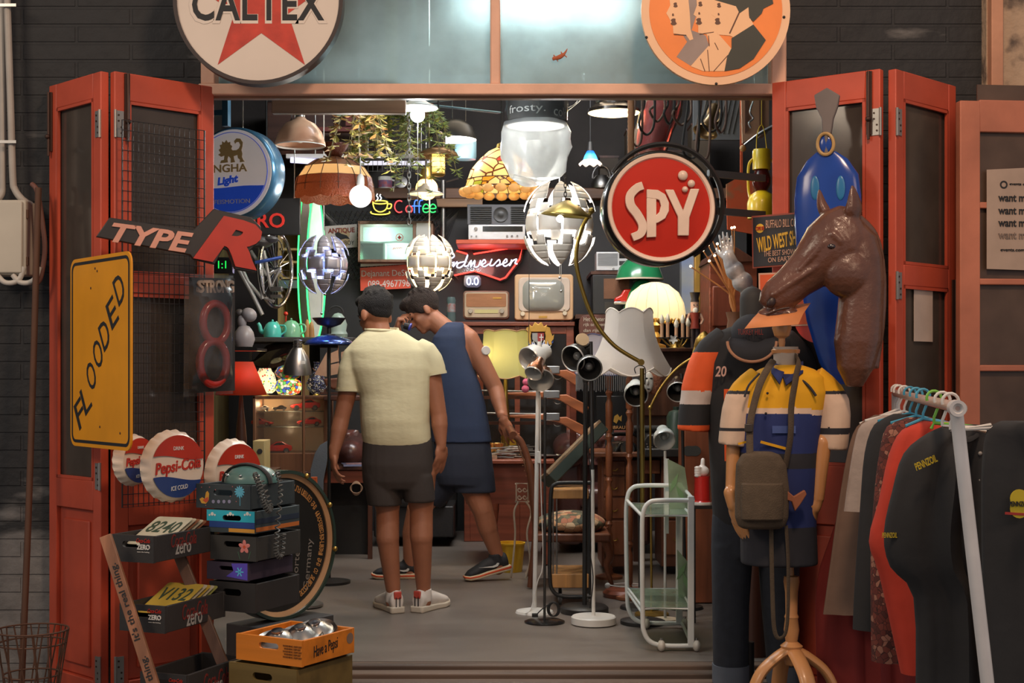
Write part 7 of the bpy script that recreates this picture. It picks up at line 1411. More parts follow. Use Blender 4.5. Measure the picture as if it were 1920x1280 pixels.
for x,h_,q in rb[:4]:
    k = 11.2/F;loft('storage_box','%s dark storage box on the loft board, upper right' % {'dark': 'low','tall': 'big','wide': 'wide','narrow': 'tall narrow'}[q],'box',x+10,11.2,[('box',MB().box((0,0,h_*k/2),((34 if q != 'wide' else 50)*k,.25,h_*k)),mat('box_shade%d' % h_,(62+h_//6,56+h_//10,52),.7)),('lid',MB().box((0,0,h_*k),((36 if q != 'wide' else 52)*k,.26,4*k)),DWOOD)])
loft('kettle','dull metal kettle with a big loop handle on the loft board','kettle',1128,11.05,[('body',MB().lathe([(0,0),(.08,0),(.085,.04),(.05,.10),(0,.11)],n=28),STEEL),('handle',MB().tube([(.07*math.cos(a),0,.08+.10*math.sin(a)) for a in (PI*i/12 for i in range(13))],.008,8),STEEL)])
t = T('guarded_tube_light','fluorescent tube behind a wire guard above the loft board','ceiling light',P(740,330,10.6));L = t.L
t.part('housing',tbox(t,MB(),672,288,800,296,0,.08),mat('grey_metal',(150,146,142),.4,.4));t.part('tube',MB().cyl(L(676,306,0),L(830,306,0),.018,n=12),glow('soft_tube',(226,222,235),1.3));m = MB()
for x in range(672,836,9): m.tube([L(x,298,-.04),L(x,322,-.04)],.002,4)
for y in (299,310,321): m.tube([L(672,y,-.04),L(836,y,-.04)],.002,4)
t.part('wire_guard',m,STEEL);t.part('hanger',MB().cyl(L(690,290,.04),V((L(690,290,.04).x,.04,CEIL-t.loc.z)),.006).cyl(L(790,290,.04),V((L(790,290,.04).x,.04,CEIL-t.loc.z)),.006),STEEL)
t = T('lilac_tube_light','short lilac fluorescent tube behind the brown panelled lamp','ceiling light',P(590,322,10.4));L = t.L;t.part('tube',MB().cyl(L(545,300,0),L(640,306,0),.02,n=12),glow('lilac_tube',(214,210,255),2.2));t.part('housing',MB().box((0,.03,L(0,292).z),(.42,.05,.03)),WHITE);t.part('hanger',MB().cyl((0,.03,L(0,290).z),up(t,(0,.03)),.006),STEEL)
solo('speaker_crate','large dark wooden chest high at the upper left of the shop','chest',pbox(MB(),500,190,690,282,11.1,.6),wood('chest_wood',(74,50,42),.6,axis=0),bevel=.01);solo('loft_shelf','dark loft shelf under the large dark chest','shelf',pbox(MB(),420,282,700,290,11.05,.75),DWOOD)
solo('red_shelf_edge','dull red beam at the upper left of the shop','beam',pbox(MB(),590,238,720,246,10.9,.08).box(P(655,200,10.94)+V((0,0,.3)),(.05,.05,.9)),mat('dull_red',(110,52,44),.6))
# ================================================================== people
SKIN = mat('skin_tan',(160,104,76),.5,var=.12,vs=9,bump=.05,bs=120);SKIN2 = mat('skin_brown',(164,106,78),.5,var=.12,vs=9,bump=.05,bs=120)
HAIRM = mat('black_hair',(30,26,25),.9,var=.4,vs=60,bump=.8,bs=180);HAIR2 = mat('dark_brown_hair',(48,36,31),.9,var=.4,vs=60,bump=.8,bs=180)
def frame(c,fwd,up):
    x = V(fwd).normalized();y = V(up).cross(x).normalized();z = x.cross(y);m = Matrix((x,y,z)).transposed().to_4x4();m.translation = V(c);return m
def headmb(mb,M_):
    mb.M = M_
    mb.ball((-.012,0,.025),(.100,.077,.095),24).ball((.03,0,-.035),(.063,.061,.08),20).ball((.035,0,-.075),(.052,.050,.042),18).ball((.070,0,-.098),(.022,.026,.020),12)
    mb.cap((.088,0,.004),(.108,0,-.034),.010,.016,12).ball((.094,.013,-.038),.011,10).ball((.094,-.013,-.038),.011,10).cap((.076,-.034,.016),(.076,.034,.016),.015,.015,12)
    mb.cap((.083,-.018,-.064),(.083,.018,-.064),.011,.011,10).cap((.081,-.015,-.077),(.081,.015,-.077),.011,.011,10).ball((.06,.042,-.03),(.022,.018,.022),12).ball((.06,-.042,-.03),(.022,.018,.022),12)
    for s_ in (-1,1): mb.ball((-.012,s_*.079,-.018),(.022,.011,.035),14,rot=(0,-.2,s_*.35))
    mb.M = Matrix()
def hair(t,M_,m,thick=0):
    b = MB();b.M = M_;b.ball((-.022,0,.040),(.106+thick,.086,.094),28).ball((-.052,0,-.002),(.052,.068,.054),20).ball((.045,0,.092),(.058,.066,.036),18)
    for s_ in (-1,1): b.ball((.002,s_*.070,.020),(.042,.016,.046),14)
    random.seed(5)
    for i in range(70):
        a,e = random.uniform(0,2*PI),random.uniform(.1,1.3);p = V((-.022+.104*math.cos(a)*math.cos(e),.085*math.sin(a)*math.cos(e),.040+.093*math.sin(e)))
        if p.x < .07: b.ball(p,random.uniform(.008,.015),8)
    return t.part('hair',b,m,voxel=.005,relax=2)
def faceparts(t,M_):
    for s_ in (-1,1):
        b = MB();b.M = M_;b.ball((.086,s_*.032,-.004),(.007,.014,.005),12);t.part('eye',b,INK_B)
        b = MB();b.M = M_;b.cap((.089,s_*.016,.020),(.080,s_*.050,.022),.0045,.003,8);t.part('eyebrow',b,HAIRM)
def hand(mb,w,d,n,thumb=1,curl=.35,s=1.0,spread=.0):
    d = V(d).normalized();n = (V(n)-d*V(n).dot(d)).normalized();sd = d.cross(n);w = V(w);old = mb.M
    mb.M = old @ frame(w+d*.046*s,d,n);mb.ball((0,0,0),(.052*s,.040*s,.017*s),18);mb.M = old;mb.cap(w-d*.03,w+d*.02,.027*s,.026*s)
    for i,(ln,o) in enumerate(((.88,-1.5),(1.0,-.5),(.93,.5),(.74,1.5))):
        p = w+d*(.082-.004*abs(o))*s+sd*o*.0205*s*thumb*-1;q = d+sd*(o*spread*thumb*-1);q.normalize();c = curl*(.8+.25*i)
        for j,(L_,r) in enumerate(((.044,.0092),(.028,.0084),(.022,.0074))):
            q2 = (q*math.cos(c*(j+1)*.8)+n*math.sin(c*(j+1)*.8)).normalized();e = p+q2*L_*ln*s;mb.cap(p,e,r*s,r*.92*s,10);p = e
    p = w+d*.022*s+sd*.030*s*thumb;q = (d*.70+sd*.55*thumb+n*.40).normalized();e = p+q*.042*s;mb.cap(p,e,.0125*s,.0105*s,10);q = (d*.9+sd*.15*thumb+n*.45).normalized();mb.cap(e,e+q*.032*s,.0105*s,.009*s,10)
def rowsloft(mb,t,rows,d=0,n=28,e=2.4):
    rings = []
    for y,xl,xr,dp in rows:
        a,b = t.L(xl,y,d),t.L(xr,y,d);c = (a+b)/2;w_ = (b.x-a.x)/2;r = []
        for i in range(n):
            q = 2*PI*i/n;cx_,sx = math.cos(q),math.sin(q);r.append(c+V((w_*abs(cx_)**(2/e)*(1 if cx_ > 0 else -1),dp*abs(sx)**(2/e)*(1 if sx > 0 else -1),0)))
        rings.append(r)
    return mb.loft(rings)
def shoe(t,heel,dr,sole,upper,L_=.285,accent=None,swoosh=None,lift=0,mid=None):
    dr = V((dr[0],dr[1],0)).normalized();sd = V((-dr.y,dr.x,0));h = V((heel.x,heel.y,.0))-dr*.062;M_ = Matrix((dr,sd,V((0,0,1)))).transposed().to_4x4();M_.translation = h;R_ = Matrix.Rotation(lift,4,'Y')
    M_ = M_ @ Matrix.Translation((L_,0,0)) @ R_ @ Matrix.Translation((-L_,0,0))
    st = [(0,.030,.0),(.04,.038,0),(.25,.036,0),(.5,.037,0),(.72,.048,0),(.9,.040,.003),(1,.018,.012)]
    def ringz(f,w_,z0,z1,n=18): return [(L_*f,w_*math.cos(2*PI*i/n),(z0+z1)/2+(z1-z0)/2*math.sin(2*PI*i/n)) for i in range(n)]
    b = MB();b.M = M_;b.loft([[(L_*f*1.02-.01*(f < .1),sg*(w_+.003),zz) for sg,zz in ((-1,z),(1,z),(1,z+.034-.008*f),(-1,z+.034-.008*f))] for f,w_,z in st]);so = t.part('shoe_sole',b,sole,bevel=.008,seg=3)
    b = MB();b.M = M_;tops = (.100,.112,.108,.098,.076,.060,.040)
    b.loft([ringz(f,w_*.98,.012,tp) for (f,w_,z),tp in zip(st,tops)]);b.cyl((.062,0,.05),(.066,0,.118),.043,.040,18);u = t.part('shoe',b,upper,voxel=.006,relax=3)
    so.parent = u
    if mid: b = MB();b.M = M_;b.loft([[(L_*f*1.025-.01*(f < .1),sg*(w_+.0045),zz) for sg,zz in ((-1,z+.012),(1,z+.012),(1,z+.026-.004*f),(-1,z+.026-.004*f))] for f,w_,z in st]);b.build('midsole_stripe',mid,u,bevel=.003)
    if accent:
        b = MB();b.M = M_;b.box((.003,0,.092),(.014,.042,.040));b.build('heel_tab',accent,u,bevel=.006)
        b = MB();b.M = M_;b.box((-.004,.010,.058),(.004,.004,.05)).box((-.004,-.010,.058),(.004,.004,.05));b.build('heel_stripes',INK_B,u)
    if swoosh:
        b = MB();b.M = M_;pts = [(.06,.062),(.075,.046),(.10,.044),(.19,.066),(.105,.054),(.085,.056),(.075,.066)]
        for sg in (-1,1): b.prism([(x,z) for x,z in pts],sg*.0385-.003,sg*.0385+.003)
        b.build('tick_mark',swoosh,u)
    return u
# --- the man with his back to us
t = T('person','man in a pale yellow T-shirt and dark shorts, standing with his back to us','person',V((P(745,0,7.35).x,7.35,0)));L = t.L
b = MB();HM = frame(L(703,588,.02),(-.62,.72,-.42),(-.18,.30,.94));headmb(b,HM)
b.cap(L(716,645),L(708,604,.02),.060,.056,18);rowsloft(b,t,[(640,680,770,.07),(680,668,806,.10),(760,690,796,.11),(830,690,800,.11),(880,690,806,.11)])
for sx,xs in ((-1,((662,690,0),(640,786,.0),(626,850,-.03))),(1,((806,690,0),(823,780,.0),(827,832,-.02)))):
    s_,e_,w_ = (L(*q) for q in xs);b.cap(s_,e_,.054,.042,16);b.cap(e_,e_.lerp(w_,.35),.043,.043,16);b.cap(e_.lerp(w_,.3),w_,.043,.028,16)
    hand(b,w_,(.12*-sx+(-.1 if sx < 0 else .1),-.05,-1),(-sx,.3,0) if sx < 0 else (-.6,.6,0),thumb=sx,curl=.38)
for hp,kn,cf,an in (((722,890,0),(727,955,0),(727,1010,-.025),(738,1112,0)),((786,890,0),(790,955,0),(790,1008,-.025),(794,1104,.02))):
    h_,k_,c_,a_ = (L(*q) for q in (hp,kn,cf,an));b.cap(h_,k_,.088,.062,18);b.cap(k_,c_,.060,.060,18);b.cap(c_,a_,.058,.037,18);b.cap(a_,(a_.x,a_.y,.05),.038,.042,14)
t.part('body',b,SKIN,voxel=.0055,relax=5)
hair(t,HM,HAIRM);faceparts(t,HM)
b = MB();rowsloft(b,t,[(618,688,748,.062),(626,676,764,.078),(640,662,786,.095),(658,650,806,.112),(690,654,812,.128),(740,674,808,.132),(790,676,806,.145),(815,678,808,.142),(828,681,809,.138),(836,682,808,.134)])
b.tube([L(680,652),L(666,668),L(659,695),L(656,734,-.0)],[.06,.066,.070,.072],18);b.tube([L(780,652),L(798,662),L(808,676),L(813,690),L(815,702)],[.06,.066,.064,.062,.062],18)
SHIRT = mat('yellow_shirt_cloth',(212,202,164),.85,var=.07,vs=3,bump=.5,bs=7,stretch=(1,1,2.2))
sh = t.part('shirt',b,SHIRT,voxel=.007,relax=9)
b = MB();c = L(716,620,0);b.tube([c+V((.082*math.cos(a),.066*math.sin(a),.012*math.cos(a)*-.3+(.012 if math.sin(a) > 0 else 0))) for a in (2*PI*i/30 for i in range(30))],.009,8,True);t.part('collar',b,SHIRT,sh)
for p,q,r in ((L(656,728),L(656,733),.0735),(L(814.5,698),L(815.4,703),.0635)):
    b = MB().tube([p,q],r,22);t.part('sleeve_hem',b,SHIRT,sh)
SHORTS = mat('dark_shorts_cloth',(62,54,50),.85,var=.15,vs=4,bump=.3,bs=9)
b = MB();rowsloft(b,t,[(806,684,806,.125),(830,680,810,.135),(870,678,813,.14),(900,680,814,.13),(915,684,812,.115)]);rowsloft(b,t,[(890,681,752,.115),(920,686,753,.112),(946,690,753,.108)]);rowsloft(b,t,[(890,742,814,.115),(920,754,815,.112),(940,758,816,.108)])
t.part('shorts',b,SHORTS,voxel=.007,relax=4)
SOLEW = mat('sole_offwhite',(206,196,178),.6);SHW = mat('white_leather',(222,214,206),.45);TABR = mat('tab_red',(188,72,58),.5)
shoe(t,L(738,1112,0),(-.42,.9),SOLEW,SHW,accent=TABR);shoe(t,L(794,1104,.02),(.48,.88),SOLEW,SHW,accent=TABR)
# --- the man leaning in
t = T('person','man in a navy sleeveless top and shorts, leaning with a hand on the chair','person',V((P(860,0,8.45).x,8.45,0)));L = t.L
b = MB();HM = frame(L(793,583,.05),(-.78,-.18,-.60),(-.58,.08,.80));headmb(b,HM)
b.cap(L(846,628,.03),L(812,598,.05),.066,.060,18);rowsloft(b,t,[(612,832,872,.07),(650,815,880,.10),(740,820,895,.11),(830,825,912,.11),(880,828,915,.11)])
s_,e_,w_ = L(879,636,0),L(929,728,-.02),L(944,786,-.12);b.cap(L(862,625,.03),s_,.066,.062,18);b.cap(s_,e_,.062,.048,18);b.cap(e_,e_.lerp(w_,.4),.048,.046,16);b.cap(e_.lerp(w_,.3),w_,.046,.030,16);hand(b,w_,(.36,.0,-.9),(.3,.8,.1),thumb=-1,curl=.42,spread=.10)
s_,e_,w_ = L(826,660,.12),L(752,690,.16),L(744,622,.0);b.cap(s_,e_,.056,.046,16);b.cap(e_,w_,.045,.030,16);hand(b,w_,(.15,-.1,1),(1,.1,0),thumb=1,curl=1.05,s=.95)
for hp,kn,cf,an in (((880,890,0),(905,955,-.02),(915,992,.0),(934,1046,.03)),((838,890,.05),(782,955,.06),(772,1000,.08),(768,1066,.10))):
    h_,k_,c_,a_ = (L(*q) for q in (hp,kn,cf,an));b.cap(h_,k_,.095,.064,18);b.cap(k_,c_,.062,.058,18);b.cap(c_,a_,.056,.037,18);b.cap(a_,a_-V((0,0,.06)),.037,.04,14)
t.part('body',b,SKIN2,voxel=.0055,relax=5)
hair(t,HM,HAIR2,.004);faceparts(t,HM)
NAVY = mat('navy_cloth',(44,58,88),.85,var=.12,vs=3,bump=.35,bs=7,stretch=(1,1,2));b = MB()
rowsloft(b,t,[(604,838,868,.055),(614,826,872,.085),(632,812,876,.11),(652,806,878,.122),(690,804,888,.132),(720,804,900,.138),(760,806,911,.14),(800,808,918,.145),(828,810,922,.142)])
sh = t.part('tank_top',b,NAVY,voxel=.007,relax=4)
b = MB();rowsloft(b,t,[(824,814,918,.13),(850,812,922,.14),(890,812,926,.14),(908,818,926,.13)]);rowsloft(b,t,[(880,838,926,.125),(922,848,930,.118)]);b.tube([L(842,885,.04),L(800,930,.05)],[.12,.105],20);t.part('shorts',b,mat('navy_shorts',(38,44,60),.85,var=.15,vs=4,bump=.3,bs=9),voxel=.008,relax=4)
t.part('arm_patch',MB().lathe([(0,.006),(.024,.006),(.028,0),(0,0)],L(911,657,-.052),24,(.35,-1,.1)),mat('patch_white',(214,206,202),.6));t.part('bracelet',MB().lathe([(.032,-.004),(.036,0),(.032,.004)],L(943,784,-.112),24,(.3,-.4,-.9)),STEEL)
SOLEC = mat('sole_cream',(224,204,170),.6);SHB = mat('black_knit',(40,40,44),.7);ORN = mat('sole_orange',(230,92,48),.5)
shoe(t,L(938,1046,.03),(-1,-.32),SOLEC,SHB,swoosh=INK_W,mid=ORN,L_=.275,lift=.22);shoe(t,L(768,1066,.10),(-1,-.12),SOLEC,SHB,swoosh=INK_W,mid=ORN,L_=.285)
ph = P(764,610,8.35);t2 = T('loupe','small black magnifier held to the eye of the man in navy','loupe',ph-V((0,0,.03)));t2.part('barrel',MB().cyl((-.02,0,.03),(.018,-.004,.02),.018,.022,20),BLACK);t2.part('blue_ring',MB().cyl((.012,-.004,.022),(.02,-.005,.019),.024,n=20),mat('loupe_blue',(70,80,190),.4))
# ================================================================== outside, right
# round red drum sign on its bracket
t = T('drink_sign','round red drum sign with raised cream letters on a black bracket','sign',P(1240,497,5.72),math.radians(5));k = 5.72/F;R_ = 108*k;c = (0,0,R_)
t.part('drum',MB().lathe([(0,.14),(R_*.97,.14),(R_,.12),(R_,.01),(R_*.95,-.004),(R_*.94,.01)],c,72,(0,1,0)),BLACKG);t.part('cream_ring',MB().lathe([(R_*.95,0),(R_*.93,.006),(R_*.88,.004),(R_*.86,-.004)],c,72,(0,-1,0)),mat('sign_cream',(236,208,186),.3));t.part('red_face',MB().lathe([(R_*.87,-.004),(R_*.6,.002),(0,.006)],c,72,(0,-1,0)),mat('drink_red',(190,42,26),.55,var=.06,spec=.2))
LT = mat('sign_cream',());kx = lambda x: (x-1240)*k;kz = lambda y: R_-(y-389)*k
def ribbon(pts,w0,w1):
    p = curve([(kx(x),kz(y)) for x,y in pts],8);n = len(p);A,B = [],[]
    for i,q in enumerate(p):
        d = (p[min(i+1,n-1)]-p[max(i-1,0)]).normalized();w_ = (w0+(w1-w0)*abs(2*i/(n-1)-1))*k/2;o = V((-d.y,d.x,0))*w_;A.append(((q+o).x,(q+o).y));B.append(((q-o).x,(q-o).y))
    return A+B[::-1]
t.part('letter_s',MB().prism(ribbon([(1204,349),(1192,354),(1180,368),(1181,386),(1194,404),(1203,422),(1200,438),(1184,446)],17,15),-.018,-.004),LT,bevel=.004)
t.part('letter_p',MB().prism([(kx(x),kz(y)) for x,y in [(1211,356),(1232,357),(1246,365),(1253,380),(1253,396),(1246,410),(1233,418),(1229,419),(1229,445),(1211,446),(1211,372),(1229,374),(1229,404),(1235,398),(1238,386),(1235,376),(1229,374),(1211,372)]],-.018,-.004),LT,bevel=.002)
t.part('letter_y',MB().prism([(kx(x),kz(y)) for x,y in [(1246,356),(1262,356),(1280,394),(1294,354),(1311,354),(1292,408),(1291,442),(1270,442),(1270,406)]],-.018,-.004),LT,bevel=.003)
for x,y,r in ((1280,329,9.5),(1296,344,7.2),(1284,355,5.8)): t.part('bubble',MB().ball((kx(x),-.010,kz(y)),(r*k,.014,r*k),18),LT)
m = MB();cc = V((kx(1254),.10,kz(376)))
m.tube([cc+V((R_*1.05*math.cos(a),0,R_*1.05*math.sin(a))) for a in (math.radians(150-300*i/40) for i in range(29))],.014,6,flat=.8)
for y in (317,388): m.bar((kx(1340),.10,kz(y)),(kx(1462),.20,kz(y+2)),.028,.02)
t.part('bracket',m,BLACK)
# posters on the right door
def onleaf(x,y,d=.0): return DR2.L(x,y,d)
p0 = DR2.o.matrix_basis @ Vector((0,0,0));RZ3 = math.atan2(5.622-5.90,1.462-1.086)
t = T('show_poster','framed dark show poster with yellow lettering, pinned on the right red door','poster',V((1.086,5.83,P(0,505,5.83).z)),RZ3);
t.part('frame',MB().prism(t.poly([(1409,405),(1518,396),(1518,495),(1411,503)]),0,.01),mat('poster_border',(150,70,50),.5));t.part('sheet',MB().prism(t.poly([(1412,408),(1515,399),(1515,492),(1413,500)],-.001),-.002,.0),mat('poster_black',(44,40,42),.5))
sheartxt(t,'lettering',"BUFFALO BILL CODY'S",[(1436,412),(1508,408),(1508,423),(1436,428)],mat('poster_peach',(214,164,136),.5),-.004,.0006);sheartxt(t,'yellow_lettering','WILD WEST SHOW',[(1418,446),(1514,426),(1514,454),(1421,474)],mat('poster_yellow',(230,176,50),.5),-.004,.0006,.02);sheartxt(t,'lettering','THE BEST SHOW',[(1432,471),(1490,466),(1490,476),(1432,481)],mat('poster_peach',()),-.004,.0006);sheartxt(t,'lettering','ON EARTH',[(1440,483),(1488,479),(1488,488),(1440,492)],mat('poster_peach',()),-.004,.0006)
t.part('yellow_disc',MB().lathe([(0,0),(.019,0),(.019,.001),(0,.001)],t.L(1425,428,-.002),20,(0,-1,0)),mat('poster_yellow',()));t.text('disc_lettering','COME SEE',1417,425,1433,431,INK_R,d=-.004)
t = T('orange_poster','plain orange poster with a pale border under the show poster','poster',V((1.09,5.825,P(0,613,5.83).z)),RZ3);t.part('border',MB().prism(t.poly([(1422,512),(1530,508),(1526,610),(1424,613)]),0,.004),mat('poster_peach',()));t.part('sheet',MB().prism(t.poly([(1425,515),(1527,511),(1523,607),(1427,610)],-.001),-.0015,0),mat('poster_vivid',(226,92,40),.6))
t = T('oval_sign','red and white oval sign half hidden behind the horse','sign',V((1.27,5.70,P(0,630,5.7).z)),RZ3);t.part('plate',MB().lathe([(0,0),(.11,0),(.11,.004),(0,.004)],t.L(1536,592,0),40,(0,-1,0)),mat('oval_red',(190,50,40),.5));t.part('white_panel',tbox(t,MB(),1520,570,1560,600,-.006,.001),INK_W);t.text('lettering','on Guide',1524,603,1560,613,INK_W,d=-.006);t.text('small_lettering','read this',1526,575,1556,582,INK_B,d=-.008);t.text('small_lettering','every day',1526,585,1556,592,INK_B,d=-.008)
# blue lute-shaped ornament
t = T('blue_lute','tall glossy blue lute-shaped ornament with a grey head, hung on the right door','ornament',P(1552,720,5.60),math.radians(-25));L = t.L
tpoly(t,'head',[(1526,178),(1550,164),(1574,178),(1570,200),(1562,222),(1558,250),(1542,250),(1540,222),(1530,202)],0,.02,mat('pegboard_grey',(110,100,96),.6),bevel=.004)
def lutemat():
    m,nt,out = _new('blue_lacquer');b = N(nt,'BsdfPrincipled');b.inputs['Roughness'].default_value = .18;tc = N(nt,'TexCoord');nz = N(nt,'TexNoise');nz.inputs['Scale'].default_value = 5;nt.links.new(tc.outputs['Object'],nz.inputs['Vector'])
    nt.links.new(mixc(nt,lin((20,44,110)),lin((34,80,176)),nz.outputs[0]),b.inputs['Base Color']);nt.links.new(b.outputs[0],out.inputs[0]);return m
LUT = lutemat();m = MB();rows = [(285,1530,1568),(300,1512,1590),(330,1494,1610),(370,1489,1615),(420,1490,1614),(500,1496,1610),(600,1512,1620),(680,1536,1634),(720,1560,1620)];rowsloft(m,t,[(y,a,b_,.012+.018*min(1,(y-280)/60)) for y,a,b_ in rows],.02);t.part('body',m,LUT)
for x in (1528,1576): t.part('flare',MB().ball(L(x,352,-.010),(.018,.004,.048),16),mat('cyan_paint',(44,116,164),.3))
t.part('ring',MB().tube([L(1548+15*math.cos(a),270+20*math.sin(a),.0) for a in (2*PI*i/28 for i in range(28))],.007,8,True),mat('ring_tan',(176,140,84),.5));t.part('ring_disc',MB().ball(L(1548,270,.005),(.026,.006,.036),18),LUT);t.part('neck',MB().cyl(L(1550,246,.01),L(1550,290,.012),.012),mat('pegboard_grey',()))
# horse head
t = T('horse_head','life-size glossy brown horse head facing left with paper in its mouth','horse head',P(1605,735,5.25));L = t.L;b = MB()
HB = mat('horse_brown',(100,64,48),.3,var=.3,vs=5,bump=.35,bs=45,coat=.3)
def seg(pts):
    rings = []
    for x,y,rx,ry,ang in pts:
        c = L(x,y,.0);a = math.radians(ang);u = V((math.cos(a),0,math.sin(a)));rings.append([c+u*(ry*1.97e-3*math.cos(q))+V((0,1,0))*(rx*math.sin(q)) for q in (2*PI*i/24 for i in range(24))])
    b.loft(rings)
seg([(1438,578,.030,20,-40),(1448,568,.052,30,-42),(1463,552,.058,35,-42),(1490,528,.056,36,-45),(1520,502,.066,44,-48),(1552,472,.088,60,-52),(1580,452,.095,66,-58),(1600,436,.085,58,-62),(1612,425,.060,40,-65)])
seg([(1585,410,.06,26,0),(1600,440,.080,44,-5),(1612,480,.085,42,-3),(1616,530,.085,40,0),(1612,590,.085,42,0),(1608,640,.080,44,0),(1604,690,.065,34,0),(1602,725,.035,15,0)])
b.ball(L(1592,510,-.03),(.10,.07,.10),24).ball(L(1592,510,.03),(.10,.07,.10),24)
b.ball(L(1447,590,0),(.055,.048,.030),18).ball(L(1478,588,.0),(.050,.040,.020),16)
b.cap(L(1563,440,-.075),L(1575,452,-.080),.020,.018,12).cap(L(1450,552,-.045),L(1530,500,-.060),.016,.012,12).cap(L(1545,455,-.07),L(1500,505,-.055),.014,.010,12)
for d,q in ((-.05,((1598,408),(1601,382),(1598,346))),(.045,((1555,412),(1541,384),(1536,354)))):
    p = [L(x,y,d*(1+.15*i)) for i,(x,y) in enumerate(q)];b.tube(curve(p,5),[.030,.036,.040,.041,.040,.036,.031,.025,.018,.011,.005],14,flat=.55)
b.tube(curve([L(1596,400,-.0),L(1636,440,0),L(1651,510,0),L(1650,600,0),L(1638,690,0)],6),.020,10)
t.part('head',b,HB,voxel=.0055,relax=4)
t.part('nostril',MB().ball(L(1446,567,-.050),(.016,.010,.022),16,rot=(0,.5,0)),mat('nostril_dark',(46,26,20),.4));t.part('nostril',MB().ball(L(1446,567,.050),(.016,.010,.022),16,rot=(0,.5,0)),mat('nostril_dark',()))
for s_ in (-1,1): t.part('eye',MB().ball(L(1560,462,s_*.084),(.017,.007,.011),16),mat('eye_dark',(40,22,16),.08,coat=1))
b = MB();b.tube(curve([L(1437,590,-.046),L(1462,580,-.055),L(1480,577,-.055)],5),.004,6);t.part('mouth_line',b,mat('nostril_dark',()));t.part('mount',MB().bar(L(1628,600,.05),L(1632,600,.40),.04,.04).box(L(1632,600,.39),(.06,.02,.2)),DWOOD)
t = T('paper_slip','orange-tan paper slip held in the mouth of the horse head','paper',P(1455,616,5.25));m = MB();q = [[t.L(1396,616,-.12),t.L(1497,608,-.12)],[t.L(1412,596,-.05),t.L(1506,588,-.05)],[t.L(1430,578,.03),t.L(1520,568,.03)]];m.add([p for r in q for p in r],[(0,1,3,2),(2,3,5,4)]);t.part('sheet',m,mat('paper_tan',(222,140,84),.7),solid=.001);
# --- mannequins
WOODM = mat('mannequin_wood',(206,146,92),.35,var=.12,vs=4,coat=.2)
t = T('mannequin','black racing jersey mannequin with orange sleeve and dark jeans, behind the front mannequin','mannequin',V((P(1405,0,5.78).x,5.78,-.06)));L = t.L
JB = mat('jersey_black',(38,38,40),.85,bump=.3,bs=9);JO = mat('jersey_orange',(226,90,36),.8,bump=.3,bs=9);JW = mat('jersey_white',(206,190,180),.8,bump=.3,bs=9)
b = MB();rowsloft(b,t,[(612,1370,1440,.06),(622,1345,1470,.085),(640,1328,1490,.10),(680,1322,1498,.115),(760,1326,1500,.12),(850,1330,1500,.12),(960,1336,1500,.12),(985,1338,1500,.115)])
kk = 5.78/F;xo = L(1352,0).x;xo2 = L(1402,0).x;zo = L(0,727).z;zo2 = L(0,860).z
t.part('jersey',b,[JB,JO],voxel=.008,relax=4,paint=lambda c: 1 if c.y < 0 and xo < c.x < xo2 and zo2 < c.z < zo else 0)
b = MB();b.tube(curve([L(1366,640),L(1328,676),L(1306,750),L(1300,808)],4),[.075]*4+[.072]*4+[.066]*5,20);z1,z2,z3 = L(0,733).z,L(0,757).z,L(0,795).z;zt_ = L(0,660).z
t.part('sleeve',b,[JB,JO,JW],voxel=.007,relax=3,paint=lambda c: 0 if c.z > zt_ or z3 < c.z < z2 else 2 if z2 <= c.z < z1 else 1)
b = MB();b.tube(curve([L(1462,640),L(1496,680),L(1508,750)],4),.07,18);t.part('sleeve',b,JB,voxel=.008,relax=3)
t.text('lettering','20',1341,686,1362,706,mat('number_pale',(206,164,150),.6),d=-.122,shear=.15,bold=.02)
JE = mat('dark_denim',(40,44,52),.85,var=.2,vs=30);b = MB();rowsloft(b,t,[(960,1336,1500,.11),(1000,1334,1500,.115),(1040,1334,1500,.11)]);rowsloft(b,t,[(1020,1334,1412,.095),(1130,1336,1404,.085),(1262,1338,1402,.08)]);rowsloft(b,t,[(1020,1420,1500,.095),(1130,1428,1496,.085),(1262,1440,1500,.08)]);t.part('jeans',b,JE,voxel=.008,relax=3)
for x0,x1 in ((1336,1404),(1438,1502)): b = MB();rowsloft(b,t,[(1244,x0,x1,.084),(1278,x0,x1,.084)]);t.part('jeans_cuff',b,mat('denim_pale',(92,98,108),.85))
t.part('neck_form',MB().cap(L(1410,620),L(1410,560),.05,.05,16),mat('form_dark',(52,50,48),.7));t.part('stand_foot',MB().cyl((0,0,-.06),(0,0,.2),.02).cyl((0,0,-.06),(0,0,-.04),.16,n=28),BLACK)
t = T('baseball_cap','dark baseball cap with tan visor edge on the jersey mannequin','cap',P(1410,672,5.66));L = t.L;b = MB();b.ball(L(1410,628,.06),(.088,.10,.085),26);CPM = mat('cap_navy',(40,42,48),.85);t.part('crown',b,CPM);
def vis(sc,d0): return [[L(1410+46*sc*math.cos(a)*(1 if True else 1),640+(38*sc)*math.sin(a),d0-.03-.02*math.sin(a)) for a in (PI*i/20 for i in range(21))]]
v0 = vis(1,-.02)[0];v1 = [L(1410+40*math.cos(PI*i/20),632+4*math.sin(PI*i/20),-.025) for i in range(21)];b = MB();b.add(v0+v1,[(i,i+1,22+i,21+i) for i in range(20)]);t.part('visor',b,CPM,solid=.004);t.part('visor_edge',MB().tube(v0,.006,8),mat('visor_tan',(176,128,98),.7));t.part('lettering',MB().text('TURKEY HILL',L(1407,622,-.052),.10,.022,.001),mat('dull_red_lettering',()))
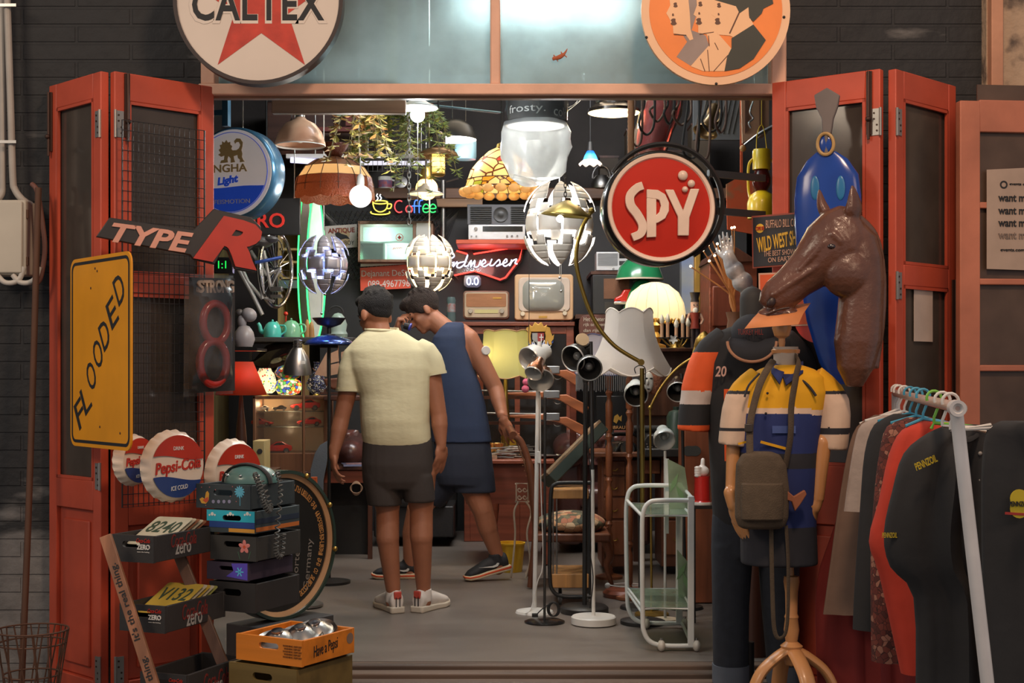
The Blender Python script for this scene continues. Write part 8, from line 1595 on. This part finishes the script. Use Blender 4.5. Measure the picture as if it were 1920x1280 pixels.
# front mannequin
t = T('mannequin','front mannequin in a yellow and blue work shirt on a turned wooden stand','mannequin',V((P(1475,0,5.35).x,5.35,-.14)));L = t.L
b = MB();rowsloft(b,t,[(650,1450,1496,.05),(690,1452,1494,.055),(720,1440,1506,.07)]);t.part('neck_form',b,mat('form_grey',(178,164,150),.8));t.part('neck_cap',MB().lathe([(0,-.012),(.052,-.012),(.054,0),(.040,.010),(0,.012)],L(1473,656),32),WOODM);t.part('finial',MB().lathe([(.010,0),(.013,.02),(.012,.035),(.028,.045),(.037,.075),(.028,.104),(0,.112)],L(1466,652),28),WOODM)
SY = mat('shirt_yellow',(232,170,24),.8,bump=.3,bs=8);SB = mat('shirt_blue',(36,50,106),.8,bump=.3,bs=8);SWH = mat('shirt_cream',(226,196,170),.8,bump=.3,bs=8);SD = mat('shirt_dark',(44,44,50),.8)
b = MB();rowsloft(b,t,[(684,1446,1502,.07),(692,1424,1526,.09),(706,1404,1546,.105),(735,1392,1552,.118),(780,1388,1540,.122),(850,1386,1532,.12),(950,1388,1528,.12),(1056,1390,1532,.125)])
q1,q2,q3,q4 = L(0,762).z,L(0,773).z,L(0,846).z,L(0,985).z
t.part('shirt',b,[SY,SB,SWH,SD],voxel=.007,relax=4,paint=lambda c: 0 if c.z > q1-.10*max(0,c.x-.02)-.02*abs(c.x) else 2 if c.z > q2-.10*max(0,c.x-.02) else 1 if c.z > q3 else (3 if c.z > q3-.06 or c.z < q4 else 1))
for nm,pts,rr,cut in (('sleeve',[(1428,712),(1390,752),(1376,835)],[.062,.064,.060],(800,808)),('sleeve',[(1518,712),(1556,758),(1556,842)],[.066,.074,.066],(800,812))):
    b = MB();b.tube(curve([L(x,y) for x,y in pts],4),[rr[0]+(rr[1]-rr[0])*i/4 for i in range(5)]+[rr[1]+(rr[2]-rr[1])*i/4 for i in range(1,5)],20);ca,cb = L(0,cut[0]).z,L(0,cut[1]).z;zz = L(0,735).z
    t.part(nm,b,[SWH,SD,SY],voxel=.006,relax=3,paint=lambda c,ca=ca,cb=cb,zz=zz: 1 if cb < c.z < ca or abs(c.z-zz) < .006 else 2 if c.z > zz else 0)
for s_ in ((1446,690,1462,716,1470,700),(1506,690,1474,718,1466,700)): t.part('collar',MB().add([L(s_[0],s_[1]-12,.0),L(s_[0],s_[1]+8,-.10),L(s_[2],s_[3]+4,-.135),L(s_[4],s_[5],-.10),L(s_[4],s_[5]-14,-.05)],[(0,1,2,3,4)]),SB,solid=.006)
t.part('shoulder_piping',MB().tube(curve([L(1490,702,-.085),L(1515,722,-.112),L(1530,742,-.118)],4),.005,6).tube(curve([L(1424,700,-.085),L(1404,722,-.10),L(1396,744,-.105)],4),.004,6),SD);t.part('pocket_stripe',MB().bar(L(1384,832,-.125),L(1408,826,-.125),.008,.003).bar(L(1426,828,-.125),L(1478,842,-.125),.010,.003),SY)
t.part('chest_patch',tbox(t,MB(),1448,798,1492,812,-.128,.002),mat('patch_blue',(70,90,150),.7))
for x,y in ((1439,737),(1436,775)): t.part('button',MB().ball(L(x,y,-.124),.005,8),INK_B)
b = MB();b.cap(L(1376,830,0),L(1371,925,-.02),.028,.022,16).ball(L(1372,930,-.02),.023,14);hand(b,L(1374,938,-.03),(.26,-.1,-1),(.8,.4,0),thumb=1,curl=.12,s=1.0);t.part('arm',b,WOODM,voxel=.004,relax=2)
b = MB();b.cap(L(1540,830,-.03),L(1532,928,-.05),.038,.028,16).ball(L(1531,933,-.05),.029,14);hand(b,L(1528,942,-.05),(-.36,-.15,-1),(-.7,.6,0),thumb=-1,curl=.45,s=1.05);t.part('arm',b,WOODM,voxel=.004,relax=2)
k = 5.35/F;zg = L(0,1210).z;t.part('stand_post',MB().lathe([(.008,L(0,1058).z),(.010,L(0,1078).z),(.028,L(0,1080).z),(.030,L(0,1090).z),(.024,L(0,1110).z),(.022,L(0,1150).z),(.027,L(0,1156).z),(.024,L(0,1160).z),(.029,L(0,1180).z),(.022,L(0,1202).z),(.042,zg),(.036,zg-.02),(.024,zg-.07),(0,zg-.08)][::-1],(L(1484,0).x,0,0),28),WOODM)
for dx,dy in ((-1,-.3),(.95,-.1),(.25,-1),(-.1,1)): x0 = L(1484,0).x;d = V((dx,dy,0)).normalized();t.part('stand_leg',MB().tube(curve([V((x0,0,zg-.01)),V((x0,0,zg-.01))+d*.06+V((0,0,-.03)),V((x0,0,zg-.10))+d*.13,V((x0,0,zg-.20))+d*.17,V((x0,0,.0))+d*.19],5),.031,12,flat=.6),WOODM)
# sling bag
t = T('sling_bag','khaki-brown canvas sling backpack hanging on the front mannequin','bag',P(1428,990,5.20));L = t.L;KH = mat('khaki_canvas',(92,78,62),.9,var=.15,vs=30,bump=.3,bs=200);b = MB()
rowsloft(b,t,[(846,1406,1446,.03),(852,1390,1462,.045),(870,1380,1474,.05),(920,1378,1480,.055),(970,1378,1478,.055),(986,1384,1472,.045),(991,1394,1462,.03)]);t.part('bag_body',b,KH,voxel=.006,relax=2)
b = MB();rowsloft(b,t,[(905,1390,1468,.03),(935,1388,1470,.035),(975,1390,1468,.03)],-.04);t.part('front_pocket',b,KH,bevel=.006)
t.part('thin_strap',MB().tube(curve([L(1406,852,-.02),L(1406,800,.0),L(1412,765,.01),L(1424,722,.02),L(1440,690,.04),L(1450,676,.09)],6),.013,8,flat=.4),KH);t.part('wide_strap',MB().tube(curve([L(1472,876,.0),L(1482,820,-.01),L(1484,760,.0),L(1492,710,.03),L(1498,680,.08),L(1490,668,.14)],6),.024,8,flat=.3),KH);t.part('buckle',MB().box(L(1404,802,-.012),(.03,.014,.03)),mat('buckle_dark',(60,54,48),.4),bevel=.003)
t.part('hanging_strap',MB().tube(curve([L(1446,990,.0),L(1448,1100,.02),L(1452,1180,.03),L(1464,1196,.03),L(1476,1170,.03),L(1478,1060,.02),L(1474,985,.0)],6),.008,8,flat=.4),KH);t.part('side_tie',MB().prism(t.poly([(1466,925),(1474,918),(1488,930),(1508,918),(1512,926),(1500,945),(1490,958),(1484,940),(1472,936)],-.02),-.03,-.01),mat('tie_orange',(160,96,64),.7),bevel=.003)
# --- clothes rail
RB = V((1.03,3.30,1.15));RF_ = V((1.47,5.45,1.155))
t = T('clothes_rail','white clothes rail running back from the right foreground','clothes rail',V((1.25,4.4,-.14)));o = t.loc;ft = P(1888,1330,3.28)
t.part('rail_bar',MB().cyl(RB-o+V((0,-.04,0)),RF_-o,.014,n=16),mat('rail_pinkish',(206,176,160),.35,.3));t.part('near_post',MB().cyl(RB-o,V((ft.x+.03,3.28,-.14))-o,.0155,.0155,18),mat('rail_white',(222,218,214),.35));t.part('far_post',MB().cyl(RF_-o,V((1.47,5.45,-.14))-o,.0155,n=16),mat('rail_white',()));t.part('end_cap',MB().lathe([(.019,-.02),(.019,.05),(.012,.05),(0,.03)],RB-o+V((0,.0,0)),20,(RB-RF_)),mat('rail_white',()));t.part('foot',MB().cyl((-.5,-1.1,.015),(.1,-1.1,.015),.015).cyl((-.1,1.05,.015),(.5,1.05,.015),.015),mat('rail_white',()))
def garment(lab,cat,Y,rows,m,folds=5,dp=.05,extra=None,hanger=(226,222,214),seedv=0,paint=None,back=0):
    f = (Y-RB.y)/(RF_.y-RB.y);top = RB.lerp(RF_,f);rows = [tuple(q) for q in curve([V(r) for r in rows],3)];t = T('hanging_'+cat,lab,cat,V((top.x,Y,-.02)),0,'clothes on the rail');L = t.L;rings = []
    for j,(y,xl,xr) in enumerate(rows):
        a,b_ = L(xl,y),L(xr,y);cx_,w_ = (a.x+b_.x)/2,(b_.x-a.x)/2;fa = min(1,j/9);rings.append([V((cx_+w_*math.cos(q),dp*math.sin(q)*(1+.25*fa*math.sin(folds*q*2+seedv+j*.05))+.012*fa*math.sin(folds*math.cos(q)*3+seedv),a.z)) for q in (2*PI*i/48 for i in range(48))])
    t.part('garment',MB().loft(rings),m,smooth=1.2)
    p = V((0,0,top.z-t.loc.z));sh = L((rows[0][1]+rows[0][2])/2,rows[0][0]);hm = mat('hanger_%d' % sum(hanger),hanger,.4)
    hk = [p+V((.020*math.cos(a),0,.012+.020*math.sin(a))) for a in (math.radians(200-240*i/10) for i in range(11))];l_,r_ = L(rows[3][1]+6,rows[3][0]),L(rows[3][2]-6,rows[3][0])
    t.part('hanger',MB().tube(hk+[V((0,0,p.z-.04)),V((0,0,p.z-.055))],.004,7).tube([V((l_.x,0,l_.z+.012)),V((0,0,p.z-.055)),V((r_.x,0,r_.z+.012))],.005,7),hm)
    if extra: extra(t)
    return t
TP_ = mat('taupe_cloth',(122,96,80),.9,bump=.3,bs=15);BE = mat('beige_cloth',(176,158,146),.9,bump=.4,bs=20);KB = mat('black_cloth',(45,45,46),.9,bump=.3,bs=12);PT = cells('floral_brown',[(120,60,48),(84,44,38),(160,110,90),(104,50,42)],60,(60,34,30),0,.04,rough=.9);RD = mat('red_cloth',(196,62,42),.85,bump=.3,bs=10);DR = mat('dark_red_cloth',(120,34,30),.85,bump=.3,bs=8)
garment('taupe-brown long coat, farthest on the clothes rail','coat',5.25,[(778,1640,1680),(800,1606,1712),(850,1588,1720),(950,1570,1722),(1050,1556,1722),(1150,1542,1724)],TP_,seedv=1)
garment('pale beige jacket on the clothes rail, next to the taupe coat','jacket',4.98,[(778,1655,1700),(795,1616,1738),(830,1602,1746),(900,1590,1748),(958,1582,1748)],BE,seedv=2)
garment('black jacket on the clothes rail between the beige one and the floral one','jacket',4.72,[(776,1676,1720),(796,1640,1756),(850,1622,1768),(950,1614,1770),(1090,1604,1770),(1180,1600,1770)],KB,hanger=(60,150,180),seedv=3)
garment('brown floral patterned dress on the clothes rail','dress',4.46,[(782,1700,1745),(800,1664,1784),(850,1650,1790),(940,1640,1794),(1060,1634,1796),(1240,1636,1800)],PT,hanger=(70,160,190),seedv=4)
garment('bright red shirt on the clothes rail between the floral dress and the black shirts','shirt',4.2,[(790,1730,1775),(806,1692,1814),(850,1668,1824),(940,1648,1830),(1015,1630,1832),(1080,1650,1832),(1262,1690,1834)],RD,hanger=(70,160,190),seedv=5)
def pz1(t):
    t.part('lettering',MB().text('PENNZOIL',t.L(1736,867,-.085),.062,.020,.001,.02,.15,rot=.42),mat('logo_yellow',(206,180,40),.7));t.part('lettering',MB().text('PENNZOIL',t.L(1668,1003,-.04),.04,.014,.001,.01,.15),mat('logo_yellow',()));t.part('collar',MB().tube(curve([t.L(1790,800,-.05),t.L(1806,822,-.075),t.L(1830,810,-.05)],5),.016,8,flat=.5),KB)
    for y in (850,900,960): t.part('button',MB().ball(t.L(1838,y,-.07),.006,8),mat('button_grey',(150,146,140),.4))
garment('black shirt with small yellow lettering on the chest, near the end of the rail','shirt',3.85,[(796,1782,1838),(812,1740,1878),(850,1694,1890),(920,1672,1896),(1000,1656,1900),(1062,1668,1900),(1120,1712,1900),(1300,1716,1904)],KB,dp=.07,extra=pz1,hanger=(120,190,70),seedv=6)
def pz2(t):
    c = t.L(1911,944,-.078);t.part('oval_badge',MB().lathe([(0,0),(.034,0),(.034,.002),(0,.002)],c,30,(0,-1,0),fn=lambda a,i,r,h: (r*(.55+.45*abs(math.cos(a))**1.2),h)),mat('logo_yellow',()));t.part('lettering',MB().text('PENNZOIL',c+V((0,-.004,0)),.05,.012,.001,.02),INK_B);t.part('badge_underline',MB().bar(c+V((-.034,-.002,-.022)),c+V((.03,-.002,-.026)),.006,.002),mat('logo_red',(170,50,40),.6))
garment('black shirt with a yellow oval badge, nearest on the clothes rail','shirt',3.42,[(790,1880,1950),(806,1852,1990),(850,1842,2040),(950,1838,2050),(1300,1842,2050)],KB,dp=.07,extra=pz2,seedv=7)
garment('orange and tan shirt sticking out behind the nearest black shirt','shirt',3.62,[(800,1870,1925),(818,1850,2010),(860,1845,2030),(1200,1845,2030)],mat('orange_tan_cloth',(206,130,70),.85),seedv=8)
garment('dark red long dress hanging low at the far end of the rail','dress',5.4,[(790,1660,1700),(830,1620,1720),(1000,1560,1722),(1090,1532,1724),(1200,1530,1726),(1310,1534,1728)],DR,seedv=9)
# pale poster on the rose door
t = T('text_poster','pale grey poster with repeated black words on the rose door','poster',V((P(1850,0,5.74).x,5.74,P(0,506,5.74).z)),math.radians(6));t.part('sheet',MB().prism(t.poly([(1850,318),(1975,312),(1975,508),(1850,504)]),-.001,.001),mat('poster_grey_sheet',(176,152,134),.7))
for i,(y,m) in enumerate(((376,INK_B),(400,INK_B),(423,INK_B),(446,mat('faint_ink',(130,112,100),.7)))): t.text('lettering','want money',1872,y-11,1956,y+7,m,d=-.003,bold=.012)
t.text('small_lettering','events catalogue',1893,342,1950,349,INK_B,d=-.003);t.text('small_lettering','events.company',1876,466,1940,473,INK_B,d=-.003);t.part('headphone_mark',MB().lathe([(.010,0),(.016,0),(.016,.001),(.010,.001)],t.L(1882,346,-.002),20,(0,-1,0)),INK_B)
# doll arm and lit twigs by the horse
t = T('porcelain_doll_arm','white jointed porcelain doll arm raised beside the lit twigs','doll arm',P(1415,580,6.2));L = t.L;b = MB();CR = mat('crackled_porcelain',(214,210,206),.25,var=.25,vs=30,coat=.5)
b.ball(L(1408,557,0),(.045,.045,.055),20,rot=(0,-.4,0)).ball(L(1392,528,0),(.046,.044,.046),20).ball(L(1378,507,0),(.042,.040,.045),20,rot=(0,-.4,0)).cap(L(1372,498),L(1366,480),.034,.028);hand(b,L(1366,488),(-.12,0,1),(0,1,.1),thumb=1,curl=.08,s=.72,spread=.05);t.part('arm',b,CR,voxel=.004,relax=2);t.part('wire',MB().tube([L(1414,575,0),L(1424,600,.02),L(1424,640,.05)],.004,6),STEEL);t.part('pedestal',MB().cyl(L(1416,572),(L(1416,572).x,0,-t.loc.z),.02,.05),DWOOD)
t = T('twig_lights','bunch of tan twigs with tiny lit bulbs in a tall vase','light',V((P(1380,0,6.9).x,6.9,0)));L = t.L;TW = mat('twig_tan',(196,130,74),.7);random.seed(11);m = MB();g = MB()
for x,y in ((1295,500),(1318,470),(1328,460),(1335,448),(1345,458),(1352,462),(1356,455),(1365,449),(1372,428),(1377,427),(1390,498),(1348,472),(1340,480),(1330,490)):
    d = random.uniform(-.06,.06);pts = curve([L(1378,590),L(1376-random.uniform(0,8),555,d*.3),L(x+(1376-x)*.35,y+(555-y)*.35,d),L(x,y,d)],5);m.tube(pts,[.006-.0002*i for i in range(len(pts))],6);g.ball(L(x,y-1,d),.0065,8)
t.part('twigs',m,TW);t.part('bulbs',g,glow('twig_bulb',(255,220,170),7));t.part('vase',MB().lathe([(0,0),(.09,0),(.10,L(0,760).z),(.05,L(0,640).z),(.035,L(0,600).z),(.045,L(0,585).z)],(L(1378,0).x,0,0),24),mat('vase_brown',(110,76,56),.4))
bpy.data.scenes.remove(TS)
